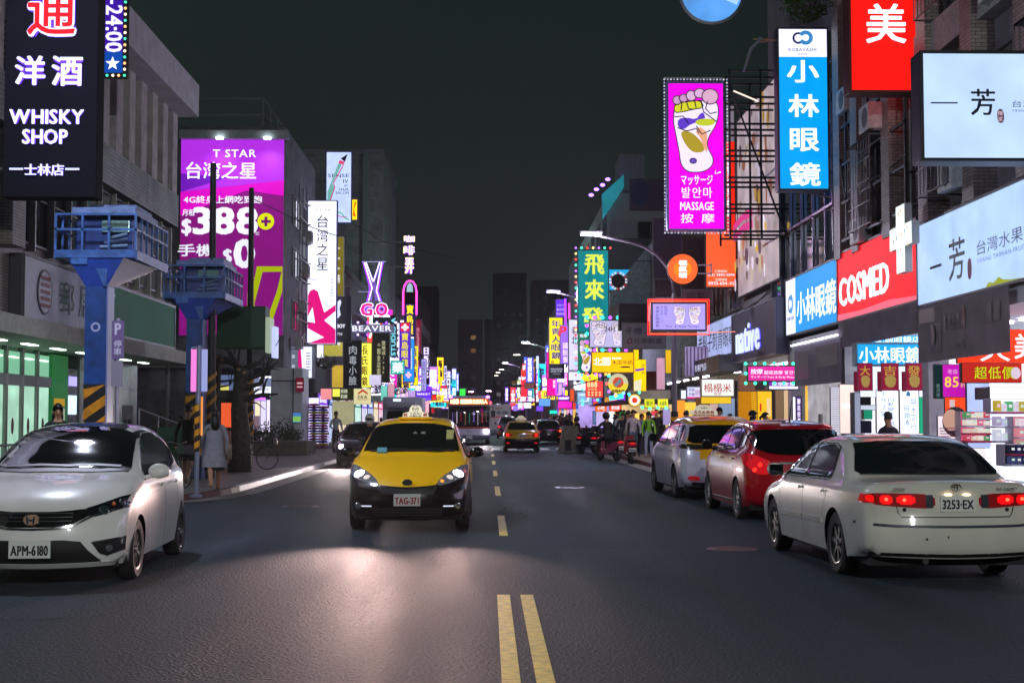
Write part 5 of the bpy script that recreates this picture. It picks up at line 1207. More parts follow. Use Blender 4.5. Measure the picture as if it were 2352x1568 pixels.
# ---- right side near houses
def right_near():
 t = thing('shop_house','brown tiled shop house with barred windows above the pharmacy signs','building')
 mb = MB(); mb.box(9.3,12,3.9,20,36.2,17); mb.build('wall',pm((.14,.12,.13),.8,noise=.3,nscale=2),t)
 k = 0
 for y in (14.2,17.2,20.2,22.9,25.6,28.3,31.0,33.7,35.4):
  mb = MB(); mb.box(8.85,y,5.6,9.3,y+.62,17); mb.build('pier',TBRN,t)
 for z in (8.9,12.4):
  mb = MB(); mb.box(8.98,12,z,9.3,36.2,z+.7); mb.build('spandrel',pm((.30,.28,.28),.7,noise=.3),t)
 for z in (6.2,9.7,13.2):
  for y in (14.9,17.9,20.9,23.6,26.3,29.0,31.7,34.4):
   window(t,9.28,y,z,9.28,y+1.0 if y > 33 else y+1.9,z+2.1,2,2)
 for z in (6.0,9.6):   # window cages
  for y in (20.9,26.3,31.7):
   mb = MB(); 
   for j in range(9): mb.box(8.60,y+.24*j,z,8.62,y+.24*j+.02,z+2.0)
   for j in range(5): mb.box(8.6,y,z+.5*j,8.62,y+1.95,z+.5*j+.025)
   mb.box(8.6,y,z,9.2,y+.03,z+.03); mb.box(8.6,y+1.9,z,9.2,y+1.93,z+.03); mb.box(8.6,y,z+2,9.2,y+1.95,z+2.03)
   mb.build('window_cage',pm((.12,.12,.13),.5,.5),t)
 t2 = thing('shop_house','narrow house with glass curtain wall behind the foot massage signs','building')
 mb = MB(); mb.box(9.3,36.3,3.9,20,46.5,15.5); mb.build('wall',pm((.14,.14,.15),.8,noise=.3),t2)
 for j in range(7): mb = MB(); mb.box(9.05,36.4+1.45*j,5.0,9.12,36.46+1.45*j,9.6); mb.build('mullion',pm((.35,.34,.42),.4,.6),t2)
 for z in (5.0,7.2,9.4): mb = MB(); mb.box(9.03,36.3,z,9.1,46.4,z+.07); mb.build('transom',pm((.35,.34,.42),.4,.6),t2)
 for j in range(6):
  for z in (5.1,7.3): mb = MB(); mb.box(9.14,36.5+1.45*j,z,9.16,36.5+1.45*j+1.36,z+2.05); mb.build('pane',WGL,t2)
 window(t2,9.28,37.5,10.3,9.28,40,12.2,3,2); window(t2,9.28,41,10.3,9.28,44,12.2,3,2)
 t3 = thing('shop_house','mid-height house behind the mural banner','building')
 mb = MB(); mb.box(9.3,46.6,3.9,20,60,11.5); mb.build('wall',pm((.20,.19,.20),.8,noise=.3),t3)
 window(t3,9.28,51.5,5.6,9.28,54.5,7.3,3,1); window(t3,9.28,55.2,5.6,9.28,58.5,7.3,3,1); window(t3,9.28,52,8.6,9.28,58,10.3,4,1)
 mb = MB(); mb.box(8.8,46.6,3.7,9.3,60,3.9); mb.build('ledge',CONC,t3)
 t4 = thing('shed_house','grey green corrugated house with a lean-to roof behind the green lightbox','building')
 mb = MB(); mb.box(8.3,61,3.2,20,76,10.4); mb.build('wall',pm((.32,.36,.34),.8,noise=.3),t4)
 mb = MB(); q = 8.2
 for j in range(44): mb.box(6.2+.06*j,72.0,7.3,6.2+.06*j+.035,72.06,7.9+.075*j)
 mb.box(6.2,72.07,7.3,8.9,72.1,7.9); mb.prism([(6.2,7.3),(8.9,7.3),(8.9,11.2),(6.2,7.9)],72.07,72.1); mb.build('corrugated_sheet',pm((.45,.56,.53),.5,.2,noise=.4),t4)
 t5 = thing('row_house','six storey house with a white roof tank right of the green lightbox','building')
 mb = MB(); mb.box(8.6,100,0,24,150,17.6); mb.build('wall',pm((.36,.40,.38),.8,noise=.25),t5)
 mb = MB(); mb.box(9.4,100.5,17.6,11.2,104,20.4); mb.build('roof_tank',pm((.30,.32,.31),.7,noise=.3),t5)
 mb = MB(); mb.box(8.4,99.9,17.5,24,101,17.7); mb.build('ledge',CONC,t5)
 for z in (10.6,13.8): window(t5,10.6,99.96,z,13.4,99.96,z+1.7,3,1)
 for z in (5.2,8.4,11.6,14.8):
  for y in (102,108,114,120): window(t5,8.58,y,z,8.58,y+3,z+1.6,3,1)
 for k,(y0,y1,h) in enumerate(((150.2,180,12),(180.2,215,15),(215.2,260,12),(260.2,330,16))):
  block('row_house',['dark house behind the white dental lightbox','house with the tall phone shop banner','low house in the far right row','last house on the right before the towers'][k],8.6,y0,24,y1,h,pm((.11,.11,.12),.8,noise=.3),'x',.1,'R',seed=40+k)
right_near()
# arcade ceiling, columns and inner walls on the right
t = thing('arcade','white lit arcade running under the right hand shop signs','arcade'); t['kind'] = 'structure'
mb = MB(); mb.box(9.0,14,3.55,16,60,3.88); mb.build('ceiling',pm((.55,.55,.58),.7),t)
for y in (22.4,29.1,35.9,42.3,50.2,58.6): mb = MB(); mb.box(9.0,y-.22,.12,9.42,y+.22,3.55); mb.build('column',pm((.48,.48,.52),.4,noise=.1),t)
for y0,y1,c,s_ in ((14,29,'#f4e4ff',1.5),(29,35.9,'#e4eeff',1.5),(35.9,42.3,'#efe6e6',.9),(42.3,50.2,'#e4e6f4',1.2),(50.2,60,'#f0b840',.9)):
 mb = MB(); mb.box(12.6,y0,.12,12.7,y1,3.5); mb.build('shop_back_wall',em(c,s_,True,.3,.8),t)  # wall glows by itself in place of the shop lights
for k in range(24):
 mb = MB(); mb.box(10.4,15+k*1.9,3.50,10.55,16.2+k*1.9,3.54); mb.build('ceiling_tube',em('#efeaff',16.0,True),t)
A = cr(650,450,820/1568); B = cr(1100,800,800/1568); C_ = cr(0,0,820/1568); D_ = cr(0,780,820/1568); E = cr(2150,900,700/1568)
F_ = cr(2550,200,800/1568); G = cr(2500,950,800/1568); H_ = cr(3250,0,846/1561); I_ = cr(3250,750,846/2352); J = cr(3250,1250,846/2352)
K = cr(1700,1400,700/2195); N = cr(2200,1450,700/2352); M = cr(650,1350,700/1568)
W_ = '#eef0ff'
# ================= left =================
def cloth(c):
 m = pm(c,.8,noise=.301,nscale=2).copy(); n = m.node_tree; p = n.nodes['Principled BSDF']; t = n.nodes.new('ShaderNodeBsdfTranslucent'); t.inputs[0].default_value = lin(c); x = n.nodes.new('ShaderNodeMixShader'); x.inputs[0].default_value = .5
 n.links.new(p.outputs[0],x.inputs[1]); n.links.new(t.outputs[0],x.inputs[2]); n.links.new(x.outputs[0],n.nodes['Material Output'].inputs[0]); return m
# whisky sign: halo lit letters on a black box
s = fs('tall black whisky shop box sign with purple haloed letters, at the upper left',C_(40,-420,745,1505),26.0,pm('#12121c',.8,0,0,.1),depth=.45,frame=pm('#07080c',.8,0,0,.1),fw=.03,back=False,arm=-1,name='box_sign')
def halo(s,txt,b,col='#e9ecff',hal='#6a35ff',st=1.0,bold=.03,v=False):
 s.text(txt,b,hal,1.3,v,-bold*2.3,d=.045,name='halo_rim'); s.text(txt,b,col,st,v,bold,d=.09,depth=.03)
s.text('通',C_(205,-130,590,300),'#5a2cff',1.5,False,-.085,d=.03,name='halo_rim'); s.text('通',C_(205,-130,590,300),'#eef0ff',.9,False,-.055,d=.06,name='letter_outline'); s.text('通',C_(215,-120,580,285),'#e80b1e',.9,False,.022,d=.10)
halo(s,'洋',C_(125,440,355,665)); halo(s,'酒',C_(405,440,640,670))
halo(s,'WHISKY',C_(90,848,655,960),bold=.035); halo(s,'SHOP',C_(190,998,535,1112),bold=.035); halo(s,'士林店',C_(210,1262,510,1350),bold=.02,st=.8)
for b in ((95,1292,200,1308),(520,1292,628,1308)): s.rect(C_(*b),'#c8ceff',1.0,'dash')
s = fs('narrow upright LED opening hours sign with a white star',C_(775,-500,972,590),32.6,pm('#1a1030',.4),depth=.2,frame=pm('#0a1020',.4),fw=.05,back=False,arm=-1,name='led_sign')
s.rect(C_(800,-500,945,400),'#4a10c8',.45,'led_field'); s.rect(C_(800,400,945,560),'#0a5ad0',.5,'led_field')
P = []
x0,y0,x1,y1 = s.box(C_(815,-320,940,400)); mb = MB(); mb.M = Matrix.Translation((x1,y1,0)) @ Matrix.Rotation(R(-90),4,'Z')
put_text(mb,'12:00-24:00',(0,-(x1-x0),(y1-y0),0),.03,.012); mb.build('lettering',em('#dcd8ff',1.1),s.t)
cx,cy = s.px(*C_(870,490)); s.poly([(cx+.17*(1 if k % 2 == 0 else .42)*math.sin(k*math.pi/5),cy+.17*(1 if k % 2 == 0 else .42)*math.cos(k*math.pi/5)) for k in range(10)],'#e6e8ff',1.2,'star',raw=True)
s.bulbs(.14,['#ffb070','#40d0a0','#ffe0c0'],.035,1.6,.03,.03)
# post office fascia
s = xs('white post office fascia with an oval red mark above the canopy','L',29.8,36.2,3.72,5.0,pm('#ccd2e6',.5,noise=.1),light=False)
s.text('郵',(.38,.22,.56,.80),'#1d4a3c',0,False,.012); s.text('局',(.62,.20,.80,.82),'#1d4a3c',0,False,.012)
mb = MB(); x0,y0,x1,y1 = s.box((.13,.12,.29,.90)); mb.prism(ellipse((x0+x1)/2,(y0+y1)/2,(x1-x0)/2,(y1-y0)/2,24),.01,.03,'xy'); mb.build('oval_rim',pm('#3d2c4a',.5),s.t)
mb = MB(); mb.prism(ellipse((x0+x1)/2,(y0+y1)/2,(x1-x0)/2*.86,(y1-y0)/2*.9,24),.031,.036,'xy'); mb.build('oval',pm('#ccd2e6',.5),s.t)
for k in range(5): mb = MB(); yy = y0+(y1-y0)*(.16+.15*k); mb.box((x0+x1)/2-(x1-x0)*.32,yy,.037,(x0+x1)/2+(x1-x0)*.32,yy+(y1-y0)*.08,.042); mb.build('stripe',pm('#8a1a24',.5),s.t)
s = xs('dark green post office fascia framed in pale metal, right of the white one','L',36.5,44.1,3.78,5.0,em('#0f6a48',.16,True,.4,.5),fw=.07,frame=pm((.34,.33,.36),.5,.3))
s.text('ST',(.0,.15,.07,.55),'#a9c8b8',.4,False,.01)
# billboard: its light is put into the banner colours, besides two floodlights
s = fs('big purple and magenta phone tariff advertising wall, self-glowing under two lamps',A(135,205,925,1705),67.7,'#98128c',.55,depth=.15,fw=.05,frame=pm((.3,.32,.32),.5,.4),back=False,name='billboard',cat='billboard',light=True)
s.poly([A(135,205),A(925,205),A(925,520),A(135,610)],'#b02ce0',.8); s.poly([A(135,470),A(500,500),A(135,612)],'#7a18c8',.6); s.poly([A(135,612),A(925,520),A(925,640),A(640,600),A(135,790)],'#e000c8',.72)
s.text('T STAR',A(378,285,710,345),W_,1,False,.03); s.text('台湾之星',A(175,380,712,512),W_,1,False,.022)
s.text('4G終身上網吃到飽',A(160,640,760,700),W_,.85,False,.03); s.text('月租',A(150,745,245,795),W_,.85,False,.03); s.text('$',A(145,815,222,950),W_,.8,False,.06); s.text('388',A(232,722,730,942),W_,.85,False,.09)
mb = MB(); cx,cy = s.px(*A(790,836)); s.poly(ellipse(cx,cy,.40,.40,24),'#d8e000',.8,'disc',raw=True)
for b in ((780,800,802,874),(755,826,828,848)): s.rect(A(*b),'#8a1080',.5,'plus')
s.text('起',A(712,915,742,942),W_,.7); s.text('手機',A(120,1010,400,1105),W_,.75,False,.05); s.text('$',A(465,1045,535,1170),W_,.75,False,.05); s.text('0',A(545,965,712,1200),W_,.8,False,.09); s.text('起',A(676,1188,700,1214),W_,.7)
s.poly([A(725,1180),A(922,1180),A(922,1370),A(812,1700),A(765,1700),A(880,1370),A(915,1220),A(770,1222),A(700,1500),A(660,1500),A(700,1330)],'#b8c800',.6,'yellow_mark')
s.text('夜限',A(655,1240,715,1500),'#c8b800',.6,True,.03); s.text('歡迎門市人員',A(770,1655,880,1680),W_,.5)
sp = thing('lamp_gantry','pale metal gantry with small floodlights over the purple advertising wall','lamp gantry',tuple(atY(413,318,67.0)))
mb = MB(); mb.bbox(-.05,-.05,.0,8.75*.585,.35,.42,.04); mb.build('gantry_box',pm((.42,.48,.46),.5,noise=.2),sp)
for x in (1.9,4.15):
 mb = MB(); mb.bbox(x-.16,-.25,-.06,x+.16,-.02,.04,.02); mb.build('floodlight',em('#e8f0ff',7,True),sp)
 l = bpy.data.lights.new('floodlight_beam','SPOT'); l.energy = 260; l.color = (.85,.85,1); l.spot_size = R(110); l.spot_blend = 1; l.shadow_soft_size = .1
 o = bpy.data.objects.new('floodlight_beam',l); COL.objects.link(o); o.parent = sp; o.location = (x,-.5,-.1); o.rotation_euler = (R(25),0,0)
# SENSE IV shop front
s = fs('white hair salon lightbox over the lit shop door',M(775,438,972,524),67.9,'#e4ecff',1.1,depth=.2,back=False); s.text('SENSE IV',M(808,452,955,475),'#3a3f66',0,False,.02)
s = fs('lit glass shop front of the hair salon',M(745,555,970,990),68.6,'#b9b4e0',.5,depth=.1,back=False,name='storefront',cat='shop front',var=.3)
for b,c,st in (((820,700,870,990),'#a88a9a',.4),((880,570,925,930),'#e8e0ff',.8),((830,570,872,700),'#fff0c8',.8),((930,560,965,900),'#efe6ff',.9)): s.rect(M(*b),c,st)
for x in (818,876,930,968): s.rect(M(x,555,x+4,990),'#101018',0,'mullion')
s.tube([M(815,545),M(925,548)],.05,'#9a40ff',4,d=.2)
s = fs('blue grey awning box above the hair salon lightbox',M(770,345,975,436),67.95,'#8e9cc8',.5,depth=.2,back=False,name='awning_box'); s.rect(M(772,347,973,360),'#f2f4ff',2.2,'tube')
fs('lit shop window with an orange sheet behind the pruned tree',M(455,335,640,470),68.2,'#6f7fb0',.4,depth=.2,back=False,name='shop_window',cat='shop window').rect(M(508,425,596,470),'#e8e070',.7)
s = fs('small orange lit panel behind the bus shelter post',M(498,530,562,635),60,'#ff6a30',.9,depth=.1,back=False)
s = fs('blue and green notice on the white pier',M(1168,672,1242,760),67.8,'#4a8ad0',.6,depth=.06,back=False,name='notice_board',cat='notice'); s.rect(M(1170,705,1240,752),'#8ad060',.6)
s = fs('dark red banner on the white pier',M(1195,360,1265,482),67.6,'#7a1430',.45,depth=.05,back=False,name='banner',cat='banner'); s.rect(M(1205,400,1255,415),'#e8c0c8',.6); s.rect(M(1205,435,1255,447),'#e8c0c8',.6)
# 3-d pink and white box sign by the kerb of the corner
s = fs('pink and white phone shop box sign below the tall white lightbox',B(180,1150,288,1392),71,'#dfe2ff',.95,depth=1.3,frame=pm('#8a8c9c',.5),fw=.02,arm=None)
s.poly([B(180,1150),B(200,1150),B(212,1290),B(215,1392),B(195,1392),B(182,1310)],'#d0107a',.9,'pink_wave'); lines_of(s,B(245,1190,280,1340),7,'#3a3f5a',0,.45)
s = fs('grey side panel of the phone shop box sign',B(118,1150,178,1365),70.6,'#7f8298',.4,depth=.1,back=False); 
for k in range(3): s.rect(B(134,1215+k*9,155,1219+k*9),'#e8eaff',.9,'dash'); s.rect(B(134,1293+k*9,155,1297+k*9),'#e8eaff',.9,'dash')
# tall T STAR lightbox
s = fs('tall white phone shop lightbox with a pink star foot',A(1112,678,1328,1768),76,'#e6eaff',.98,depth=.35,frame=pm('#6f70c8',.4),fw=.05,arm=-1,var=.12)
s.text('T STAR',A(1167,738,1280,754),'#33355a',0,False,.012); s.text('台湾之星',A(1180,780,1265,1215),'#262a5a',0,True,.012); s.text('士林夜市直營門市',A(1284,1240,1306,1450),'#33355a',0,True)
s.poly([A(1114,1400),A(1130,1365),A(1160,1352),A(1190,1370),A(1240,1530),A(1326,1470),A(1326,1520),A(1240,1590),A(1326,1660),A(1326,1766),A(1114,1766),A(1240,1720),A(1114,1650),A(1114,1600),A(1170,1610),A(1150,1490),A(1114,1560)],'#e0107c',.85,'pink_star')
# SENSE IV lightbox
s = fs('pale blue hair salon lightbox with a comet drawing',A(1255,305,1442,840),84,'#aebfe6',.9,depth=.3,frame=pm('#5c60b0',.4),fw=.05,arm=-1,var=.15)
for i,(tx,b) in enumerate((('SENSE',(1266,470,1426,498)),('IV',(1382,512,1422,541)),('JP.',(1388,553,1424,571)),('HAIR',(1352,580,1426,600)),('SALON',(1324,605,1426,626)))): s.text(tx,A(*b),'#1c2040',0,False,.02)
s.poly([A(1262,610),A(1345,390),A(1370,400),A(1300,545),A(1320,580),A(1290,672),A(1262,672)],'#7ec8c0',.6,'comet_tail'); s.poly([A(1345,390),A(1352,365),A(1395,378),A(1382,402)],'#e04a7a',.8,'comet'); s.poly([A(1362,355),A(1415,318),A(1395,378)],'#3a3f55',0,'tip')
s.poly(ribbon([A(1385,402),A(1308,540),A(1318,575),A(1285,672)],2.2),'#d02a70',.8,'red_line'); s.poly(ribbon([A(1338,760),A(1370,770),A(1395,805),A(1430,822)],3),'#58c0a0',.7,'green_line'); s.poly(ribbon([A(1345,790),A(1375,800),A(1410,800)],2),'#d06a9a',.7,'pink_line')
s = fs('small yellow lightbox beside the hair salon lightbox',A(1452,668,1488,820),85,'#ffc800',1.0,depth=.2,arm=None); s.poly([A(1468,680),A(1484,690),A(1466,740),A(1480,800),A(1456,790)],'#e06a10',.8)
s = fs('gold upright sign with white letters half hidden behind the tall white lightbox',A(1334,955,1384,1400),79,'#8a7a1c',.42,depth=.2,frame=pm((.3,.3,.25),.5),arm=None); s.text('COD有',A(1338,1000,1360,1310),'#e8e6d8',.9,True,.02)
s = fs('dark upright fashion sign with white rabbit mark',A(1336,1412,1438,1750),77.5,pm('#16141f',.5),depth=.25,frame=pm('#2a2638',.4)); s.text('BOY',B(486,972,550,1003),W_,1,False,.04); s.text('門市',B(492,1040,530,1062),W_,.8)
s.poly([B(486,800),B(510,780),B(520,800),B(505,850),B(515,900),B(492,930),B(486,900)],'#cfd4ff',.9,'rabbit_ear')
# scissors and GO neon
s = fs('neon barber sign of open scissors above pink GO letters',B(655,470,905,935),88,pm('#0c0d12',.6),depth=.06,fw=.0,back=False,name='neon_sign')
s.t.children[1].hide_render = False
for o in list(s.t.children): bpy.data.objects.remove(o)
def bar(pts,w,col,st,nm): s.poly(ribbon([B(*p) for p in pts],w),col,st,nm)
bar([(700,490),(770,640)],8,'#7a5ac8',.55,'blade'); bar([(828,490),(770,660)],8,'#7a5ac8',.55,'blade'); bar([(745,640),(750,790)],8,'#8a6ad8',.6,'blade'); bar([(775,655),(800,790)],8,'#8a6ad8',.6,'blade')
for pts in ([(712,488),(768,640)],[(700,492),(762,690),(735,790)],[(836,488),(796,712),(822,795)],[(820,488),(772,640)]): s.tube([B(*p) for p in pts],.035,'#d8c8ff',2.2,d=.05)
for pts in ([(690,486),(745,690),(722,795)],[(846,486),(808,712),(834,795)]): s.tube([B(*p) for p in pts],.03,'#7a28ff',3,d=.05)
s.tube([B(680,486),B(870,484)],.02,'#b8b0e8',.8,name='support_bar'); s.tube([B(652,720),B(745,722)],.02,'#b8b0e8',.6,name='support_bar')
for tx,b in (('G',(665,800,775,918)),('O',(782,800,892,918))):
 s.text(tx,B(*b),'#6a2aff',2.6,False,-.16,d=.02,name='halo_rim'); s.text(tx,B(*b),'#f6eaff',1.2,False,-.11,d=.06,name='letter_outline'); s.text(tx,B(b[0]+8,b[1]+8,b[2]-8,b[3]-8),'#ff1a8a',1.0,False,.09,d=.10)
mb = MB(); x0,y0 = s.px(*B(655,925)); mb.box(-2.2,.3,-.2,s.w*.9,.4,-.12); mb.box(-2.2,s.h*.55,-.2,s.w*.5,s.h*.55+.08,-.12); mb.box(s.w*.45,0,-.2,s.w*.5,s.h,-.12); mb.build('frame',FRM,s.t)
s = fs('grey BEAVER letter board edged with violet bulbs',B(592,975,932,1040),86.5,'#77749a',.42,depth=.15,back=False); s.text('BEAVER',B(607,985,912,1028),'#eef0ff',1.1,False,.035)
s.bulbs(.62,['#7a40ff','#c8a8ff'],.07,4,.05,-.12,'tb')
fs('small dark grey panel under the GO letters',B(765,918,900,965),88.3,'#2b3a34',.25,depth=.1,back=False)
# row of upright signs
s = fs('yellow lightbox under the gold sign',B(385,1095,530,1222),80,'#b8ac48',.6,depth=.3,frame=pm((.3,.3,.28),.5),var=.2); s.text('科',B(440,1092,515,1142),W_,.9,False,.03)
s = fs('white upright lightbox edge left of the yellow lightbox',B(330,1098,382,1235),81,'#e2e8ff',1.0,depth=.3)
s = fs('white upright lightbox strip next to the pink box sign',B(258,1098,298,1200),82,'#dfe2ff',1.0,depth=.3)
s = fs('blank yellow lightbox left of the black skincare sign',B(448,1295,535,1468),79.5,'#c8a638',.65,depth=.3,frame=pm((.4,.38,.5),.5),var=.25)
s = fs('black skincare sign with four pale characters',B(540,1105,672,1470),79,pm('#12141c',.5),depth=.3,frame=pm('#3c3a50',.5)); s.text('肉毒小臉',B(580,1135,640,1455),'#b8bcc8',.7,True)
s = fs('yellow eyewear lightbox with red characters',B(680,1122,755,1465),82,'#e2e64a',1.0,depth=.3,frame=pm('#8a8c30',.5)); s.text('長氏眼鏡',B(682,1135,728,1460),'#c82018',0,True,.03)
s = fs('black letting sign with cream characters in two columns',B(765,1045,895,1425),84,pm('#101310',.5),depth=.3,frame=pm('#20241f',.5)); s.text('△窗金店面',B(800,1105,828,1370),'#c8c49a',.7,True,.01); s.text('整棟或1+2F',B(836,1100,866,1372),'#c8c49a',.7,True,.01)
s = fs('dark blue studio sign read sideways',B(905,905,950,1225),96,pm('#0c1418',.5),depth=.3); 
x0,y0,x1,y1 = s.box(B(912,1045,945,1218)); mb = MB(); mb.M = Matrix.Translation((x0,y0,0)) @ Matrix.Rotation(R(90),4,'Z'); put_text(mb,'STUDIO A',(0,-(x1-x0),(y1-y0)*1.7,0),.03,.02); mb.build('lettering',em('#7ad8e8',.9),s.t)
s = fs('teal square pharmacy lightbox',B(910,1262,1012,1362),92,'#10a08c',1.0,depth=.3,frame=pm('#8ad0c0',.5)); s.text('藥',B(918,1270,1006,1356),W_,1.1,False,.03)
s = fs('purple eyewear sign with yellow characters and red square mark',B(978,962,1060,1318),98,'#4a18b0',.9,depth=.3); s.rect(B(984,962,1054,1030),'#d01838',1.0); s.text('✤',B(990,970,1048,1026),W_,1,False,.04); s.text('寶島眼鏡',B(992,1035,1045,1312),'#e6d820',.9,True,.04)
s = fs('rounded black and purple eyewear sign with pink neon outline',B(1015,725,1100,1068),106,'#2c1060',.6,depth=.3); s.rect(B(1015,725,1100,815),'#1a1416',.1); s.text('寶島眼',B(1030,815,1085,1060),'#f0e020',1,True,.05)
s.tube([B(1005,900),B(1005,720),B(1015,670),B(1035,640),B(1056,633),B(1080,640),B(1100,670),B(1110,720),B(1110,900)],.07,'#ff40b0',2.5,light=True); s.poly([B(1030,725),B(1035,670),B(1056,645),B(1078,670),B(1082,725)],'#a8d0d8',.7)
s = fs('three floating neon characters of a coffee shop high over the left signs',B(1008,270,1098,590),104,pm('#0a0a0a',.6),depth=.05,fw=0,back=False,name='neon_sign')
for o in list(s.t.children): bpy.data.objects.remove(o)
for ch,b in (('咖',(1010,278,1096,332)),('啡',(1006,355,1096,432)),('弄',(1018,450,1090,580))): s.text(ch,B(*b),'#7a30ff',2.5,False,-.14,d=0,name='halo_rim'); s.text(ch,B(*b),'#ffe2a0',1.6,False,.05,d=.06)
mb = MB(); mb.box(-2.6,s.h*.2,-.1,0,s.h*.2+.08,-.04); mb.box(-2.6,s.h*.8,-.1,0,s.h*.8+.08,-.04); mb.box(s.w*.5,0,-.12,s.w*.5+.05,s.h,-.07); mb.build('frame',FRM,s.t)
s = fs('light blue chemist sign with white dots',B(1008,1090,1090,1422),101,'#1c78d0',1.0,depth=.3)
for k in range(11): s.rect(B(1066,1165+k*15,1074,1173+k*15),W_,1.2,'dot')
s.text('✚',B(1025,1345,1070,1395),'#ffb0c8',1.2,False,.06)
s = fs('yellow strip sign behind the light blue chemist sign',B(1088,1145,1120,1450),103,'#f0d000',1.0,depth=.3); s.text('保約家',B(1090,1150,1112,1400),'#8a3ad0',0,True,.03)
s = fs('dim red upright sign right of the purple eyewear sign',B(1100,938,1146,1200),112,'#7a1434',.6,depth=.3); s.text('昂生活百貨',B(1108,1000,1132,1190),'#e8a0b0',.8,True)
s = fs('violet upright neon reading sideways fashion characters',B(1162,1145,1208,1440),116,pm('#150c28',.5),depth=.3); s.text('日新更化',B(1166,1150,1204,1400),'#d8c8ff',1.4,True,.08)
s = fs('white upright clothing shop lightbox with grey characters',B(1148,1248,1184,1495),110,'#9a94d8',.8,depth=.3); s.text('血折於衣士',B(1150,1258,1178,1485),'#3a2a6a',0,True)
s = fs('violet lightbox with small white MARKUS T lettering',B(1108,1498,1222,1545),108,'#5a20e0',1.1,depth=.3); s.text('MARKUS T',B(1114,1512,1215,1528),W_,1.3,False,.03)
fs('violet strip lightbox under the MARKUS T lightbox',B(1108,1546,1222,1572),109,'#7a50ff',.7,depth=.3,back=False)
s = fs('small red square sign at the left of the bus',B(1232,1525,1262,1562),112,'#e8201c',1.2,depth=.2)
s = fs('small violet square sign with two white characters above the red square sign',B(1230,1490,1264,1524),112,'#5030c0',.9,depth=.2); s.text('眼鏡',B(1234,1494,1260,1520),W_,1.2,False,.05)
# street-level strip left, between the shops
s = fs('dark olive property agent fascia',M(1530,460,1680,640),77,'#38401a',.35,depth=.2,back=False) if False else fs('dark olive property agent fascia',B(450,1478,618,1568),77.8,'#2c3410',.4,depth=.2,back=False)
s.rect(B(452,1480,508,1540),'#e8ec50',1.0); s.text('設籍',B(514,1482,568,1512),'#d8dcc0',.8,False,.02); s.text('若被',B(514,1522,568,1554),'#d8dcc0',.8,False,.02)
s = fs('cream property agent lightbox with a red roof mark',B(618,1478,752,1600),77,'#c8c090',.8,depth=.25,back=False); s.poly([B(650,1510),B(688,1480),B(728,1510),B(728,1525),B(688,1500),B(650,1525)],'#c04018',.8,'roof_mark'); s.text('ERA',B(650,1530,725,1558),'#2a3038',0,False,.03); s.rect(B(650,1563,725,1566),'#c05a30',.6)
s = fs('pink hanging cloth over the shop doorway',M(1418,458,1515,552),74.5,'#e88a90',.75,depth=.03,back=False,name='banner',cat='banner')
# flower columns
for k,(bx,by) in enumerate((((1318,570),(1392,968)),((1405,600),(1478,975)))):
 pass
# ================= far left cluster =================
rr = random.Random(5)
far_left = [
 ((1328,1300,1345,1460),150,'#c8c8ff',.9,'thin pale upright strip left of the far violet signs'),((1345,1335,1380,1400),158,'#5a18a8',.9,'violet square far sign with a white figure'),((1388,1320,1420,1410),165,'#8aa0ff',.9,'pale blue far upright sign'),((1422,1355,1440,1500),170,'#4a70e0',.9,'narrow blue far upright sign'),
 ((1388,1410,1412,1440),150,'#1ab0c8',.8,'small turquoise far sign'),((1388,1465,1420,1568),155,'#20b8d8',.9,'turquoise far upright sign above the bus'),((1350,1400,1372,1520),148,'#f0e8ff',1.2,'white far upright sign left of the turquoise one'),((1448,1480,1492,1535),140,'#30d040',1.0,'green framed far pharmacy lightbox'),((1300,1455,1350,1472),140,'#d01848',.9,'short red far fascia'),((1325,1475,1350,1560),142,'#c8a0d8',.8,'pinkish far upright sign')]
for b,Y,c,st,lab in far_left:
 s = fs(lab,B(*b),Y,c,st,depth=.3,light=True)
 if b[3]-b[1] > 60: s.text(rr.choice(['眼鏡行','服飾店','美食屋','新髮型']),B(b[0]+3,b[1]+6,b[2]-3,b[3]-6),'#ffffff' if c not in ('#f0e8ff','#c8c8ff') else '#4a3a8a',1.3 if c not in ('#f0e8ff','#c8c8ff') else 0,True,.06)
s.tube
low_left = [((0,455,85,510),118,'#6a20ff',1.2,'violet lightbox beside the left traffic'),((0,640,48,780),105,'#f0a8b8',.8,'pink lit shop front behind the truck'),((82,720,115,790),120,'#c02018',.6,'red lit shop front behind the bus'),((215,635,280,655),125,'#e06a30',.9,'thin orange fascia behind the bus')]
for b,Y,c,st,lab in low_left: fs(lab,K(*b),Y,c,st,depth=.3,back=False,name='shop_sign')
for i,(b,Y,c,st,lab) in enumerate([
 ((1560,1370,1650,1450),76,'#d8d0f0',.7,'lit upper window box with striped blinds'),((1705,1440,1755,1568),90,'#d89ab0',.6,'pink lit glass column'),((1650,1455,1700,1568),92,'#7ad8c8',.6,'turquoise and yellow lit column'),((860,1440,905,1540),94,'#7080ff',1.0,'blue lit shelf stack by the teal pharmacy sign'),((955,1470,1040,1568),96,'#e8d0f0',1.0,'window of brightly lit hanging clothes'),((1045,1490,1100,1568),98,'#c0a0e0',.7,'lilac lit shop front at the far left kerb')]):
 bb = B(*b) if b[0] < 1400 and i > 2 else M(b[0]-0,b[1]-900,b[2],b[3]-900) if False else B(b[0] if i > 2 else b[0]-820+0,b[1],b[2] if i > 2 else b[2]-820,b[3])
 s = fs(lab,bb,Y,c,st,depth=.3,back=False,name='storefront',cat='shop front',var=.3)
 if 'clothes' in lab:
  for k in range(9): s.rect(B(b[0]+2+k*9,b[1]+8,b[0]+7+k*9,b[1]+70),['#ff60a0','#f8f0ff','#e8c040','#7060ff'][k % 4],.9,'garment')
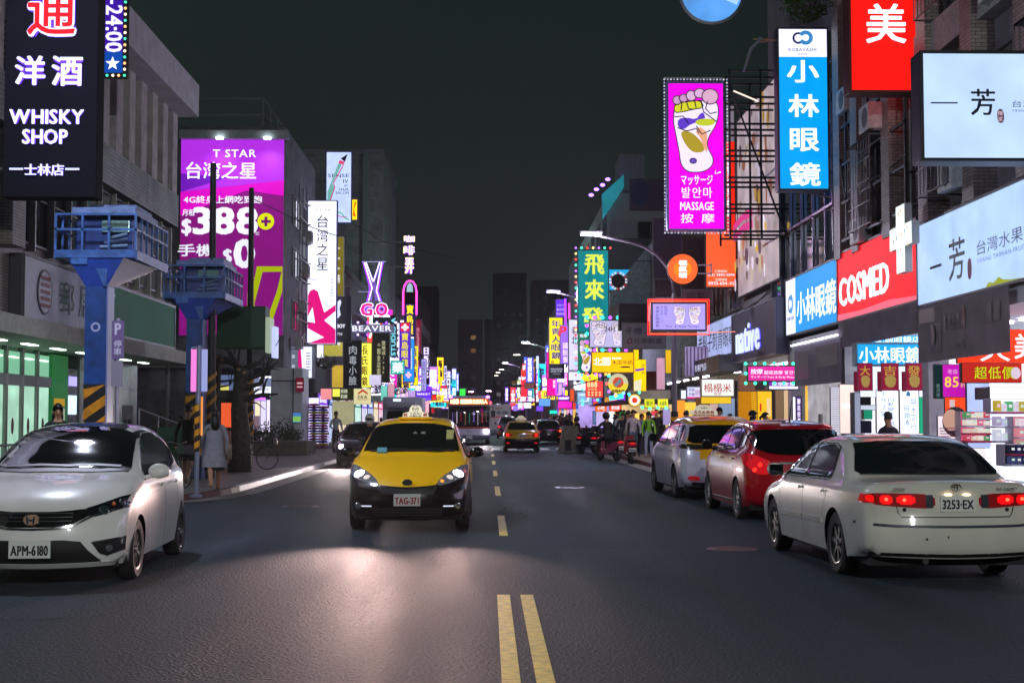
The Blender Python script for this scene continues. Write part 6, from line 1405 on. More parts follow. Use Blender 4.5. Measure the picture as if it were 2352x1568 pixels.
# shop fronts along the left pavement beyond the corner: doors, shutters and blinds
for k in range(14):
 y0 = 80.5+k*5.6; c = ['#e8e0ff','#c9d8ff','#ffe9c8','#ffd0e8','#d8fff0'][k % 5]
 s = xs('lit shop front %s on the far left pavement, %s from the corner' % (['with violet light','with blue light','with warm light','with pink light','with mint light'][k % 5],['first','second','third','fourth','fifth','sixth','seventh','eighth','ninth','tenth','eleventh','twelfth','thirteenth','last'][k]),'L',y0,y0+5.0,.15,3.0,c,.8,'storefront','shop front',.1,X=-9.6,var=.4)
 for q in (.25,.5,.75): s.rect((q-.01,0,q+.01,1),'#15151a',0,'mullion')
 s.rect((0,0,1,.22),['#6a20d0','#1848a0','#a07010','#c01870','#108a70'][k % 5],.9,'header'); s.text(['服飾精品','手機通訊','麵包咖啡','美妝生活','眼鏡專賣'][k % 5],(.15,.04,.85,.18),W_,1.2,False,.02)
# ================= right =================
s = fs('upright magenta foot massage lightbox with a colourful foot chart',F_(245,266,672,1402),44.0,'#ff00e0',1.0,depth=.30,frame=pm('#8a78c0',.4,.3),fw=.06,arm=None)
foot(s,F_(275,310,645,958)); s.text('マッサージ',F_(338,985,585,1062),W_,1,False,.02); s.text('발안마',F_(342,1080,580,1165),W_,1,False,.012); s.text('MASSAGE',F_(330,1195,592,1260),W_,1.05,False,.03); s.text('按',F_(332,1285,430,1360),W_,1,False,.018); s.text('摩',F_(495,1285,595,1360),W_,1,False,.018)
for pts in ([(600,975),(612,940),(606,978)],[(606,978),(645,955),(648,968)]): s.poly([F_(*p) for p in pts],W_,1,'spark')
s.bulbs(.105,['#dfe2f0','#a8a4c8'],.03,.7,.03,-.13)
mb = MB(); mb.box(-.12,s.h+.18,-.05,s.w+.12,s.h+.21,-.02)
for k in (0,.5,1): mb.box(s.w*k-.015,s.h,-.05,s.w*k+.015,s.h+.2,-.02)
mb.build('top_bar',pm((.4,.4,.46),.4,.5),s.t)
s = fs('tall blue optician lightbox with four white characters and a white header',F_(1112,-160,1488,1088),36.4,'#0096e8',1.0,depth=.42,frame=pm('#33364a',.4,.3),fw=.05,arm=1)
s.rect(F_(1112,-160,1488,58),'#e6e8ff',1.0,'header'); s.text('KOBAYASHI',F_(1188,-10,1405,14),'#2a1a80',0,False,.01); s.text('OPTICAL',F_(1258,30,1336,44),'#2a1a80',0)
for ch,b in (('小',(1172,82,1424,262)),('林',(1182,350,1422,532)),('眼',(1190,615,1418,802)),('鏡',(1186,885,1426,1070))): s.text(ch,F_(*b),W_,1.1,False,.05)
cx,cy = s.px(*F_(1270,-88)); 
def ring(cx,cy,r0,r1,a0,a1,col,st=0,n=16):
 P = [(cx+r1*math.cos(a0+(a1-a0)*k/n),cy+r1*math.sin(a0+(a1-a0)*k/n)) for k in range(n+1)]+[(cx+r0*math.cos(a1-(a1-a0)*k/n),cy+r0*math.sin(a1-(a1-a0)*k/n)) for k in range(n+1)]
 s.poly(P,col,st,'logo_ring',raw=True)
ring(cx-.02,cy,.10,.155,R(35),R(325),'#3a2a9a'); ring(cx+.17,cy+.01,.09,.19,R(-150),R(150),'#3a90d0',.7)
s = fs('bright red cosmetics box sign with one white character, top right',H_(282,-420,770,668),29.5,'#f4120a',1.0,depth=.5,frame=pm('#4a1208',.4),fw=.05,arm=1)
s.text('美',H_(392,35,684,325),W_,1.15,False,.022,d=.06,depth=.04)
s = fs('large white tea shop lightbox with brush characters at the right edge',H_(818,400,1900,1168),22.3,'#b3cdf4',1.0,depth=.5,frame=pm('#1c1a26',.4),fw=.05,var=.14)
s.text('一',H_(870,738,1068,770),'#1c1440',0,False,.03); s.text('芳',H_(1165,660,1345,856),'#141a30',0,False,.022); s.text('台灣水果茶',H_(1470,745,1880,795),'#2a3350',0); s.text('YIFANG TAIWAN FRUIT TEA',H_(1466,812,1890,830),'#7a8ab8',0)
s.poly(smooth_poly([H_(1355,810),H_(1404,810),H_(1408,912),H_(1358,912)],2),'#7a1428',0,'seal'); s.text('陳家',H_(1362,820,1398,905),'#d8c0d0',.8,True,.006)
# facade row
def fac(label,y0,y1,z0,z1,face,st=1,**k): return xs(label,'R',y0,y1,z0,z1,face,st,**k)
s = fac('long white tea shop fascia with brush characters and a green stained foot',22.6,29.15,3.92,5.55,'#a9c6f2',1.0,X=8.9,var=.14)
s.text('一',(.13,.50,.24,.60),'#1a1844',0,False,.012); s.text('芳',(.31,.33,.45,.82),'#101c38',0,False,.022); s.text('台灣水果茶',(.55,.46,.98,.62),'#3a5078',0); s.text('YIFANG TAIWAN FRUIT TEA',(.55,.66,.98,.71),'#7a90c0',0)
s.poly(smooth_poly([(.475,.62),(.51,.62),(.51,.86),(.475,.86)],2),'#8a1430',0,'seal')
s.poly([(.62,1),(.64,.95),(.68,.97),(.72,.92),(.75,.96),(.8,.98),(.9,1)],'#b8c020',.5,'stain')
s = fac('red pharmacy fascia with white neon-edged letters',29.2,35.85,4.05,5.72,'#f80a14',1.0,X=8.9)
s.text('COSMED',(.04,.38,.70,.80),'#ffe6ee',1.5,False,.012,d=.05,depth=.03); s.poly([(0,1),(0,.9),(.3,.93),(.7,.9),(1,.95),(1,1)],'#ff6a80',.8,'pale_foot')
cxp,cyp = 4.6,1.15; cr_ = thing('cross_sign','white rounded cross sign standing off the red pharmacy fascia','sign',(8.5,29.0,5.28)); cr_.rotation_euler = (R(90),0,R(-90)); cr_.scale = (.86,.88,.5)
P = [(-.36,-.80),(.36,-.80),(.36,-.20),(.93,-.20),(.93,.32),(.36,.32),(.36,.80),(-.36,.80),(-.36,.32),(-.93,.32),(-.93,-.20),(-.36,-.20)]
mb = MB(); mb.prism(P,-.3,0,'xy'); mb.build('casing',pm('#c8c0b8',.4),cr_); mb = MB(); flat(mb,[(x*.97,y*.98) for x,y in P],.008); mb.build('face',em('#e2f0ea',1.0,True),cr_)
for x,y,c in ((-.1,.6,'#e0a060'),(.08,.65,'#e07a30'),(-.55,0,'#b03aa0'),(-.3,.05,'#6a7a8a'),(.1,.1,'#e8b080'),(.35,.15,'#60a0e0'),(.6,.2,'#d8c0c0'),(.6,-.2,'#e0b070'),(0,-.25,'#e0a080'),(-.2,-.3,'#a0c0f0')): m = MB(); m.prism(ellipse(x,y,.03,.06,8),.009,.014,'xy'); m.build('led_dot',em(c,.8),cr_)
s = fac('blue optician fascia with white rounded characters',35.95,42.1,4.05,5.65,'#0a8ce0',1.0,X=8.9)
s.rect((0,0,.21,1),'#dfe4ff',1.0,'header'); s.text('小林眼鏡',(.24,.28,.99,.86),W_,1.15,False,.035); s.text('KOBAYASHI',(.03,.68,.18,.74),'#2a1a80',0,False,.004)
cx,cy = .10*s.w,.55*s.h; ring(cx-.03,cy,.17,.25,R(40),R(320),'#3a2a9a'); ring(cx+.14,cy,.12,.28,R(-140),R(140),'#4aa0e0',.7)
s = fac('dark mauve box sign with blue-white native letters',42.3,49.9,3.55,5.17,pm('#3c3446',.6),depth=.42,X=8.62,frame=pm('#5a5c70',.4),light=False)
s.text('native',(.16,.28,.70,.86),'#5a50ff',1.6,False,-.04,d=.03,name='halo_rim'); s.text('native',(.16,.28,.70,.86),'#d6e4ff',.85,False,.02,d=.10,depth=.04)
s = fac('row of white menu lightboxes left of the native sign',50.1,59.5,3.95,5.3,'#a8b4e8',.8,X=8.8,var=.2); s.text('老鬍子刺青眼專',(.04,.25,.96,.8),'#3a3a6a',0,False,.01)
s = fac('dark sloping board under the white menu lightboxes',50.1,60,3.3,3.8,pm('#1a1820',.5),X=8.2,depth=.8,light=False); s.text('刺青專門店',(.3,.25,.7,.8),'#c8c8e8',.8,False,.01)
# frontal / slanted banners below
s = fac('grey cloth valance under the red pharmacy fascia',29.1,35.7,3.35,4.0,cloth('#b0a0ac'),X=8.86,depth=.01,frame=cloth('#8a7c88'),fw=.0,light=False,name='banner',cat='banner')
s = fac('translucent tea shop banner with faded pictures',23.9,29.0,2.72,3.85,cloth('#b8a8b0'),X=8.84,depth=.01,frame=cloth('#8a7c88'),fw=.0,light=False,name='banner',cat='banner')
for b,c in (((.02,.05,.22,.3),'#8a706c'),((.16,.35,.30,.85),'#3a2c34'),((.33,.2,.36,.5),'#2a2a34'),((.42,.25,.45,.5),'#2a2a34'),((.54,.15,.575,.5),'#5a2024'),((.80,.2,.85,.5),'#35261f'),((.88,.2,.93,.5),'#35261f')): s.rect(b,c,0,'faded_picture')
s.poly(ellipse(.205*s.w,.46*s.h,.13,.2,14),'#7a6058',0,'faded_portrait',raw=True); s.text('一芳 台灣',(.36,.2,.52,.5),'#1e1f28',0); s.text('1+5',(.48,.72,.58,.86),'#2a2028',0,False,.01)
s = fac('grey sun faded menu banner beside the marble shop wall',35.4,40.8,2.5,3.62,cloth('#b0a8b8'),X=8.84,depth=.01,frame=cloth('#8a7c88'),fw=.0,light=False,name='banner',cat='banner'); s.rect((.1,.15,.35,.85),'#46404e',0,'faded_picture'); s.rect((.5,.1,.95,.6),'#3a3542',0,'faded_picture')
mb = MB()
t = thing('awning_tube','thin lit tube along the top of the grey menu banner','light tube',(8.75,35.4,3.68)); mb.cyl((0,0,0),(0,5.4,0),.03,8); mb.build('tube',em('#e8e4ff',2.5,True),t)
# hanging optician lightbox inside the arcade, with red banners
s = fs('small blue optician lightbox hanging under the arcade',J(497,352,1208,575),31.5,'#189ae8',1.0,depth=.3,frame=pm('#5a7a90',.4),back=True); s.text('小林眼鏡',J(515,380,1200,562),W_,1.15,False,.03)
s = fs('upper slice of a second blue optician lightbox behind the valance',J(575,250,1205,345),33.5,'#189ae8',.9,depth=.2,back=False); s.text('配鏡眼鏡店',J(700,262,1200,338),W_,1,False,.02)
for k,(a,b) in enumerate(((465,665),(728,955),(998,1220))):
 s = fs(['first','middle','last'][k]+' red and gold new year banner under the small optician lightbox',J(a+40,565,b,862),31.4-.2*k,'#8c1038',.55,depth=.02,back=False,name='banner',cat='banner',group='new year banners'); s.text(['大','吉','發'][k],J(a+60,590,b-25,700),'#c8a040',.6,False,.03); s.poly(smooth_poly([J(a+65,700),J(b-25,700),J(b-40,830),J(a+85,830)],1),'#b89a50',.5)
 s = fs(['first','middle','last'][k]+' folded red flag edge left of a new year banner',J(a,660,a+40,870),31.9-.2*k,'#7a1030',.5,depth=.02,back=False,name='banner',cat='banner',group='new year banners')
for b,lab,c,st,tx,tc in (((530,570,700,940),'white board behind the first new year banner','#d8e0f0',.8,None,None),((715,860,935,1335),'tall white optician board with blue characters','#e6ecff',1.0,'自動變焦近視眼','#5a86c8'),((975,860,1178,1340),'tall white board with a water drop','#e6ecff',.98,'與水同行','#7aa8c8'),((1188,860,1300,935),'white top of the green medical board','#e6ecff',.9,None,None),((1186,938,1300,1340),'green medical board with white characters','#108a62',.9,'美怡好','#e8fff0')):
 s = fs(lab,J(*b),33.8,c,st,depth=.12,back=False,name='board_sign',frame=pm('#8a8060',.5))
 if tx: x0,y0,x1,y1 = b; s.text(tx,J(x0+(x1-x0)*.55,y0+80,x1-25,y1-25),tc,.9 if tc == '#e8fff0' else 0,True,.01)
 if 'drop' in lab: s.poly(smooth_poly([J(1065,862),J(1092,905),J(1085,930),J(1045,930),J(1038,905)],2),'#3a78a0',.7,'drop'); s.text('珂潤清',J(1010,1030,1075,1260),'#5a90b0',0,True,.01)
 if 'blue characters' in lab: s.text('天然活鏡',J(755,870,820,1160),'#8ab0e0',0,True,.01)
s = fs('grey column with a black monitor and green box on it',J(470,890,530,1340),33.0,'#9aa0b8',.5,depth=.4,back=False,name='display_column',cat='column')
for b,c,st,lab in (((530,940,648,1025),'#0c0e1c',0,'black monitor'),((570,1080,665,1180),'#108060',.7,'green parcel on the shelf'),((540,1205,655,1335),'#101430',.15,'dark blue display screen'),((535,1030,700,1078),'#c8d0e0',.6,'white price strip')): fs(lab+' by the arcade column',J(*b),33.2,c,st,depth=.2,back=False,name='display_box',cat='display')
# pharmacy
s = fs('orange red arcade banner with large white characters',J(1610,190,2700,560),26.8,'#f0300c',.95,depth=.08,back=False,name='banner'); s.text('大',J(1860,330,2190,540),W_,1.1,False,.03); s.text('美',J(2240,235,2480,515),W_,1.1,False,.03)
s = fs('red banner with three yellow brush characters over the pharmacy',J(1665,562,2325,775),26.0,'#a81c0c',.75,depth=.15,back=False,frame=pm('#3a2010',.5)); 
for k,ch in enumerate('超低價'): b = (1795+k*152,600,1935+k*152,738); s.text(ch,J(*b),'#201008',0,False,-.035,name='letter_outline'); s.text(ch,J(*b),'#c8c800',.8,False,.022)
s.poly(ellipse(*s.px(*J(2252,672)),.09,.11,18),'#d8c8d8',.7,'clock',raw=True)
s = fs('magenta discount poster with a yellow number',J(1450,580,1710,935),27.4,'#b010a0',.8,depth=.05,back=False,name='poster',cat='poster'); s.text('老協',J(1500,630,1610,680),'#e8b0e0',.8); s.text('85',J(1465,712,1620,830),'#e8c840',.9,False,.035); s.text('折',J(1640,770,1695,830),'#e8c840',.8)
s = fs('orange red panel with a small white notice',J(1475,936,1708,1165),27.5,'#f0421c',.9,depth=.05,back=False,name='poster',cat='poster'); s.rect(J(1522,968,1580,1050),'#d8c0c0',.7)
s = fs('dark teal poster strip left of the magenta poster',J(1352,580,1448,950),27.6,'#14383c',.3,depth=.05,back=False,name='poster',cat='poster'); s.text('彌月禮',J(1372,790,1410,940),'#8aa0a0',.5,True)
fs('pale patterned column beside the optician boards',J(1300,540,1352,1340),29.0,'#a8a8cc',.6,depth=.4,back=False,name='column',cat='column')
fs('lit white fridge header in the pharmacy',J(1975,830,2700,955),25.6,'#f4f6ff',1.25,depth=.8,back=False,name='shelf_header',cat='shelf')
fs('blue lit left wall of the pharmacy',J(1722,785,1972,1500),27.2,'#a8b8f0',.75,depth=.1,back=False,name='shop_wall',cat='wall',var=.25)
def shelf(label,b,Y,rows,cols,back,pal,seed,st=.7):
 s = fs(label,b,Y,back,st,depth=.4,back=False,name='display_shelf',cat='shelf',frame=pm('#a8a0b8',.4)); rr = random.Random(seed); rh = s.h/rows
 for r in range(rows):
  mb = MB(); mb.box(0,r*rh,.01,s.w,r*rh+.03,.30); mb.build('shelf_board',pm('#b01848',.5) if rr.random() < .5 else pm('#c8c8d8',.4),s.t)
  n = cols
  for k in range(n):
   w = s.w/n; mb = MB(); h = rh*rr.uniform(.5,.8); x = k*w+w*.08; mb.box(x,r*rh+.035,.06,x+w*.82,r*rh+.035+h,.24); o = mb.build('packet',em(rr.choice(pal),.55),s.t)
   m = MB(); m.box(x+w*.15,r*rh+.05+h*.3,.241,x+w*.65,r*rh+.05+h*.6,.244); m.build('packet_label',em(rr.choice(['#f0f0f0','#e8c8d8','#c8e8d8']),.6),o)
 return s
shelf('tall lit pharmacy shelf of small coloured packets, upper rows',J(1985,960,2700,1120),25.4,1,11,'#d8dcff',['#c8b030','#50b070','#8a78c8','#e0e0f0','#b04a7a'],1,.9)
shelf('lower pharmacy shelf with white tubs and pink price strips',J(1975,1125,2230,1440),25.5,2,3,'#e8e8ff',['#e0e4f8','#c8d0f0','#b8a8d0'],2,1.0)
shelf('red and white pharmacy shelf at the right edge',J(2235,1160,2700,1520),25.0,3,6,'#c87888',['#d84058','#f0e0e8','#c0a890','#e890a0'],3,.6)
shelf('pink cardboard stand of small beauty packs',J(1648,1105,1925,1440),25.0,4,4,'#c85078',['#e8c8b8','#e06a8a','#f0e8d8','#d8485a','#50a060'],4,.6)
s = fs('white poster of a smiling face on a pharmacy stand',J(1395,1150,1640,1400),25.3,'#e0d0da',.8,depth=.05,back=False,name='poster',cat='poster'); cx,cy = s.px(*J(1570,1200)); s.poly(ellipse(cx+.03,cy-.02,.24,.27,20),'#1c1418',0,'hair',raw=True); s.poly(ellipse(cx-.05,cy+.01,.15,.19,20),'#c89a88',.7,'face_shape',raw=True); lines_of(s,J(1410,1270,1630,1390),4,'#b05a80')
shelf('grey wire basket stand with dark blue packs at the right edge',J(2140,1470,2600,1700),23.0,2,7,'#1a1c34',['#1c2250','#141830','#38406a'],5,.2)
# marble wall shop
t = thing('marble_storefront','white marble slab shop wall with a keypad box behind the red car','shop front',(9.5,36,.12))
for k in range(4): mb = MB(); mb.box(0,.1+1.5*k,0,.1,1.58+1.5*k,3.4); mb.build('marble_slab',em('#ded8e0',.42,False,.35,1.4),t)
mb = MB(); mb.bbox(-.08,4.2,1.2,0,4.45,1.6,.02); mb.build('keypad_box',pm('#b8b0b0',.4),t)
s = fs('lit marble room with a cream counter seen past the arcade column',J(305,800,470,1340),34.5,'#e8d0c8',.85,depth=.1,back=False,name='shop_wall',cat='wall',var=.2); s.text('KEEP',J(325,1015,468,1055),'#fff4ee',1.3,False,.02)
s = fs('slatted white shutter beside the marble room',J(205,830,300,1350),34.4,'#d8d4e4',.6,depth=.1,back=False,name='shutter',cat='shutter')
for k in range(20): s.rect(J(207,845+k*25,298,851+k*25),'#8a8698',0,'slat')
# upper right wall banners and scaffold
s = xs('large faded food mural banner behind the scaffold','R',43.7,51.0,5.95,12.3,em('#c4b2b8',.62,True,.5,.7),.5,X=9.05,depth=.1,name='mural_banner',cat='banner')  # banner is no lamp; its lighting is put into glowing colours
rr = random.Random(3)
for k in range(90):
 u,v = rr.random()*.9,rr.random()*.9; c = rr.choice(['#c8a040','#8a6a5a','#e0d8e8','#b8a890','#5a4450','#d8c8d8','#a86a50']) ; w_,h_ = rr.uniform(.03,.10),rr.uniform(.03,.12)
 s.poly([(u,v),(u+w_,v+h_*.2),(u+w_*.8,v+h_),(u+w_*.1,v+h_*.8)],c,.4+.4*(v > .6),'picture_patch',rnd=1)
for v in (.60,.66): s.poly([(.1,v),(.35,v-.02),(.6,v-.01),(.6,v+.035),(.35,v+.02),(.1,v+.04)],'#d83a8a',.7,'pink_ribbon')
s = fs('tall orange sign with a telephone number, behind the magenta lightbox',G(636,-230,866,386),52,'#ff5a2c',.92,depth=.3,frame=pm('#3a2a26',.5),arm=None); s.text('(02) 2882-2896',G(648,283,858,308),W_,1,False,.012); s.text('訂購專線:',G(702,255,800,275),'#ffe8e0',.9); s.text('加盟專線:',G(705,320,800,340),'#ffe8e0',.9); s.text('0933-604-111',G(652,346,850,372),W_,1,False,.012)
s = fs('red upper part of the tall orange sign with white characters',F_(698,720,762,1420),51.8,'#d8200c',.85,depth=.2,back=False); s.text('福氣堂',F_(700,830,724,1310),W_,1,True,.02)
fs('pale cap panel above the red part of the tall orange sign',F_(698,440,756,718),51.9,'#8a8292',.45,depth=.2,back=False)
# scaffold
t = thing('scaffold','black steel scaffold carrying the projecting signs on the right','scaffold',(7.4,42.6,7.2)); sm = pm((.03,.03,.035),.5,.4)
for k in range(7):
 for y in (0,.9,1.8): mb = MB(); mb.box(-.1,y,k*.82,1.8,y+.06,k*.82+.06); mb.build('rail',sm,t)
for x in (-.1,.85,1.75):
 for y in (0,1.8): mb = MB(); mb.box(x,y,-.2,x+.06,y+.06,5.0); mb.build('upright',sm,t)
mb = MB(); mb.cyl((-.1,0,4.6),(1.8,0,-.6),.03,6); mb.build('brace',sm,t); mb = MB(); mb.cyl((.05,-.05,4.3),(.8,0,4.0),.025,6); mb.build('bright_tube',em('#ffe8d8',1.0),t)
t = thing('scaffold','black steel scaffold behind the blue and red upright lightboxes','scaffold',(8.88,29.9,6.0))
for k in range(5):
 z = k*.95; mb = MB(); mb.box(0,0,z,.05,6.5,z+.06); mb.build('rail',sm,t); mb = MB(); mb.box(0,1.4,z+.1,.3,1.46,z+.16); mb.build('rail',sm,t); mb = MB(); mb.box(0,5,z,.3,5.06,z+.06); mb.build('rail',sm,t)
for y in (0,1.5,3.0,5.0,6.4): mb = MB(); mb.box(0,y,-.1,.06,y+.06,4.4); mb.build('upright',pm((.3,.3,.34),.4,.5) if y > 6 else sm,t)
for (a,b) in (((0,1.5,0),(0,5,3)),((0,5,1.0),(0,6.4,4))): mb = MB(); mb.cyl(a,b,.025,6); mb.build('brace',sm,t)
acunit(None,8.7,31.9,8.1,label='white air conditioner box under the red character sign'); acunit(None,8.8,26.6,5.9,label='dark air conditioner unit behind the pharmacy cross'); acunit(None,8.9,33.6,5.75,label='grey air conditioner unit above the blue optician fascia')
# round orange sign
t = thing('round_sign','round orange snack sign with three white characters on the lamp post','sign',tuple(atY(1568,618,46.4))); t.rotation_euler.x = R(90)
mb = MB(); mb.lathe([(.001,-.12),(.50,-.12),(.52,-.08),(.52,.0),(.50,.02)],(0,0,0),36,'z'); mb.build('casing',pm('#3a2a24',.4),t,smooth=40); mb = MB(); flat(mb,ellipse(0,0,.49,.49,36),.022); mb.build('face',em('#f2622c',1.0,True),t); mb = MB(); flat(mb,ellipse(0,.0,.30,.27,24),.026); mb.build('orange_patch',em('#f08a20',.9),t); mb = MB(); put_text(mb,'福氣塘',(-.13,-.30,.13,.30),.032,.012,0,True); mb.build('lettering',em(W_,1.1),t)
mb = MB(); mb.box(.5,.12,-.08,.95,.16,-.03); mb.box(.5,-.16,-.08,.95,-.12,-.03); mb.box(.93,-.2,-.08,.97,.2,-.03); mb.build('bracket',pm((.4,.4,.45),.4,.5),t)
# red neon foot sign
s = fs('lilac foot and body massage lightbox inside a double red neon frame',G(218,520,628,720),45.4,'#a79af0',1.0,depth=.35,frame=pm('#3a3058',.4),fw=.05)
s.text('Foot  &  Body Massage',G(320,688,580,708),'#2a2a7a',0,False,.004); s.text('按摩休閒會館',G(240,538,268,705),'#3a3a9a',0,True); s.text('マッサージ',G(274,538,298,665),'#3a3a9a',0,True); s.text('발안마',G(308,535,332,612),'#3a3a9a',0,True)
for b,fl in (((378,540,475,682),False),((495,540,595,682),True)): foot(s,G(*b),not fl,1.0,'#3a3a8a',.55)
for dd,c,st in ((0,'#ff1a20',3.0),(14,'#ff5a20',2.2)): s.tube([G(178+dd,487+dd),G(655-dd,487+dd),G(655-dd,762-dd*.5),G(175+dd,762-dd*.5)],.014,c,st,closed=True,d=.12,light=True)
s.tube([G(655,745),G(860,738)],.012,'#ff8a60',1.2)
# magenta oval sign with green bulbs
s = fs('pink massage board ringed with green bulbs beneath the native sign',G(965,1010,1370,1120),41.5,'#e02a9a',.95,depth=.2,frame=pm('#184a40',.4)); s.text('按摩',G(985,1028,1080,1070),W_,1.1,False,.02); s.text('腳底按摩 발안마',G(1090,1042,1355,1072),W_,1.0,False,.006); s.text('マッサージ Foot & Body Massage',G(985,1082,1355,1105),W_,1.0)
s.bulbs(.28,['#30e8a0'],.05,3.0,.05,-.08)
s = fs('small violet massage lightbox below the pink massage board',G(1130,1128,1355,1185),41.6,'#7a20b0',.9,depth=.2); s.text('按摩會館',G(1150,1132,1330,1160),W_,1.0,False,.01); s.rect(G(1130,1165,1355,1185),'#e8d8ff',1.6,'tube')
s = fs('narrow violet upright sign on the arcade column',G(1345,1250,1378,1470),40,'#5a1a8a',.8,depth=.12); s.text('腳底按摩',G(1350,1258,1374,1460),W_,1.1,True,.01); fs('white upright tube panel beside the narrow violet sign',G(1318,1250,1342,1470),40,'#efeaff',1.3,depth=.12,back=False)
# ground floor under native: yellow shop
for b,c,st,lab in (((888,1205,1035,1470),'#c07a00',.6,'dark yellow shop panel with a gate pattern'),((1040,1205,1150,1470),'#e0a818',.85,'bright yellow shop panel with red notices'),((1180,1175,1240,1470),'#8a6a50',.45,'brown wooden door frame'),((1245,1175,1320,1470),'#c8a880',.7,'cream door with small pictures'),((890,1078,1105,1198),'#8a5a48',.45,'brown picture board with a dark dog photograph')):
 s = fs(lab+' under the native sign',G(*b),46,c,st,depth=.15,back=False,name='poster_board',cat='board',var=.2)
 if 'bright' in lab: s.rect(G(1055,1300,1070,1360),'#d83a20',.7,'notice'); s.rect(G(1110,1260,1140,1400),'#e8c890',.8,'notice')
 if 'gate' in lab:
  for k in range(16): s.rect(G(990,1212+k*16,1030,1220+k*16),'#e8b820',.7,'slat')
 if 'dog' in lab: s.rect(G(1020,1120,1100,1195),'#2a2420',0)
s = fs('white furniture shop lightbox with red characters',G(602,1112,850,1240),50,'#dde6e0',1.0,depth=.2,frame=pm('#6a4a48',.4)); s.text('榻榻米',G(618,1142,832,1212),'#d01c1c',.5,False,.014); s.text('傢俱',G(695,1212,755,1236),'#d01c1c',.4)
s = fs('yellow gold banner strip below the furniture lightbox',G(598,1248,830,1300),50.2,'#d8b020',.8,depth=.08,back=False,name='banner')
s = fs('pale small tablet repair lightbox with dark characters',G(488,1172,592,1262),53,'#c8c8f0',.95,depth=.15); s.text('平板',G(498,1180,545,1205),'#20204a',0,False,.01); s.text('手機',G(498,1215,545,1240),'#20204a',0,False,.01); s.text('貼維修',G(550,1190,588,1235),'#c02050',0); s.rect(G(488,1248,592,1264),'#e02a7a',.9)
fs('white window grid lightbox left of the repair lightbox',G(440,1198,480,1262),54,'#dfe4ff',1.2,depth=.15)
for b,c,st,lab in (((400,1275,470,1480),'#f08a28',.85,'orange lit shop front'),((470,1290,555,1470),'#e8b840',.8,'yellow lit shop front'),((555,1255,665,1460),'#6a4a20',.5,'dark gold display front'),((665,1295,730,1460),'#c8a8a0',.55,'beige lit shop pillar'),((735,1260,860,1450),'#8aa0c0',.5,'glassy blue shop door')): fs(lab+' behind the taxi van',G(*b),52,c,st,depth=.15,back=False,name='storefront',cat='shop front',var=.35)
# teal green hotel lightbox
s = fs('tall teal lightbox with three yellow calligraphy characters and coloured bulbs',E(366,228,632,955),68,'#0a8a92',.80,depth=.4,frame=pm('#0a2a30',.4),fw=.05,var=.25,arm=1)
for ch,b in (('飛',(420,262,600,445)),('來',(422,485,598,672)),('發',(398,735,590,915))): s.text(ch,E(*b),'#dbe84a',.95,False,.05)
s.bulbs(.28,['#ff4040','#40ffb0','#a060ff','#ffe080'],.055,2.6,.03,-.12,'tl')
s2 = fs('green foot chart panel below the tall teal lightbox',E(366,960,482,1320),67.8,'#0a7a5c',.75,depth=.3,fw=.03,back=False); s2.text('按摩',E(378,975,445,1008),W_,1,False,.02); foot(s2,E(375,1030,490,1312),True)
s2.bulbs(.28,['#ff4040','#40ffd0','#a060ff','#ffe080'],.055,2.6,.03,-.12,'lb')
s = fs('white old-style upright lightbox left of the teal lightbox',E(282,848,362,1298),72,'#c8c4e4',.85,depth=.3); s.text('老北',E(305,900,360,1075),'#8a1434',0,True,.02); s.text('道坂',E(330,1180,358,1270),'#a02a50',0,True)
fs('white lower panel under the old-style upright lightbox',E(280,1315,400,1390),72.2,'#d0d4f4',.9,depth=.3)
# 24H
s = fs('24H massage lightbox with two feet, ringed by turquoise and violet bulbs',E(470,858,762,1092),62,'#b8b4dc',.95,depth=.3,fw=.03,var=.15); s.text('24H',E(598,912,688,958),'#6a1a4a',0,False,.03,d=.2); foot(s,E(478,865,625,1082),True,.85,pale=.7); foot(s,E(662,865,762,1082),False,.85,pale=.7)
s.bulbs(.36,['#30f0d0','#a040ff'],.085,3.0,.05,-.14)
s = fs('yellow papaya milk lightbox with white square mark',E(490,1142,858,1316),58,'#ffbe00',1.0,depth=.25,frame=pm('#b87a00',.4)); s.text('北',E(500,1188,575,1258),W_,1.1,False,.03); s.rect(E(582,1186,652,1256),W_,1.1); s.text('回',E(588,1192,646,1250),'#ffbe00',1.0,False,.02); s.text('木瓜牛奶',E(665,1212,852,1250),'#1c1608',0,False,.01)
for k in range(5): s.rect(E(668+k*17,1186,680+k*17,1200),W_,1.1,'dot')
s.poly(smooth_poly([E(742,1264),E(830,1264),E(830,1278),E(742,1278)],2),'#1c1608',0,'pill')
s = fs('yellow poster column right of the papaya milk lightbox',E(862,1205,972,1485),58.4,'#f0c000',.92,depth=.2,back=False,var=.2); s.text('綠萍茶',E(932,1240,960,1340),'#6a4a10',0,True); s.poly([E(870,1290),E(960,1280),E(950,1300),E(880,1310)],'#7a40d0',.7); s.poly([E(865,1400),E(930,1380),E(925,1480),E(865,1485)],'#e8e0c0',.8)
fs('yellow top box above the poster column',E(862,1118,905,1202),58.2,'#ffc400',.9,depth=.2,back=False)
s = fs('dim grey phone plan board with dark characters',E(765,882,1142,1102),60,pm('#7a7480',.7,noise=.15),depth=.15,light=False); s.text('手機',E(788,915,935,978),'#1c1c30',0,False,.03); s.text('0',E(797,1010,845,1068),'#5a1620',0,False,.04,slant=.2); s.text('元申辦處',E(862,1012,1115,1065),'#2a2028',0,False,.02)
s = fs('dark brown noticeboard above the phone plan board',E(732,705,978,940),61,pm('#2a2228',.7),depth=.15,light=False); lines_of(s,E(760,730,960,830),3,'#18141a',0,.6)
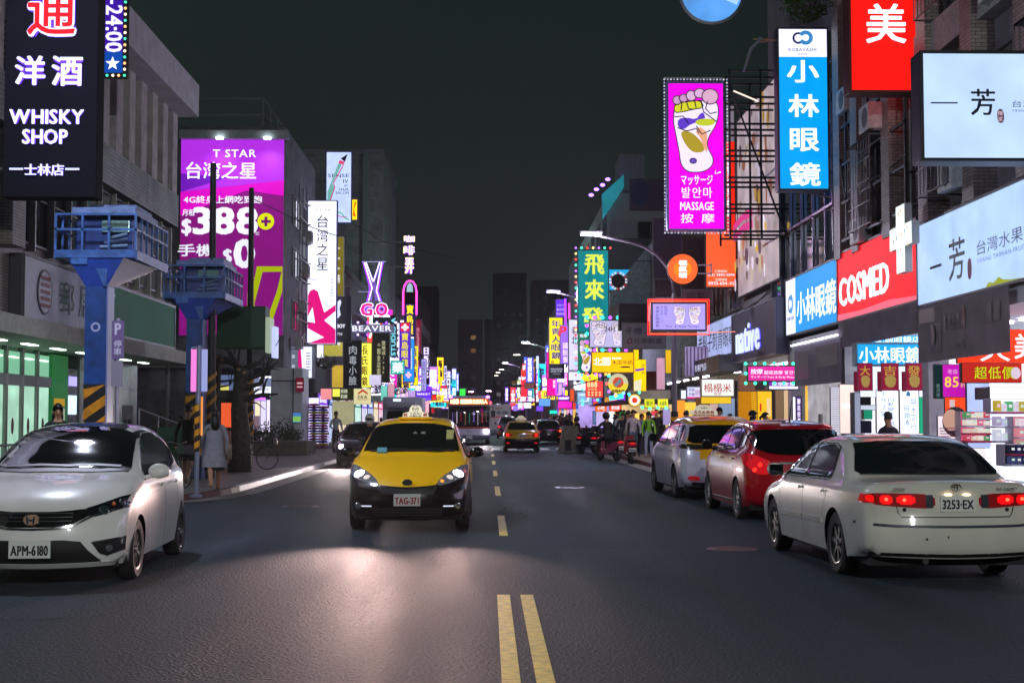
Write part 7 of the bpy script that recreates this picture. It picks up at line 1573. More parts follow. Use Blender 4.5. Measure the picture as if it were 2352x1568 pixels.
s = fs('dim violet unlit upright sign behind the lamp arm',E(1040,-60,1290,640),57,pm('#352a42',.7),depth=.15,light=False); lines_of(s,E(1080,190,1240,320),2,'#1a1422',0,.5); s.text('中傷科',E(1110,120,1210,480),'#1c1626',0,True,.03)
s = fs('dark red unlit panel with numbers below the dim violet sign',E(1052,490,1280,640),56.8,pm('#2a161c',.7),depth=.12,light=False); s.text('上7万号',E(1060,540,1270,580),'#4a2a34',0,False,.02); s.text('2883-1',E(1060,590,1250,630),'#4a2a34',0,False,.02)
s = fs('pinkish unlit board above the red neon frame',E(1295,585,1545,720),55,pm('#5a4650',.7),depth=.12,light=False); s.text('唱臺',E(1340,600,1500,690),'#2a1a24',0,False,.03)
# round fruit sign and 888
t = thing('round_sign','round cream and yellow fruit drink sign with a red ball','sign',tuple(atY(*E(722,1420),60))); t.rotation_euler.x = R(90); r = .72*.46*60/46
r = (E(815,0)[0]-E(630,0)[0])/2*60/3267
mb = MB(); mb.lathe([(.001,-.2),(r,-.2),(r*1.03,-.15),(r*1.03,0),(r,.02)],(0,0,0),36,'z'); mb.build('casing',pm('#6a6a50',.4),t,smooth=40); mb = MB(); flat(mb,ellipse(0,0,r*.98,r*.98,36),.022); mb.build('face',em('#c8c4a0',.85,True),t); mb = MB(); flat(mb,[(-r*.97*math.cos(a),-r*.97*math.sin(a)) for a in [k*math.pi/20 for k in range(21)]],.026); mb.build('yellow_half',em('#e0c830',.9),t)
mb = MB(); flat(mb,ellipse(0,.05,r*.52,r*.52,28),.03); mb.build('red_ball',em('#c84a34',.85),t); mb = MB(); flat(mb,ribbon([(-r*.3,-r*.2),(0,r*.05),(r*.25,r*.35)],r*.3),.034); mb.build('teal_band',em('#5a8a9a',.8),t); mb = MB(); put_text(mb,'台灣木瓜',(-r*.6,-r*.85,r*.6,-r*.58),.04,.01); mb.build('lettering',pm('#8a7a20',.5),t)
s = fs('red 888 dumpling poster with a ring of bulbs',E(432,1400,585,1540),63,'#e83a3c',.95,depth=.12,back=False); s.text('888',E(445,1405,535,1452),'#ffe8a0',1.0,False,.03); s.text('發發發',E(448,1460,535,1482),'#ffd880',.8)
for r_ in range(2):
 for k in range(4): s.poly(smooth_poly([E(446+k*33,1492+r_*22),E(472+k*33,1492+r_*22),E(466+k*33,1506+r_*22),E(452+k*33,1506+r_*22)],2),'#ffd890',.9,'dumpling')
s.bulbs(.5,['#40f0d0','#a050ff','#ffb040'],.06,2.5,.04,-.15,'lb')
s = fs('pale blue price board below the 888 poster',E(358,1495,440,1568),66,'#8ab8e8',.85,depth=.12,back=False); s.text('30換好',E(368,1508,432,1530),W_,1.1,False,.02)
s = fs('yellow eyewear lightbox with blue characters right of the far street lamps',E(108,832,222,1242),84,'#ecd808',1.0,depth=.3,frame=pm('#6a6a20',.4)); s.text('年青人眼鏡',E(122,845,208,1205),'#3a2ad0',0,True,.05); s.text('直',E(115,1210,150,1240),'#d04010',0,False,.04)
s = fs('violet massage lightbox above the yellow eyewear lightbox',E(165,668,250,822),90,'#5a28d0',.95,depth=.3); s.text('マッサージ',E(172,708,235,730),'#d8c8ff',1.1); s.text('발안마',E(172,745,238,770),'#d8c8ff',1.1); s.text('MASSAGE',E(170,785,245,805),'#d8c8ff',1.1); s.tube([E(248,660),E(250,892)],.07,'#7a30ff',3,light=True); s.tube([E(282,700),E(284,840)],.06,'#ff40c0',2.0)
s = fs('purple fashion lightbox with a red letter beside the yellow eyewear lightbox',E(206,900,278,1240),80,'#8a5ad8',.8,depth=.3); s.text('P',E(185,905,250,1000),'#e82030',1.1,False,.08,slant=.2); s.text('國院髮',E(228,1050,274,1235),'#e0d0ff',1.0,True,.03)
s = fs('dark navy optician board with thin letters',E(106,1248,235,1370),82,pm('#12141e',.5),depth=.25,frame=pm('#3a3c50',.4)); s.text('PEGAVISION',E(120,1282,222,1298),'#d0d4e8',.9,False,.006); s.text('晶碩光學',E(120,1304,220,1318),'#d0d4e8',.7); lines_of(s,E(140,1328,205,1338),1,'#b0b4c8',.6)
s = fs('magenta upright banner at the far right pavement',E(88,1378,162,1525),88,'#e4108a',.95,depth=.2); s.text('莎莎',E(138,1385,160,1460),W_,1,True,.05); fs('thin magenta strip left of the yellow eyewear lightbox',E(84,1140,104,1378),88.2,'#e4108a',.9,depth=.2); s.tube([E(168,1378),E(170,1525)],.06,'#7a30ff',3,light=True)
# building teal neon
t = thing('neon_board','teal lit gable board with violet lamps on the house roof edge','sign',tuple(atY(1380,500,100)));
mb = MB(); P = [atY(x,y,100) for x,y in ((1382,448),(1432,402),(1432,432),(1384,505))]; o_ = t.location.copy(); mb.prism([(p.x-o_.x,p.z-o_.z) for p in P],-.4,0); mb.build('lit_face',em('#2a98a8',.5,True,.3,1),t)
for x,y in ((1358,448),(1370,435),(1384,425),(1396,412)): p = atY(x,y,99.4)-o_; mb = MB(); mb.ball(p,.18,.12,.12,8,6); mb.build('lamp',em('#9a60ff',5,True),t,smooth=True)
fs('pale blue triangular lit board behind the teal lightbox',E(642,400,940,580),74,'#1898d0',.85,depth=.1,back=False,name='lit_board').poly([E(780,500),E(870,420),E(910,440),E(850,540)],'#d8e8ff',.9)
t = thing('clock_sign','round dark bar sign with a ring of white letters','sign',tuple(atY(*E(722,500),70))); t.rotation_euler.x = R(90); mb = MB(); mb.lathe([(.001,0),(.33,0),(.36,-.1),(.33,-.2),(.001,-.2)],(0,0,0),30,'z'); mb.build('casing',pm('#0a0b10',.5),t,smooth=40)
for k in range(18): a = k*math.pi/9; mb = MB(); mb.M = Matrix.Rotation(a,4,'Z'); mb.box(-.04,.35,0,.04,.46,.02); mb.build('letter_block',em(W_ if k % 3 else '#c02030',.7),t)
fs('grey storage shutter band under the corrugated wall',E(560,120,1035,400),75,pm('#4c5652',.8),depth=.1,light=False,name='cladding_board',cat='cladding',back=False)
s = fs('dull blue and mauve picture board high behind the magenta lightbox',F_(-60,1010,225,1260),72,pm('#6a5a70',.6),depth=.1,light=False,name='mural_board',cat='board',back=False); s.poly(ellipse(*s.px(*F_(20,1110)),  .5,.7,20),'#46587a',0,'blue_disc',raw=True)
# far right cluster
far_right = [((1268,90,1360,400),150,'#5a50d8',1.0,'far violet phone maker banner read sideways','SAMSUNG'),((1220,170,1262,330),155,'#e0301c',.9,'far red and white drink banner',None),((1205,290,1285,580),160,'#e8283c',.95,'far red banner below the violet one',None),((1395,75,1425,235),140,'#b8c8ff',1.1,'far white blue upright tube sign',None),((1155,375,1192,610),170,'#a8b840',.8,'far yellow green upright sign','好吃館'),((1072,465,1135,700),165,'#e8384a',.95,'far red and white upright banner','大'),((1005,465,1045,650),175,'#7a40e8',.95,'far violet upright sign by the lamps','服飾城'),((1290,490,1345,660),150,'#3a60e0',.9,'far blue upright sign','眼鏡'),((1345,490,1362,600),150,'#20c0d0',.9,'far narrow turquoise strip',None),
 ((1110,700,1160,760),150,'#8a70ff',.9,'far lilac lightbox above the crowd',None),((1165,640,1222,725),145,'#c8d8ff',1.1,'far pale square lightbox',None),((1240,650,1330,725),140,'#e8ecff',1.15,'far white square lightbox with a dark eye',None),((1430,610,1570,700),110,'#5a90e0',.95,'blue awning lightbox over the far crowd',None),((1565,755,1655,795),96,'#20d0b0',1.1,'small green convenience lightbox',None),((1672,575,1830,630),84,'#7a18c8',1.1,'violet lightbox over the market entry','眼鏡專門'),((1672,635,1840,725),84,'#e020a8',1.1,'magenta lit awning with violet edge',None),((1672,420,1720,560),86,'#c8a0d0',.8,'lilac poster column above the market entry',None),((1820,490,1870,640),80,'#c84a20',.8,'orange hot pot poster',None),((1400,700,1480,760),120,'#6a40ff',1.2,'violet glowing lightbox above heads',None)]
for b,Y,c,st,lab,tx in far_right:
 s = fs(lab,K(*b),Y,c,st,depth=.3)
 if tx == 'SAMSUNG':
  x0,y0,x1,y1 = s.box(K(b[0]+25,b[1]+10,b[2]-25,b[3]-15)); mb = MB(); mb.M = Matrix.Translation((x1,y1,0)) @ Matrix.Rotation(R(-90),4,'Z'); mb.M = Matrix.Translation((x0,y1,0)) @ Matrix.Rotation(R(-90),4,'Z'); put_text(mb,tx,(0,0,y1-y0,x1-x0),.03,.05); mb.build('lettering',em(W_,1.3),s.t)
 elif tx: s.text(tx,K(b[0]+5,b[1]+12,b[2]-5,b[3]-12),W_,1.3,b[3]-b[1] > b[2]-b[0],.08)
 elif 'banner' in lab: s.poly([K(b[0]+2,b[1]+30),K(b[2]-2,b[1]+10),K(b[2]-2,b[1]+60),K(b[0]+10,b[1]+90)],W_,1.0,'white_wave')
# hanging strings of bulbs near the fruit sign
def string(label,pts,cols,Y,step=.45,r=.07,st=3):
 P = crom([Vector(tuple(atY(x,y,Y))) for x,y in pts],step); t = thing('bulb_string',label,'fairy lights',tuple(P[0])); pr = []
 mb = MB(); mb.tube([p-P[0] for p in P],.01,4); mb.build('cable',TRIM(),t)
 for i,p in enumerate(P):
  q = i % len(cols)
  if len(pr) <= q: mb = MB(); mb.ball((0,0,0),r,n=7,m=4); o = mb.build('bulb',em(cols[q],st),t,smooth=True); pr.append(o)
  else: o = bpy.data.objects.new('bulb',pr[q].data); COL.objects.link(o); o.parent = t
  o.location = p-P[0]
CB = ['#40f0c0','#ff5040','#a050ff','#ffb040','#60c0ff']
string('coloured fairy lights sloping over the 888 poster',[E(400,1400),E(470,1370),E(560,1345),E(640,1325)],CB,62); string('coloured fairy lights under the teal lightbox',[E(366,1322),E(440,1330),E(520,1335),E(610,1332)],CB,66)
string('coloured fairy lights ringing the fruit sign',[E(640,1350),E(622,1420),E(640,1490),E(700,1525),E(770,1505),E(830,1530)],CB,59.5); string('turquoise fairy lights along the food stall roof',[N(440,560),N(640,500),N(880,430),N(1060,420),N(1200,400)],['#40e0ff','#40ffc0','#8060ff'],60,.4,.06); string('green fairy lights over the yellow stall',[N(1240,600),N(1340,615),N(1450,605),N(1560,605)],['#40ff90'],57,.9,.07)
string('violet lights hung in the market entrance',[K(1680,560),K(1760,600),K(1850,560),K(1960,600)],['#a050ff','#ff60e0'],86,.7,.10,4)
t = thing('tube_light','bright turquoise neon line under the round fruit sign','neon light',tuple(atY(*N(800,480),60))); mb = MB(); p1 = atY(*N(980,448),60)-t.location; mb.cyl((0,0,0),p1,.09,8); mb.build('neon_tube',em('#20c8e8',4,True),t)
# stall fronts right mid
for b,Y,c,st,lab,tx in (((610,560,760,655),62,'#f06018',.95,'orange stall banner left','小吃'),((800,555,960,650),62,'#e8481c',.95,'orange red stall banner with characters','蛋包飯'),((1270,488,1405,600),58,'#c8c820',.9,'yellow green stall board','果汁'),((1450,488,1585,600),57.5,'#d8d428',.95,'second yellow green stall board near the lamp post','永遠清'),((935,665,1045,745),60,'#1c6a30',.7,'green menu board in the food hall','SOP'),((945,750,1040,830),60.2,'#e8a010',.85,'yellow orange lit counter',None),((1100,680,1200,850),59.5,'#f0c058',.95,'arched cream stall window',None),((1225,680,1290,850),59.4,'#f0a830',.95,'narrow arched amber stall window',None),((1370,650,1450,700),58.5,'#e83a48',1.0,'red lit strip over the drinks counter',None),((1365,710,1450,850),58.6,'#d0b0c8',.8,'pink lit drinks counter',None),((1520,620,1615,830),57.2,'#9a8ac0',.7,'lilac notice wall by the lamp post',None),((620,650,780,850),64,'#b8a8e0',.8,'lilac lit shop opening',None),((790,650,860,850),63.5,'#e4e4ff',1.0,'white lit shop opening',None),((575,650,632,830),66,'#5878b0',.7,'blue upright shop name panel','PEGAVISION'),((370,390,560,560),68,'#90bce0',.85,'pale blue stall board with a number','30換好'),((1700,510,1800,850),53,'#f08c30',.9,'orange juice stall front',None),((1850,500,1945,600),53.5,'#6a7488',.4,'small grey hanging board',None),((1820,600,1960,850),53.8,'#e8a830',.8,'amber lit shop interior',None)):
 s = fs(lab,N(*b),Y,c,st,depth=.12,back=False,name='stall_board',cat='stall board',var=.2)
 if tx: x0,y0,x1,y1 = b; s.text(tx,N(x0+(x1-x0)*.15,y0+(y1-y0)*.25,x1-(x1-x0)*.15,y1-(y1-y0)*.2),W_ if c not in ('#c8c820','#d8d428') else '#2a6a30',1.1 if c not in ('#c8c820','#d8d428') else 0,(y1-y0) > (x1-x0)*2,.02)
t = thing('stall_awning','dark red sloping awning over the orange stalls','awning',tuple(atY(*N(510,585),61))); mb = MB(); q = [atY(*N(x,y),61)-t.location for x,y in ((510,585),(640,545),(950,500),(1070,560),(760,585))]; mb.prism([(p.x,p.z) for p in q],-.9,0); mb.build('canvas',pm('#4a1418',.8),t)
t = thing('stall_awning','long grey sloping roof sheet above the 888 poster','awning',tuple(atY(*N(260,310),64))); mb = MB(); q = [atY(*N(x,y),64)-t.location for x,y in ((250,330),(270,310),(780,185),(780,200))]; mb.prism([(p.x,p.z) for p in q],-1.2,0); mb.build('canvas',pm('#2c3034',.7),t)
t = thing('round_sign','small round yellow ringed cartoon free stall sign with red centre','sign',tuple(atY(*N(1138,505),58.8))); t['label'] = 'small round white stall sign with red centre and yellow rim'; t.rotation_euler.x = R(90); mb = MB(); flat(mb,ellipse(0,0,.25,.25,24),0); mb.build('rim',em('#e8c020',1.0),t); mb = MB(); flat(mb,ellipse(0,0,.20,.20,24),.01); mb.build('face',em(W_,1.2),t); mb = MB(); flat(mb,ellipse(0,0,.12,.12,20),.015); mb.build('red_centre',em('#f03a20',1),t); mb = MB(); mb.lathe([(.001,-.1),(.27,-.1),(.27,-.01),(.25,-.002)],(0,0,0),24,'z'); mb.build('casing',FRM,t)
# right far shop fronts
for k in range(16):
 y0 = 86.5+k*5.4; s = xs('glowing %s shop front %s along the far right pavement' % (['violet','pink','warm white','blue','amber'][k % 5],['first','second','third','fourth','fifth','sixth','seventh','eighth','ninth','tenth','eleventh','twelfth','thirteenth','fourteenth','fifteenth','last'][k]),'R',y0,y0+4.9,.15,3.1,['#c8a8ff','#ffb0e0','#ffeccc','#b0c8ff','#ffc860'][k % 5],.9,'storefront','shop front',.1,X=8.4,var=.4)
 for q in (.25,.5,.75): s.rect((q-.01,0,q+.01,1),'#15151a',0,'mullion')
 s.rect((0,0,1,.22),['#8a20e0','#e02080','#c08010','#1850c0','#d03010'][k % 5],.9,'header')
# ------------------------------------------------------------------ vehicles in place
place(white_hatchback(),-4.28,13.5,2.6)
place(oncoming_taxi(),-1.12,19.9,0)
place(white_saloon(),4.50,13.6,182.2,4.76)
place(red_hatchback(),4.85,21.9,181.3,4.29)
place(van_taxi(),4.68,27.9,182,4.66)
def gx(px,Y): return atY(px,1000,Y).x
o = saloon('distant yellow over black taxi driving away with lit brake lamps in mid road','taxi','#d8a800','#08080a',split=.66,plate_txt='TDA-918',sign='台北',name='taxi'); place(o,gx(1199,66.5),66.5,180,4.56)
o = saloon('black saloon waiting with orange red tail lamps right of the distant taxi','car','#0e0f14','#0e0f14',plate_txt='5A-3306',rearcol='#ff4a20'); place(o,gx(1262,88),88,180,4.56)
o = saloon('silver sport utility car driving away behind the distant taxi','car','#7c7684','#5c5866',suv=True,plate_txt='AKD-22',name='utility_car'); place(o,gx(1166,112),112,180,4.48)
o = saloon('dark grey saloon with one bright headlight waiting at the left kerb behind the yellow taxi','car','#3a3842','#302e36',front_lit=True,rear_lit=False,plate_txt='2J-1190'); place(o,-4.15,46.5,0)
o = saloon('small dark car roof seen between the black saloon and the crowd','car','#14151c','#14151c',plate_txt='8W-202'); place(o,gx(1250,104),104,180,4.56)
# box truck
def truck(label,x,y):
 t = thing('box_truck',label,'truck',(x,y,0)); wm = pm('#b9bcc8',.45,noise=.1)
 mb = MB(); mb.bbox(-1.05,1.5,.75,1.05,5.2,2.72,.06); mb.build('cargo_box',wm,t,smooth=40)
 mb = MB(); mb.prism(smooth_poly([(-.02,.45),(.0,1.15),(.12,1.35),(.42,2.02),(1.4,2.12),(1.45,.45)],1),-.92,.92,'yz'); mb.build('cab',wm,t,smooth=40)
 mb = MB(); mb.add([(-.80,.11,1.38),(.80,.11,1.38),(.72,.40,1.98),(-.72,.40,1.98)],[(0,1,2,3)]); mb.build('windshield',DARKG(),t)
 mb = MB(); mb.bbox(-.75,.3,2.15,.75,1.3,2.45,.08); mb.build('wind_deflector',wm,t,smooth=40)
 mb = MB(); mb.bbox(-.94,-.08,.38,.94,.05,.62,.03); mb.build('bumper',TRIM(),t)
 for sg in (-1,1): mb = MB(); mb.bbox(sg*.6-.15,-.06,.72,sg*.6+.15,.02,.90,.03); mb.build('headlight',pm('#a0a4b0',.1,.5,1),t); mirror(t,sg*.92,.3,1.4,TRIM(),sg,-1,.16,.24)
 for wy in (.85,4.2):
  for sg in (1,-1): wheel(t,sg*.85,wy,.36,.22,side=sg)
 plate(t,'1186-ZC',0,-.09,.5,-1); mb = MB(); mb.bbox(-.5,1.48,2.5,-.1,1.5,2.62,.003); mb.build('marker',em('#c0c8ff',2),t)
 return t
truck('white box truck behind the yellow taxi in the left lane',-4.5,74)
# city bus
def bus(label,x,y,front=True,rz=0):
 t = thing('city_bus',label,'bus',(x,y,0),R(rz)); W2 = 1.24; wh = pm('#c2c2ca',.3,0,.8); H = 2.92
 mb = MB(); mb.M = Matrix(); vs = [];
 prof = smooth_poly([(-.0,.32),(-.03,1.1),(.05,2.3),(.22,H),(.8,H+.03),(10.3,H+.03),(10.5,2.7),(10.55,.5),(10.5,.32)],1); mb.prism(prof,-W2,W2,'yz'); mb.build('body',wh,t,smooth=30)
 mb = MB(); mb.bbox(-W2-.01,.6,1.15,W2+.01,10.2,2.3,.02); mb.build('side_glazing',DARKG(),t)
 mb = MB(); mb.bbox(-W2+.03,-.055,1.08,W2-.03,.3,2.32,.05); ws = mb.build('windshield',glass('#1a1418',.05),t,smooth=40)
 mb = MB(); mb.bbox(-.012,-.065,1.08,.012,-.05,2.32,.003); mb.build('divider',TRIM(),ws)
 for k in range(9): mb = MB(); xx = -1.0+k*.25; mb.box(xx,-.058,1.2+.1*(k % 3),xx+.03+.02*(k % 2),-.056,1.9+.1*(k % 2)); mb.build('cabin_light',em(['#8a60d0','#d0c0e0','#c02040','#806040','#20c0a0'][k % 5],.5),t)
 mb = MB(); mb.bbox(-W2+.03,-.06,.98,W2-.03,.25,1.09,.03); mb.build('red_band',pm('#a01420',.35),t)
 mb = MB(); mb.bbox(-W2,-.07,.33,W2,.2,.60,.04); mb.build('bumper',pm('#3c3450',.4),t,smooth=40)
 dm = MB(); dm.bbox(-W2+.06,.0,2.36,W2-.06,.25,2.80,.03); dm.build('sign_box',pm('#140806',.4),t)
 mb = MB(); mb.add([(-W2+.1,-.012,2.40),(-.62,-.012,2.40),(-.62,-.012,2.77),(-W2+.1,-.012,2.77)],[(0,1,2,3)]); mb.build('route_panel',em('#e01818',1.0,True),t)
 mb = MB(); mb.add([(-.62,-.012,2.40),(W2-.1,-.012,2.40),(W2-.1,-.012,2.77),(-.62,-.012,2.77)],[(0,1,2,3)]); mb.build('destination_panel',em('#d85a08',.9,True),t)
 mb = MB(); mb.M = Matrix.Translation((0,-.015,0)) @ Matrix(((1,0,0,0),(0,0,-1,0),(0,1,0,0),(0,0,0,1)))
 put_text(mb,'紅',(-1.12,2.46,-.96,2.72),.004,.01); put_text(mb,'10',(-.92,2.44,-.62,2.74),.004,.02); put_text(mb,'經捷運北投站人',(-.52,2.45,1.08,2.72),.004,.012); mb.build('lettering',em('#ffe8b0',1.8),t)
 for sg in (-1,1):
  mb = MB(); mb.ball((sg*1.0,-.06,.82),.14,.06,.11,14,8); mb.build('headlight',em('#f4ecff',18,True) if sg > 0 else pm('#b0b0b8',.1,.5,1),t,smooth=True)
  mb = MB(); mb.ball((sg*1.1,.02,2.86),.12,.08,.08,10,6); mb.build('marker_lamp',em('#9050ff',9,True),t,smooth=True)
  mb = MB(); mb.tube([(sg*1.2,.05,2.3),(sg*1.42,-.25,2.25),(sg*1.42,-.28,2.05)],.03,6); mb.bbox(sg*1.42-.12,-.34,1.65,sg*1.42+.12,-.25,2.05,.03); mb.build('wing_mirror',TRIM(),t)
  for wy in (1.9,8.2): wheel(t,sg*1.08,wy,.46,.26,side=sg)
 mb = MB(); mb.tube([(-.9,-.07,1.12),(-.2,-.09,1.6)],.012,5); mb.tube([(.1,-.07,1.12),(.8,-.09,1.6)],.012,5); mb.build('wiper',TRIM(),t)
 mb = MB(); mb.M = Matrix.Translation((0,-.065,.80)) @ Matrix(((1,0,0,0),(0,0,-1,0),(0,1,0,0),(0,0,0,1))); flat(mb,ribbon([(-.16,.02),(-.05,.07),(.02,-.03),(.14,.03)],.03),.004); mb.build('emblem',pm((.1,.1,.1),.3,.6),t)
 plate(t,'160-FT',0,-.09,.46,-1)
 lamp_light(t,(1.0,-.2,.82),700,(1,.86,.9),(R(90-3),0,R(180)),R(50),.9,.08)
 return t
bus('red fronted city bus with a lit amber destination display coming towards the viewer',gx(1074,85)+.1,84.5)
def bus_rear(x,y):
 t = thing('city_bus','white bus with a red stripe seen from behind, beyond the silver utility car','bus',(x,y,0)); wh = pm('#c9c0c0',.4,noise=.1)
 mb = MB(); mb.bbox(-1.24,0,.35,1.24,10,3.05,.12); mb.build('body',wh,t,smooth=40)
 mb = MB(); mb.bbox(-.95,-.02,2.0,-.35,.02,2.35,.01); mb.bbox(.35,-.02,2.0,.95,.02,2.35,.01); mb.build('vent',pm((.2,.2,.22),.6),t,kind='stuff')
 mb = MB(); mb.bbox(-1.23,-.025,1.68,1.23,.01,1.78,.01); mb.build('red_stripe',em('#c01828',.5),t)
 mb = MB(); mb.prism(ellipse(0,2.18,.26,.2,16),-.03,0); mb.build('round_emblem',pm((.2,.2,.22),.5),t)
 mb = MB(); mb.M = Matrix.Translation((0,-.03,0)) @ Matrix(((1,0,0,0),(0,0,-1,0),(0,1,0,0),(0,0,0,1))); put_text(mb,'296-FP',(-.35,2.55,.35,2.72),.002,.012); mb.build('lettering',pm('#b02030',.5),t)
 for sg in (-1,1): mb = MB(); mb.bbox(sg*1.08-.1,-.03,1.0,sg*1.08+.1,.01,1.5,.01); mb.build('tail_light',em('#ff3040',2.5,True),t); wheel(t,sg*1.05,2,.46,.25,side=sg)
 return t
bus_rear(gx(1146,150),150)
# ------------------------------------------------------------------ blue platform towers
def tower(label,x,y):
 t = thing('platform_tower',label,'tower',(x,y,.12)); bl = pm('#12448c',.5,noise=.55,nscale=3); bl2 = pm('#3560a4',.45,noise=.5,nscale=5)
 w = .20; zb = 3.9; zp = 4.42; X = .73; A = -.28; Z = 2.25; top = zp+.78
 mb = MB(); mb.box(-w,-w,0,w,w,zb); mb.build('pillar',bl,t)
 mb = MB(); mb.box(w,-w-.01,.0,w+.03,w,zb); mb.build('pale_side',pm('#7a80b0',.4),t)  # thin paler sheet over the whole right side of the pillar
 mb = MB(); mb.box(-w-.004,-w-.006,.3,w+.004,-w-.002,2.1); mb.build('warning_band',pm('#101214',.6),t)
 for k in range(5):
  z0 = .3+k*.38; mb = MB(); mb.prism([(-w,z0),(w,z0+.28),(w,min(2.1,z0+.47)),(-w,min(2.1,z0+.19))],-w-.012,-w-.007); mb.build('stripe',pm('#d88c08',.6,noise=.3),t)
 mb = MB(); mb.add([(-w,-w,zb),(w,-w,zb),(w,w,zb),(-w,w,zb),(-X*.7,A,zp),(X*.7,A,zp),(X*.9,Z*.8,zp),(-X*.7,Z*.8,zp)],[(0,1,5,4),(1,2,6,5),(2,3,7,6),(3,0,4,7),(4,5,6,7)]); mb.build('corbel',pm('#163c98',.5,noise=.3),t)
 mb = MB(); mb.prism([(w,zb),(X*.3,zp),(-X*.1,zp),(w*.7,zb)],-w-.05,-w-.02); mb.build('gusset',bl2,t)
 mb = MB(); mb.box(-X,A,zp,X,Z,zp+.07); mb.box(-X,A-.03,zp,X,A,zp+.14); mb.box(X,A,zp-.03,X+.03,Z,zp+.14); mb.box(-X-.03,A,zp-.03,-X,Z,zp+.14); mb.box(-X*.6,A-.02,zp-.12,-X*.2,A+.1,zp); mb.build('deck',bl2,t)
 for k in range(4):
  x = -X+2*X*k/3
  for y_ in (A-.01,Z): mb = MB(); mb.box(x-.02,y_-.02,zp+.14,x+.02,y_+.02,top); mb.build('rail_post',bl2,t)
 for k in range(1,6):
  y_ = A+(Z-A)*k/6
  for sg in (-1,1): mb = MB(); mb.box(sg*X-.02,y_-.02,zp+.14,sg*X+.02,y_+.02,top); mb.build('rail_post',bl2,t)
 for z in (zp+.5,top): mb = MB(); mb.box(-X-.02,A-.03,z,X+.02,A+.01,z+.04); mb.box(-X-.02,Z-.02,z,X+.02,Z+.02,z+.04); mb.box(-X-.02,A,z,-X+.02,Z,z+.04); mb.box(X-.02,A,z,X+.02,Z,z+.04); mb.build('guard_rail',bl2,t)
 mb = MB(); mb.bbox(-X*.62,A+.3,zp+.08,X*.85,Z-.7,top-.02,.03); mb.build('cabinet',pm('#20397a',.4,noise=.3),t)
 mb = MB(); mb.bbox(-X*.66,A+.1,top+.04,X*.95,Z-.6,top+.17,.03); mb.bbox(-X*.35,A+.5,top+.17,X*.85,Z-.8,top+.27,.02); mb.build('lid',pm('#6880b4',.5,noise=.45,nscale=6),t)
 for k in range(4): mb = MB(); mb.cyl((-X*.1+.08*k,A+.27,zp+.15+.08*k),(X*.7,A+.27,zp+.15+.11*k),.03,8); mb.build('pipe',pm('#8aa4c8',.3,.4),t)
 mb = MB(); mb.bbox(X*.05,A+.24,zp+.5,X*.75,A+.29,zp+.72,.01); mb.build('glass_panel',pm('#7aa09a',.1,.2,1),t)
 mb = MB()
 for k in range(12): a = 2*math.pi*k/12; mb.box(.07*math.cos(a)-.018,-w-.008,zb-.75+.07*math.sin(a)-.018,.07*math.cos(a)+.018,-w-.003,zb-.75+.07*math.sin(a)+.018)
 mb.build('emblem',pm('#a8b0d8',.5),t,kind='stuff')
 return t
tower('nearer bright blue steel tower with railed cabin on a striped pillar',-7.2,26.4)
tower('farther blue steel tower with railed cabin, left of the purple advertising wall',-7.2,35.2)
for lab,px,Y,top in (('tall thin black pole with yellow stripes at its foot, nearer of two',484,35.5,375),('tall black pole with amber stripes beside the pruned tree, farther of two',572,41.5,432)):
 b = atY(px,1060,Y); tz = atY(px+6,top,Y); t = thing('utility_pole',lab,'pole',(b.x,Y,.12)); mb = MB(); dx = tz.x-b.x
 mb.tube([(0,0,0),(dx*.3,0,(tz.z-.12)*.35),(dx,0,tz.z-.12)],[.12,.10,.075],12); mb.build('shaft',pm((.012,.013,.014),.6),t,smooth=50)
 for k in range(6):
  mb = MB(); n = 8
  for q in range(n):
   a0 = math.pi+math.pi*q/n; a1 = math.pi+math.pi*(q+1)/n; z = .75+.30*k; r = .127
   mb.add([(r*math.cos(a0),r*math.sin(a0),z+.30*q/n),(r*math.cos(a1),r*math.sin(a1),z+.30*(q+1)/n),(r*math.cos(a1),r*math.sin(a1),z+.12+.30*(q+1)/n),(r*math.cos(a0),r*math.sin(a0),z+.12+.30*q/n)],[(0,1,2,3)])
  mb.build('stripe',pm('#a87010',.6),t)
# parking sign pole at the corner
b = atZ(451,1141,.12); t = thing('sign_post','grey corner post with a striped sleeve and two lit bus stop panels','sign post',(b.x,b.y,.12))
mb = MB(); mb.cyl((0,0,0),(.02,0,2.85),.045,12); mb.lathe([(.12,0),(.12,.03),(.06,.06)],n=16,axis='z'); mb.build('post',pm('#8088a0',.35,.5),t,smooth=50)
mb = MB(); mb.cyl((0,0,.85),(.004,0,1.75),.052,12); sl = mb.build('sleeve',pm('#101112',.5),t,smooth=50)
for k in range(4):
 mb = MB()
 for q in range(8): a0 = math.pi+math.pi*q/8; a1 = math.pi+math.pi*(q+1)/8; z = .88+.23*k; r = .055; mb.add([(r*math.cos(a0),r*math.sin(a0),z+.08*q/8),(r*math.cos(a1),r*math.sin(a1),z+.08*(q+1)/8),(r*math.cos(a1),r*math.sin(a1),z+.12+.08*(q+1)/8),(r*math.cos(a0),r*math.sin(a0),z+.12+.08*q/8)],[(0,1,2,3)])
 mb.build('stripe',pm('#d89008',.6),sl)
mb = MB(); mb.bbox(-.13,-.02,1.98,-.02,.02,2.78,.01); mb.build('lit_panel',em('#e878c8',.9,True),t); mb = MB(); mb.bbox(.07,-.02,1.98,.18,.02,2.78,.01); mb.build('lit_panel',em('#a0a8e0',.6),t)
b = atY(463,1000,27.6); t = thing('tube_light','thin amber lit tube hanging behind the corner sign post','light tube',tuple(b)); mb = MB(); mb.cyl((0,0,0),(0,0,.75),.02,8); mb.build('tube',em('#e89040',.9),t)
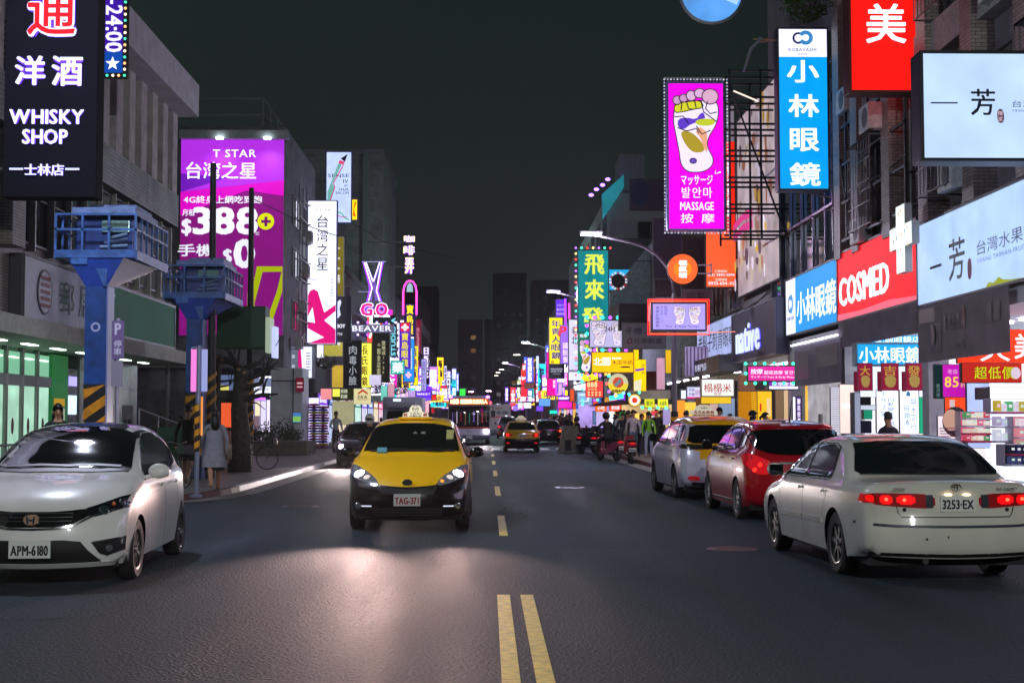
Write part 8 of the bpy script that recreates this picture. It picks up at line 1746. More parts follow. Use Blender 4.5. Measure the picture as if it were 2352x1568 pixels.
b = atY(268,980,26.0); t = thing('sign_post','grey post with a purple parking plate beside the nearer blue tower','sign post',(b.x,26.0,.12)); mb = MB(); mb.cyl((0,0,0),(0,0,3.3),.035,10); mb.build('post',pm('#8a8698',.35,.5),t)
mb = MB(); mb.bbox(-.10,-.05,2.55,.12,-.03,3.25,.005); pl = mb.build('plate',pm('#6d5a8c',.5),t); mb = MB(); mb.bbox(-.10,-.05,2.05,.10,-.03,2.52,.005); mb.build('plate',pm('#8a8498',.5),t)
mb = MB(); mb.M = Matrix.Translation((0,-.052,0)) @ Matrix(((1,0,0,0),(0,0,-1,0),(0,1,0,0),(0,0,0,1))); put_text(mb,'P',(-.04,3.0,.06,3.2),.002,.008); put_text(mb,'停車',(-.06,2.62,.08,2.9),.002,.003,0,True); mb.build('lettering',pm('#d0c8e0',.5),pl)
b = atY(293,980,30); t = thing('notice_board','pale printed notice board standing by the dark steps','notice board',(b.x,30,.12)); mb = MB(); mb.bbox(-.12,-.02,0,.12,.02,1.75,.01); mb.build('board',pm('#7d7a86',.6,noise=.2),t); mb = MB(); mb.box(-.08,-.025,1.2,-.01,-.021,1.45); mb.box(.01,-.025,1.2,.08,-.021,1.45); mb.build('picture',pm('#35303a',.6),t,kind='stuff')
# small dark kiosk sign box on the pruned tree (seen edge on)
b = atY(540,800,39); t = thing('box_sign','dark green box sign edge-on above the pruned tree','sign',tuple(atY(500,800,39))); w_ = atY(595,800,39).x-b.x+.45
mb = MB(); mb.bbox(0,-.2,0,w_*1.2,.6,1.15,.03); mb.build('casing',pm('#1c4430',.6),t); mb = MB(); mb.bbox(w_*1.2,-.18,-.12,w_*1.2+.12,.6,.85,.01); mb.build('lit_edge',em('#a8b8a0',.6),t); mb = MB(); mb.box(w_*1.22+.14,-.1,-.25,w_*1.22+.24,.5,.6); mb.build('lit_strip',em('#b8c0f0',.9),t)
# kiosk
t = thing('phone_kiosk','dark kiosk with a flat roof and orange lit front behind the walking woman','kiosk',tuple(atY(492,1070,44))); t.location.z = .12; mb = MB(); mb.box(-.6,0,0,.7,.9,2.1); mb.build('cabin',pm((.03,.03,.032),.5),t); mb = MB(); mb.box(-.75,-.2,2.1,.95,1.0,2.3); mb.build('roof',pm((.05,.045,.05),.5),t); mb = MB(); mb.box(.2,-.02,1.2,.62,0,1.95); mb.build('lit_panel',em('#e85a30',.8),t); mb = MB(); mb.box(.15,-.02,.1,.66,0,1.1); mb.build('side_panel',em('#6a4a48',.3),t)
# ------------------------------------------------------------------ pruned trees and planters
def pruned_tree(label,px,Y,h,r=.2,seed=1,leafy=0):
 t = thing('pruned_tree',label,'tree',(atY(px,1000,Y).x,Y,.1)); rr = random.Random(seed); mb = MB()
 P = [(0,0,0),(.03,0,h*.3),(-.04,.02,h*.6),(.02,0,h)]; mb.tube(P,[r*1.25,r,r*.85,r*.7],10); mb.build('trunk',pm((.045,.04,.035),.9,noise=.5,nscale=10,bump=1,bscale=18),t,smooth=True)
 for k in range(7):
  a = rr.uniform(0,6.28); z = h*rr.uniform(.62,1.0); l = rr.uniform(.7,1.5); b = (math.cos(a)*l,math.sin(a)*l*.6,z+rr.uniform(.1,.9)); m_ = (math.cos(a)*l*.5+.1,math.sin(a)*l*.3,z+rr.uniform(0,.2))
  mb = MB(); mb.tube([(0,0,z),m_,b],[r*.35,r*.22,r*.08],7)
  for q in range(3): e = (b[0]+rr.uniform(-.5,.5),b[1]+rr.uniform(-.3,.3),b[2]+rr.uniform(-.5,.6)); mb.tube([m_,((m_[0]+e[0])/2,(m_[1]+e[1])/2,(m_[2]+e[2])/2+.1),e],[r*.12,r*.08,r*.03],5)
  mb.build('branch',pm((.04,.036,.032),.9),t,smooth=True)
 for x,z in ((-.02,h*.98),(.14,h*.95)): mb = MB(); mb.prism(ellipse(x,z,.05,.05,10),-r*1.0,-r*.8); mb.build('cut_stub',pm('#8a6a48',.8),t)
 return t
pruned_tree('thick pruned street tree with cut stubs left of the farther black pole',552,39.5,2.9,.27,2)
pruned_tree('slim bare pruned tree behind the farther blue tower',500,47,3.6,.12,5)
def shrub(label,x,y,z,rx,ry,rz,n=420,seed=1,col=(.035,.07,.03),name='shrub'):
 t = thing(name,label,'plant',(x,y,z)); rr = random.Random(seed); mb = MB()
 for k in range(n):
  a,b = rr.uniform(0,6.28),rr.uniform(-1,1); q = rr.uniform(.55,1.05)*(1+.2*math.sin(3*a)); s_ = math.sqrt(1-b*b)
  c = Vector((rx*q*s_*math.cos(a),ry*q*s_*math.sin(a),rz*q*(b+1)*.8)); u = Vector((rr.uniform(-1,1),rr.uniform(-1,1),rr.uniform(-1,1))).normalized(); v = u.orthogonal().normalized(); l = rr.uniform(.05,.11)
  mb.add([c-u*l,c+v*l*.4,c+u*l,c-v*l*.4],[(0,1,2,3)])
 mb.build('leaves',pm(col,.6,noise=.4,nscale=3),t,kind='stuff'); mb = MB()
 for k in range(6): a = k*1.05; mb.tube([(0,0,0),(rx*.4*math.cos(a),ry*.4*math.sin(a),rz*.7)],[.02,.006],5)
 mb.build('stems',pm((.05,.04,.03),.9),t,kind='stuff')
pl_ = thing('planter','long low stone planter beyond the parked bicycle','planter',tuple(atZ(630,1045,.12))); mb = MB(); mb.bbox(-1.6,0,0,1.3,3.0,.55,.04); mb.build('stone_box',pm((.12,.11,.09),.8,noise=.4,nscale=4),pl_)
for k,(px,py,s_) in enumerate(((600,1005,.55),(635,1000,.7),(665,1003,.5))): p = atY(px,py,64); shrub(['left','tallest middle','right'][k]+' dark shrub of the stone planter',p.x,64+.3*k,.55,s_,.5,s_*.8,420,k)
for k,(x,y) in enumerate(((-9.9,44.9),(-9.3,46.5))): shrub(['dark shrub at the foot of the granite wall','dark shrub by the steel handrail'][k],x,y,.12,.8,.7,1.0,500,9+k)
p = atY(1908,10,33); shrub('bright green potted plant on the roof edge, left of the red box sign',p.x,35.5,p.z+.3,.7,.6,.9,700,31,(.05,.14,.02))
t = thing('canopy_gable','pale plastic gable canopy on the roof edge left of the red box sign','canopy',tuple(atY(1932,62,39))); mb = MB(); mb.prism([(-.35,-.3),(0,.25),(.5,-.05),(.5,-.3)],-.05,1.0); mb.build('sheet',pm('#8a8088',.4),t)
p = atY(*B(940,1430),95); shrub('small olive brown tree over the teal pharmacy sign',p.x,95,p.z-.8,1.1,.8,.7,420,77,(.10,.08,.02))
p = atY(*B(400,1290),76); shrub('small dark balcony plant beside the blank yellow lightbox',p.x,76,p.z-.2,.6,.4,.4,260,78,(.06,.07,.03))
bn = thing('green_bin','dark green street cabinet behind the man in black','cabinet',tuple(atZ(405,1090,.12))); mb = MB(); mb.bbox(-.5,0,0,.5,.6,1.25,.03); mb.build('box',pm('#0c3a2e',.4),bn)
# garland columns
for i,(cx_,y0,y1) in enumerate(((1355,575,968),(1437,600,975))):
 a = atY(*M(cx_,y1),70.5); b = atY(*M(cx_,y0),70.5); t = thing('garland_column',['taller','shorter'][i]+' column of foil garland in purple, gold and blue bands by the bright shop door','decoration',(a.x,70.5,.12)); H = b.z-.12; n = int(H/.13)
 for k in range(n):
  mb = MB(); z = k*.13; rr = random.Random(k*7+i); mb.lathe([(.03,z),(.21,z+.02),(.24,z+.06),(.2,z+.11),(.03,z+.13)],n=12,axis='z')
  for q in range(26): a0 = q*6.283/26; r = .27*rr.uniform(.8,1.15); mb.add([(.04*math.cos(a0),.04*math.sin(a0),z),(r*math.cos(a0-.1),r*math.sin(a0-.1),z+.02),(r*math.cos(a0+.1),r*math.sin(a0+.1),z+.13*rr.random()),(.04*math.cos(a0),.04*math.sin(a0),z+.12)],[(0,1,2,3)])
  mb.build('garland_band',pm(['#d020a8','#e8d818','#3848d0','#a01888'][k % 4],.25,.6),t)
fs('very bright shop doorway between the garland columns',M(1310,540,1400,960),71.2,'#cfc8ff',1.1,depth=.1,back=False,name='storefront',cat='shop front',var=.3); fs('bright violet white shop doorway right of the garland columns',M(1400,630,1490,960),72.0,'#d8c8ff',.9,depth=.1,back=False,name='storefront',cat='shop front',var=.4)
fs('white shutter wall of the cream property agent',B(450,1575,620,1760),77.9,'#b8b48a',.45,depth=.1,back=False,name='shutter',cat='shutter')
# ------------------------------------------------------------------ street lamps
def street_lamp(label,x,y,h,arm,sg,col='#e6dcff',st=12,energy=0,lcol=(1,.9,1),group=None,rz=0,style=0):
 t = thing('street_lamp',label,'street lamp',(x,y,.12),rz,group); m = pm((.16,.14,.17),.5,.4)
 mb = MB(); mb.tube([(0,0,0),(0,0,h*.5),(0,0,h*.74)],[.10,.085,.07],12); mb.build('pole',m,t,smooth=50)
 mb = MB(); P = [Vector((0,0,h*.74)),Vector((-sg*.06*arm,0,h*.84)),Vector((-sg*.35*arm,0,h*.94)),Vector((-sg*arm,0,h))]; mb.tube(crom(P,.3),.045,8); mb.build('arm',m,t,smooth=True)
 mb = MB(); mb.bbox(-sg*arm-.38,-.10,h-.02,-sg*arm+.38,.10,h+.09,.03); hd = mb.build('lamp_head',pm((.3,.3,.33),.4,.4),t)
 mb = MB(); mb.bbox(-sg*arm-.34,-.085,h-.06,-sg*arm+.34,.085,h-.021,.01); mb.build('lamp_lens',em(col,st,True),hd)
 if energy:
  l = bpy.data.lights.new('street_lamp_light','POINT'); l.energy = energy; l.color = lcol; l.shadow_soft_size = .25
  o = bpy.data.objects.new('street_lamp_light',l); COL.objects.link(o); o.parent = t; o.location = (-sg*arm,0,h-.15)
 return t
street_lamp('near street lamp whose long arm reaches over the road above the orange round sign',atY(1549,900,47).x,47,7.6,2.75,1,st=10,energy=1000,lcol=(.84,.84,1))
# hazard foot of that pole
t = thing('pole_sleeve','yellow and black striped sleeve at the foot of the near street lamp','sleeve',(atY(1549,900,47).x,47,.12)); mb = MB(); mb.cyl((0,0,.4),(0,0,1.7),.125,14); mb.build('sleeve',pm('#101112',.6),t)
for k in range(4): mb = MB(); mb.cyl((0,0,.5+.3*k),(0,0,.62+.3*k),.13,14); mb.build('stripe',pm('#d89010',.6),t)
for k,(px,py,Y) in enumerate(((1271,669,75),(1207,786,122),(1187,814,150),(1160,833,175),(1152,848,200),(1144,855,225),(1140,862,250))):
 p = atY(px,py,Y); arm = 2.6; street_lamp('%s street lamp of the receding row over the right kerb' % ['first','second','third','fourth','fifth','sixth','seventh'][k],p.x+arm,Y,p.z-.12,arm,1,'#b090ff' if k == 0 else '#fff0e0',9,[1500,2800,0,3000,0,0,0][k],lcol=(.70,.62,1) if k != 1 else (.65,1,.88))
for k,(px,py) in enumerate(((1087,899),(1122,897))): p = atY(px,py,190); street_lamp(['left','right'][k]+' pink glowing lamp over the junction behind the bus',p.x+(1.5 if k else 1.2),190,p.z-.12,1.5,1,'#ffa0a8',60)
# unseen fill lamps, added to brighten the parked cars and left house front
for k,(x,y,sg,e,lc) in enumerate(((6.9,-9,1,8500,(.96,1,.99)),(-7.2,20,-1,1900,(.74,.80,1)))):
 street_lamp(['right','left'][k]+' kerb street lamp added out of view as a fill light',x,y,9.3,2.8 if k == 0 else .8,sg,energy=e,lcol=lc)
# traffic lights and route signs
t = thing('traffic_light','red traffic light to the right of the bus','traffic light',tuple(atY(1120,925,120))); mb = MB(); mb.bbox(-.3,-.1,-.12,.3,.1,.12,.03); mb.build('housing',TRIM(),t)
for k,c in enumerate(((.2,'#ff2030',14),(0,'#201008',0),(-.2,'#082010',0))): mb = MB(); mb.ball((c[0],-.11,0),.13,.05,.13,10,6); mb.build('lamp',em(c[1],c[2]) if c[2] else pm(c[1],.4),t,smooth=True)
mb = MB(); mb.box(-.4,.1,0,5,.18,.1); mb.build('mast_arm',FRM,t)
t = thing('traffic_light','dark traffic light housing under the far street lamp arms','traffic light',tuple(atY(*K(1155,447),122))); mb = MB(); mb.bbox(-.4,-.12,-.13,.4,.12,.13,.04); mb.build('housing',pm('#0c1a14',.5),t); mb = MB(); mb.box(.4,0,-.03,1.7,.08,.04); mb.build('mast_arm',pm('#6a3a30',.5),t)
for k in range(3): mb = MB(); mb.ball((-.25+.25*k,-.13,0),.09,.04,.09,12,6); mb.build('lamp',pm('#06100c',.3),t,smooth=True)
t = thing('route_sign','pinkish overhead direction sign on a mast above the far road','route sign',tuple(atY(*K(1312,445),118))); mb = MB(); mb.bbox(-.45,-.05,-.25,.45,.05,.25,.02); mb.build('panel',pm('#2a1a1a',.5),t)
for r_ in range(2):
 for k in range(5): mb = MB(); mb.box(-.4+.16*k,-.06,-.2+.21*r_,-.4+.16*k+.13,-.055,-.03+.21*r_); mb.build('character_block',em('#b07068',.45),t)
t = thing('signal_mast','rusty brown signal mast at the far crossing','mast',tuple(atY(*K(1383,900),118))); t.location.z = .12; mb = MB(); mb.cyl((0,0,0),(0,0,6.2),.07,10); mb.build('mast',pm('#6a3a2c',.6),t); mb = MB(); mb.cyl((0,0,4.1),(3,0,4.1),.05,8); mb.build('cross_arm',pm('#6a3a2c',.6),t)
t = thing('traffic_cone_barrier','grey concrete barrier block by the crossing with a dark lower patch','barrier',tuple(atZ(1307,1040,0))); mb = MB(); mb.add([(-.5,0,0),(.55,0,0),(.55,.6,0),(-.5,.6,0),(-.28,0,1.25),(.42,0,1.25),(.42,.5,1.25),(-.28,.5,1.25)],[(0,1,5,4),(1,2,6,5),(2,3,7,6),(3,0,4,7),(4,5,6,7)]); mb.build('block',pm('#8c8478',.8,noise=.3),t); mb = MB(); mb.box(-.2,-.012,.1,.1,-.004,.6); mb.build('dark_patch',pm('#2a2c2e',.7),t)
# things at the top edge
t = thing('round_sign','pale blue round sign hanging from an arm at the top edge of the view','sign',tuple(atY(1634,-18,21))); t.rotation_euler.x = R(90); r = 75*21/3267
mb = MB(); mb.lathe([(.001,-.06),(r,-.06),(r*1.02,-.03),(r*1.02,.01),(r*.96,.015),(.001,.015)],(0,0,0),40,'z'); mb.build('casing',pm('#24344a',.4),t,smooth=40); mb = MB(); flat(mb,ellipse(0,0,r*.95,r*.95,40),.02); mb.build('face',em('#5aa0ee',.8,True,.3,2),t); mb = MB(); flat(mb,ribbon([(-.4,.2),(.4,-.15)],.12),.03); mb.build('white_bar',em('#a8d0ff',.8),t); mb = MB(); mb.cyl((r*.9,.0,-.03),(9,.05,-.6),.03,8); mb.build('arm',pm('#3a3a44',.4,.5),t)
t = thing('floodlight_arm','metal floodlight arm reaching left of the tall blue lightbox','floodlight',tuple(atY(1785,95,36.4))); L0 = t.location.copy()
def Q(x,y,Y=36.4): return atY(x,y,Y)-L0
mb = MB(); mb.cyl(Q(1785,92),Q(1735,98),.02,6); mb.cyl(Q(1785,92),Q(1730,90),.015,6); mb.build('arm',pm('#d0a890',.3,.6),t); mb = MB(); mb.tube([Q(1750,88),Q(1725,112),Q(1708,165)],[.045,.05,.03],8); mb.tube([Q(1745,85),Q(1715,130)],.02,6); mb.build('fixture',pm('#a8b0c0',.3,.6),t)
# cables over the street
for k,(pts,lab) in enumerate((([A(700,665,),A(960,790),A(1120,870),A(1340,945)],'black cable sagging across the purple advertising wall to the tall white lightbox'),([B(600,180),B(760,270),B(860,330),B(1430,460)],'thin overhead cable crossing the sky by the coffee sign'),([A(1000,1400),A(1120,1460),A(1230,1400)],'cable behind the tall white lightbox'))):
 Y = 66 if k == 0 else 90; P = [Vector(tuple(atY(x,y,Y+2*i))) for i,(x,y) in enumerate(pts)]; t = thing('overhead_cable',lab,'cable',tuple(P[0])); mb = MB(); mb.tube(crom([p-P[0] for p in P],1),.022 if k == 0 else .02,5); mb.build('cable',pm((.03,.03,.035),.6),t)
# frames tying the left signs to the walls
t = thing('steel_lattice','black steel lattice between the advertising wall and the tall white lightbox','frame',(-9.6,72,4.5))
for k in range(9): mb = MB(); mb.box(0,0,k*1.05,.05,4.2,k*1.05+.05); mb.box(-.3,3.5,k*1.05,.2,3.55,k*1.05+.05); mb.build('rail',FRM,t)
for y in (0,1.4,2.8,4.2): mb = MB(); mb.box(0,y,0,.05,y+.05,9); mb.build('upright',FRM,t)
for k in range(4): acunit(None,-9.3,70.3+1.2*k,5.0+1.9*k,s_=1,label=['lowest','second','third','topmost'][k]+' air conditioner climbing the dark wall right of the purple advertising wall')
fs('slanted white panel on the dark wall beside the tall white lightbox',B(150,660,240,860),74.5,'#7f7590',.35,depth=.1,back=False,name='cladding_board',cat='cladding',light=False)
# ------------------------------------------------------------------ people
person('woman in a long grey coat and white shoes walking by the corner post',*tuple(atZ(492,1127,.12)),-165,'walk','#77777c','#a87a5e',shoe='#d8d8da',hs='long',h=1.62,extra=(('coat','#82828a',.52,.05),('skirt','#101014',.45),('bag','#7a6a60',-1)))
person('man in a black shirt and shorts walking behind the striped post',*tuple(atZ(430,1112,.12)),175,'step','#08080a','#9a7058',shoe='#1a1a1c',h=1.72,extra=(('skirt','#08080b',.52),))
person('long haired woman looking over the roof of the white hatchback, hand at her mouth',*tuple(atY(131,1070,25.0))[:2],.12,20,'phone','#1a1a20',hs='long',h=1.66,skin='#a87a5e')
bicycle('dark bicycle parked by the striped pole behind the walking woman',atZ(575,1078,.12).x,atZ(575,1078,.12).y,75); bicycle('old bicycle with a rusty wheel behind the corner post',atZ(462,1105,.12).x-.1,30.5,50,'#3a3228')
# rider beside the yellow taxi
rx,ry = gx(848,39),39; scooter('dark scooter ridden beside the yellow taxi',rx,ry,0,'#15161a',lit=True); person('scooter rider in black with a white helmet beside the yellow taxi',rx,ry+.28,0,0,'sit','#101014','#101014',extra=('helmet',))
person('person in a pale jacket standing by the left shop doors',*tuple(atZ(771,1040,.12)),30,'wait','#9aa0a8','#22242a')
scooter('grey scooter parked at the left kerb by the pale jacket',atZ(790,1036,.12).x,62,20,'#70747c')
# right pavement, near
def NP(x,y): a = N(x,y); return atZ(a[0],a[1],.12)
def NR(x,y): a = N(x,y); return atZ(a[0],a[1],0)
p = NP(1325,1275); person('man in a lime green jacket with dark cap and backpack on the right pavement',p.x,p.y,.12,5,'stand','#6fae1e','#8a90a8',shoe='#a04048',extra=('cap','pack'),h=1.66)
p = NP(1240,1262); person('child in a blue jacket left of the lime green jacket',p.x,p.y,.12,0,'wait','#1f58a0','#16203a',h=1.58,shoe='#6a7080',extra=('pack',))
p = NP(1120,1270); person('man in a white pink jacket with crossed strap behind the red scooter',p.x,p.y,.12,0,'walk','#b8a8b0','#4a6478',h=1.76,extra=(('bag','#6a6058',-1),))
p = NP(1040,1230); person('woman in a dark violet coat behind the white pink jacket',p.x,p.y,.12,20,'wait','#1c1826','#22242c',hs='long',h=1.66)
p = NP(905,1180); person('man in a lavender hooded jacket seen from behind near the stall',p.x,p.y,.12,180,'stand','#8a86b4','#22242e',h=1.78)
p = NR(365,1205); person('woman in a dark coat and yellow patterned skirt at the kerb by the scooters',p.x,p.y,0,-60,'stand','#18161c','#1a1a1e',hs='short',h=1.60,extra=(('skirt','#6a6018',.42),'darkhelmet'))
p = NR(790,1320); scooter('scooter with a pink tail and a wide black rider, second from the red one',p.x,p.y,205,'#8a3a50',plate_txt='MNA-051'); person('heavy rider in a black jacket on the pink tailed scooter',p.x-.05,p.y-.1,0,205,'sit','#0a0a0c','#0e0e12',extra=('darkhelmet',),h=1.8)
p = NR(1085,1355); scooter('red and black scooter parked with its tail to the viewer',p.x,p.y,178,'#7a1020',plate_txt='MZM-502',group=None)
p = NR(510,1215); scooter('chrome and black scooter parked nearest the barrier block',p.x,p.y,150,'#25262c',plate_txt='803-QKB'); p = NR(580,1225); scooter('black scooter beside the chrome one',p.x+.2,p.y,165,'#101116',plate_txt='276-NRC'); p = NR(650,1230); scooter('dark blue scooter third from the barrier block',p.x+.2,p.y+1.0,170,'#141a30',plate_txt='LXF-10'); p = NP(1000,1190); scooter('dark violet scooter behind the red one',p.x+.8,p.y+2,185,'#2a2440',plate_txt='KQE-77')
tops = ['#16171d','#1c1a26','#2a2c20','#3a3a44','#101014','#4a3a34','#262a3c','#55505c','#6a6472','#1a2018','#7a1c28','#c8502a','#8a8478','#24303a']
for i,(x,y,w) in enumerate(((1480,745,'man in a dark navy coat'),(1560,765,'man in a black blue padded jacket'),(1430,800,'dark haired child'),(1510,930,'seated looking man in an olive coat'),(1160,760,'man in a blue violet jacket'),(1235,770,'young woman with loose hair'),(1085,765,'tall man in dark clothes'))):
 p = NP(x,1240-(i % 3)*14); person(w+' among the group right of the lime green jacket' if x > 1400 else w+' behind the group at the red scooter',p.x,p.y+1.2+i*.5,.12,(i*57) % 360,['stand','wait','walk','phone'][i % 4],['#10121c','#141824','#22242e','#38342a','#28284a','#403444','#15161c'][i],'#15161c',hs=['short','short','short','short','short','long','short'][i],h=[1.76,1.74,1.5,1.62,1.75,1.62,1.8][i])
for i,(px,py,Y,w,top,rz,hs) in enumerate(((1576,949,44,'man in a slate blue coat beyond the taxi van','#2c3450',150,'short'),(1601,958,41,'brown haired woman just over the taxi van roof','#3a2430',120,'long'),(1615,955,43,'second dark head over the taxi van roof','#201c24',200,'short'),(1652,943,38,'smiling man in a pink checked shirt right of the taxi sign','#a05a8a',10,'short'),(1677,958,36,'dark head beside the fur hooded person','#1c1c22',180,'short'),(1690,968,34.5,'person with a fur hood above the dark red hatchback','#5a5048',170,'hood'),(1727,950,38,'man in a dark cap under the yellow shop lights','#30262a',60,'short'),(1729,962,36,'short woman with brown hair by the yellow shop panel','#3a2a2a',40,'short'),(1757,955,35,'woman with tied hair facing right above the dark red hatchback','#2a1a22',75,'tail'),(2040,956,27,'man in a purple black shirt behind the white saloon','#1c1226',200,'short'))):
 q = atY(px,py,Y); h = max(1.45,min(1.86,q.z-.12+.02)); person(w,q.x,Y,.12,rz,'stand',top,'#15151a',hs=hs,h=h,skin='#a87458',extra=('cap',) if 'cap' in w else ())
# far crowd, one by one
rr = random.Random(12)
spots = []
for i in range(92):
 Y = rr.choice([rr.uniform(62,84),rr.uniform(76,118),rr.uniform(95,140)])
 if Y > 84: x = rr.uniform(gx(1185,Y),8.2) if rr.random() < .35 and Y > 92 else rr.uniform(5.0,8.3)
 else: x = rr.uniform(5.6,8.0) if Y < 73 else rr.uniform(5.3,8.3)
 if x < 5.2 and (Y < 96): x = rr.uniform(5.4,8)
 if any(math.hypot(x-a,Y-b) < .5 for a,b in spots): continue
 spots.append((x,Y))
 top = rr.choice(tops); hs = rr.choice(['short','short','long','tail']); pz = rr.choice(['stand','walk','step','wait','phone'])
 cn = {'#16171d': 'black','#1c1a26': 'dark violet','#2a2c20': 'dark olive','#3a3a44': 'slate grey','#101014': 'jet black','#4a3a34': 'brown','#262a3c': 'navy','#55505c': 'grey','#6a6472': 'pale grey','#1a2018': 'bottle green','#7a1c28': 'red','#c8502a': 'orange','#8a8478': 'beige','#24303a': 'dark teal'}[top]
 person('%s %s in a %s top %s' % ({'short': 'short haired','long': 'long haired','tail': 'pony tailed'}[hs],{'stand': 'passer-by standing','walk': 'passer-by striding','step': 'passer-by stepping','wait': 'passer-by waiting','phone': 'passer-by phoning'}[pz],cn,'by the food stalls' if Y < 73 else 'at the far crossing' if Y < 92 else 'past the crossing' if Y < 112 else 'at the crowd end')+(', kerb side' if x < 6.6 else ', shop side'),x,Y,.12 if x > 5.3 else 0,rr.choice([0,180,90,270,20,200,160,340])+rr.uniform(-15,15),pz,top,rr.choice(['#15161c','#1c2436','#2a2a2e','#3c4658']),hs=hs,h=rr.uniform(1.5,1.8),skin=rr.choice(['#a8765a','#b8866a','#946648']),group='crowd on the far right pavement')
for i,(px,Y,w,top) in enumerate(((1275,92,'person in an olive jacket leaning past the black saloon','#3a4034'),(1312,80,'woman in a black coat with a pale scarf by the barrier block','#121216'),(1330,78,'person in an orange vest behind the barrier block','#e05020'),(1352,76,'long haired woman in a green grey coat near the scooters','#2c3228'),(1372,74,'man in an olive khaki jacket near the scooters','#4a4a36'))):
 person(w,gx(px,Y),Y,0,(i*70) % 360,['walk','stand','wait','phone','walk'][i],top,'#1a1c22',hs='long' if 'woman' in w else 'short')
# tubes added under the stall roofs to brighten the crowd
for k in range(9):
 for x in (8.0,):
  t = thing('tube_light','white fill tube %s added under the stall roofs, %s row' % (['first','second','third','fourth','fifth','sixth','seventh','eighth','ninth'][k]+' from the near end','shop side'),'tube light',(x,52+k*2.6,3.1 if k < 8 else 3.2)); mb = MB(); mb.box(-.025,-.6,0,.025,.6,.04); mb.build('tube',em('#f4e8ff',22,True),t); mb = MB(); mb.box(-.06,-.65,.042,.06,.65,.08); mb.build('fitting',FRM,t)
# dense small lightboxes running to the vanishing point on both sides
rr = random.Random(21); cols = [('#7a30ff','violet'),('#e020a0','magenta'),('#3a60ff','blue'),('#e8e0ff','white'),('#ffc820','yellow'),('#20c8e0','turquoise'),('#ff3a30','red'),('#a060ff','lilac')]
nth = ['first','second','third','fourth','fifth','sixth','seventh','eighth','ninth','tenth','eleventh','twelfth']; cnt = {}
for side in (-1,1):
 for k in range(60):
  Y = 98+k*3.9+rr.uniform(-2,2); c,cn = rr.choice(cols); tall = rr.random() < .7; w = rr.uniform(.7,1.3) if tall else rr.uniform(1.6,3.0); h = rr.uniform(1.6,4.2) if tall else rr.uniform(.7,1.1)
  x = (8.3-w-rr.uniform(0,1.6)) if side > 0 else (-9.6+rr.uniform(0,1.8)); z = rr.uniform(3.0,4.4) if not tall else rr.uniform(3.6,7.5)
  q = (side,cn,tall); cnt[q] = cnt.get(q,0)+1
  s = Sign('%s %s %s lightbox towards the vanishing point, %s side' % (nth[(cnt[q]-1) % 12],cn,'upright' if tall else 'wide','right' if side > 0 else 'left'),'hanging_sign','sign',(x,Y,z),0,w,h,.25,c,2.1,FRM,.04,True,None,True,.2)
  s.text(rr.choice(['眼鏡','服飾','小吃','美髮','藥局','鞋店','茶飲']) if tall else rr.choice(['手機通訊','流行服飾','牛肉麵','咖啡']),(.1,.08,.9,.92),'#ffffff' if cn not in ('white','yellow','turquoise') else '#401880',1.8 if cn not in ('white','yellow','turquoise') else 0,tall,.06)
fs('long warm lit food hall interior behind the crowd',N(860,560,1640,870),67,'#e8c48a',.8,depth=.1,back=False,name='storefront',cat='shop front',var=.6)
fs('lilac lit market interior left of the food hall',N(380,560,860,870),71,'#b49ae8',.8,depth=.1,back=False,name='storefront',cat='shop front',var=.6)
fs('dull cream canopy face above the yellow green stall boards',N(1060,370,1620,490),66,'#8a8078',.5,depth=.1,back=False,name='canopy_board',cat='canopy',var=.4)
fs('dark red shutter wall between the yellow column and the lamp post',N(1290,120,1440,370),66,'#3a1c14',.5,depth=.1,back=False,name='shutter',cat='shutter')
fs('upright pink and white poster of two drinks by the lamp post',E(1068,1190,1140,1470),60,'#b88aa0',.8,depth=.1,back=False,name='poster',cat='poster',var=.3)
fs('yellow and grey upright banner right of the drinks poster',E(1148,1120,1196,1325),59,'#d8a818',.8,depth=.1,back=False,name='banner',cat='banner',var=.3)
s = fs('pale lilac striped curtain windows above the furniture lightbox',E(1320,1090,1530,1350),56,'#9a88b8',.55,depth=.1,back=False,name='window_display',cat='window',var=.5)
for k in range(6): s.rect(E(1335+k*33,1095,1345+k*33,1348),'#4a3c5c',0,'curtain_fold')
rr = random.Random(33)
for i in range(20):
 p = NP(900+rr.uniform(-330,720),1215+rr.uniform(-60,30)); tn,tc_ = rr.choice([('white','#b8b4b8'),('navy','#1a2238'),('rust','#8a4a2a'),('black','#121317'),('grey','#5c5c66'),('teal','#1c5a5c'),('pink','#a86a80')]); hs = rr.choice(['short','long','tail']); pz = rr.choice(['stand','walk','wait','phone'])
 person('%s person, %s hair, %s, %s by the near stalls' % (tn+' topped',{'short': 'short','long': 'long loose','tail': 'tied'}[hs],pz.replace('phone','looking at a phone').replace('stand','standing').replace('wait','waiting').replace('walk','walking'),['leftmost','left','middle','right','rightmost'][min(4,max(0,int((p.x-3)*1.1)))]),max(5.6,p.x),p.y+rr.uniform(.5,4),.12,rr.choice([0,20,180,90,270]),pz,tc_,rr.choice(['#15161c','#2a3450','#4a4a54']),hs=hs,h=rr.uniform(1.5,1.8),group='shoppers by the near food stalls')
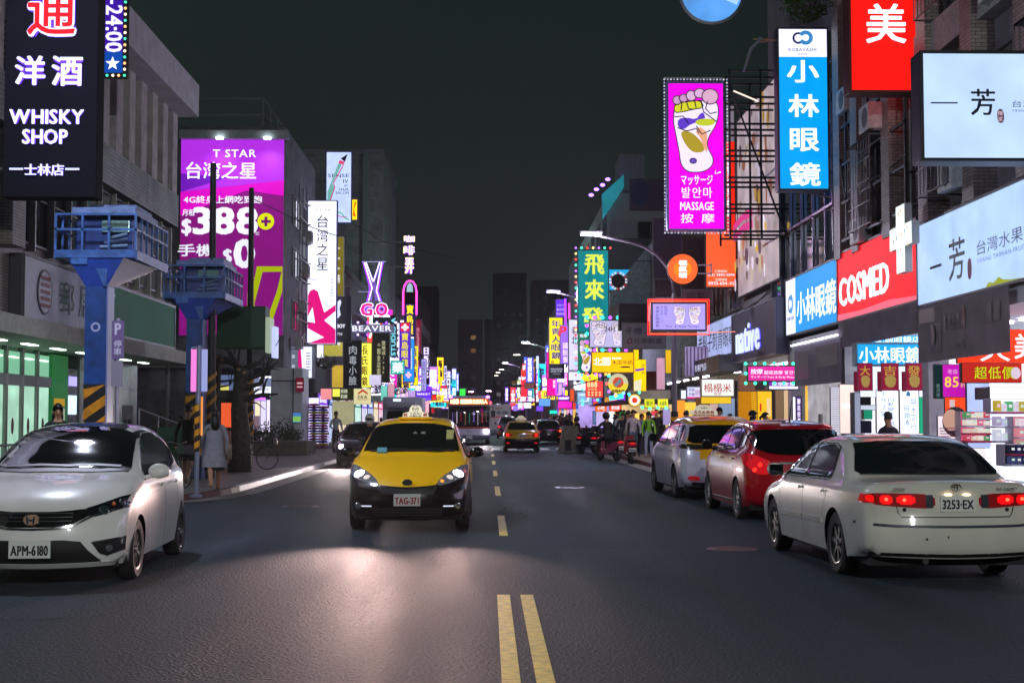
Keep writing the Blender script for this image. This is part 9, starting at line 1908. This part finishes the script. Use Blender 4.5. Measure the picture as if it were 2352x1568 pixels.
# pipes, meters and cables on the near house fronts
def pipe(label,pts,r=.04,col=(.16,.15,.16)):
 t = thing('drain_pipe',label,'pipe',pts[0]); o = Vector(pts[0]); mb = MB(); mb.tube([Vector(p)-o for p in pts],r,8); mb.build('pipe_run',pm(col,.6,.2),t,smooth=True)
 for k in range(4): a = Vector(pts[0]).lerp(Vector(pts[-1]),(k+.5)/4)-o; mb = MB(); mb.box(a.x-.06,a.y-.06,a.z-.02,a.x+.06,a.y+.06,a.z+.02); mb.build('clamp',FRM,t)
pipe('vertical drain pipe between the piers over the red pharmacy fascia',[(9.2,33.2,5.8),(9.2,33.2,16)]); pipe('thin conduit beside the white air conditioner',[(9.22,30.6,5.8),(9.22,30.6,15)],.03,(.3,.3,.32)); pipe('drain pipe right of the post office green fascia',[(-9.9,44.2,.2),(-9.9,44.2,10.9)],.06,(.25,.25,.24))
for k,(x0,y0,z0,x1,y1,z1,sag,lab) in enumerate(((9.0,44,9.4,8.9,30,7.2,.9,'black cable drooping behind the scaffold to the red box sign'),(8.8,60,6.5,8.9,44.5,5.6,.7,'tangled cable above the menu lightboxes'),(8.8,61,6.2,8.9,43,5.9,1.0,'second slack cable above the native sign'),(-9.2,80,10,-9.3,70,9,.6,'cable between the tall white lightbox and the dark wall'),(-8.9,100,8,-9.2,76,11,1.2,'long slack cable over the left sign row'))):
 P = [Vector((x0+(x1-x0)*q/10-.1*math.sin(q),y0+(y1-y0)*q/10,z0+(z1-z0)*q/10-sag*4*(q/10)*(1-q/10))) for q in range(11)]; t = thing('overhead_cable',lab,'cable',tuple(P[0])); mb = MB(); mb.tube([p-P[0] for p in P],.018,5); mb.build('cable',pm((.02,.02,.022),.6),t)
for k,(y,z) in enumerate(((24.6,9.0),(27.2,10.6),(32.6,10.4),(35.0,9.2),(51,8.0),(57,7.9))): acunit(None,8.95 if y < 40 else 9.1,y,z,label=['air conditioner above the large white tea shop lightbox','air conditioner high between the brown piers','air conditioner behind the tall blue lightbox top','small air conditioner right of the tall blue lightbox','air conditioner over the furniture shop ledge','air conditioner near the corrugated house'][k])
# thin night haze over the street
mb = MB(); mb.box(-60,-32,-1.2,60,470,48)
hz = mb.build('haze',None,None,kind='stuff'); hz.data.materials.clear()
m = bpy.data.materials.new('haze'); m.use_nodes = True; n = m.node_tree; n.nodes.clear(); o = n.nodes.new('ShaderNodeOutputMaterial'); v = n.nodes.new('ShaderNodeVolumePrincipled')
v.inputs['Color'].default_value = (.9,.88,.92,1); v.inputs['Density'].default_value = .00022; v.inputs['Anisotropy'].default_value = .55
n.links.new(v.outputs[0],o.inputs['Volume']); hz.data.materials.append(m)
SC.cycles.volume_bounces = 0; SC.cycles.volume_max_steps = 64; m.cycles.homogeneous_volume = True
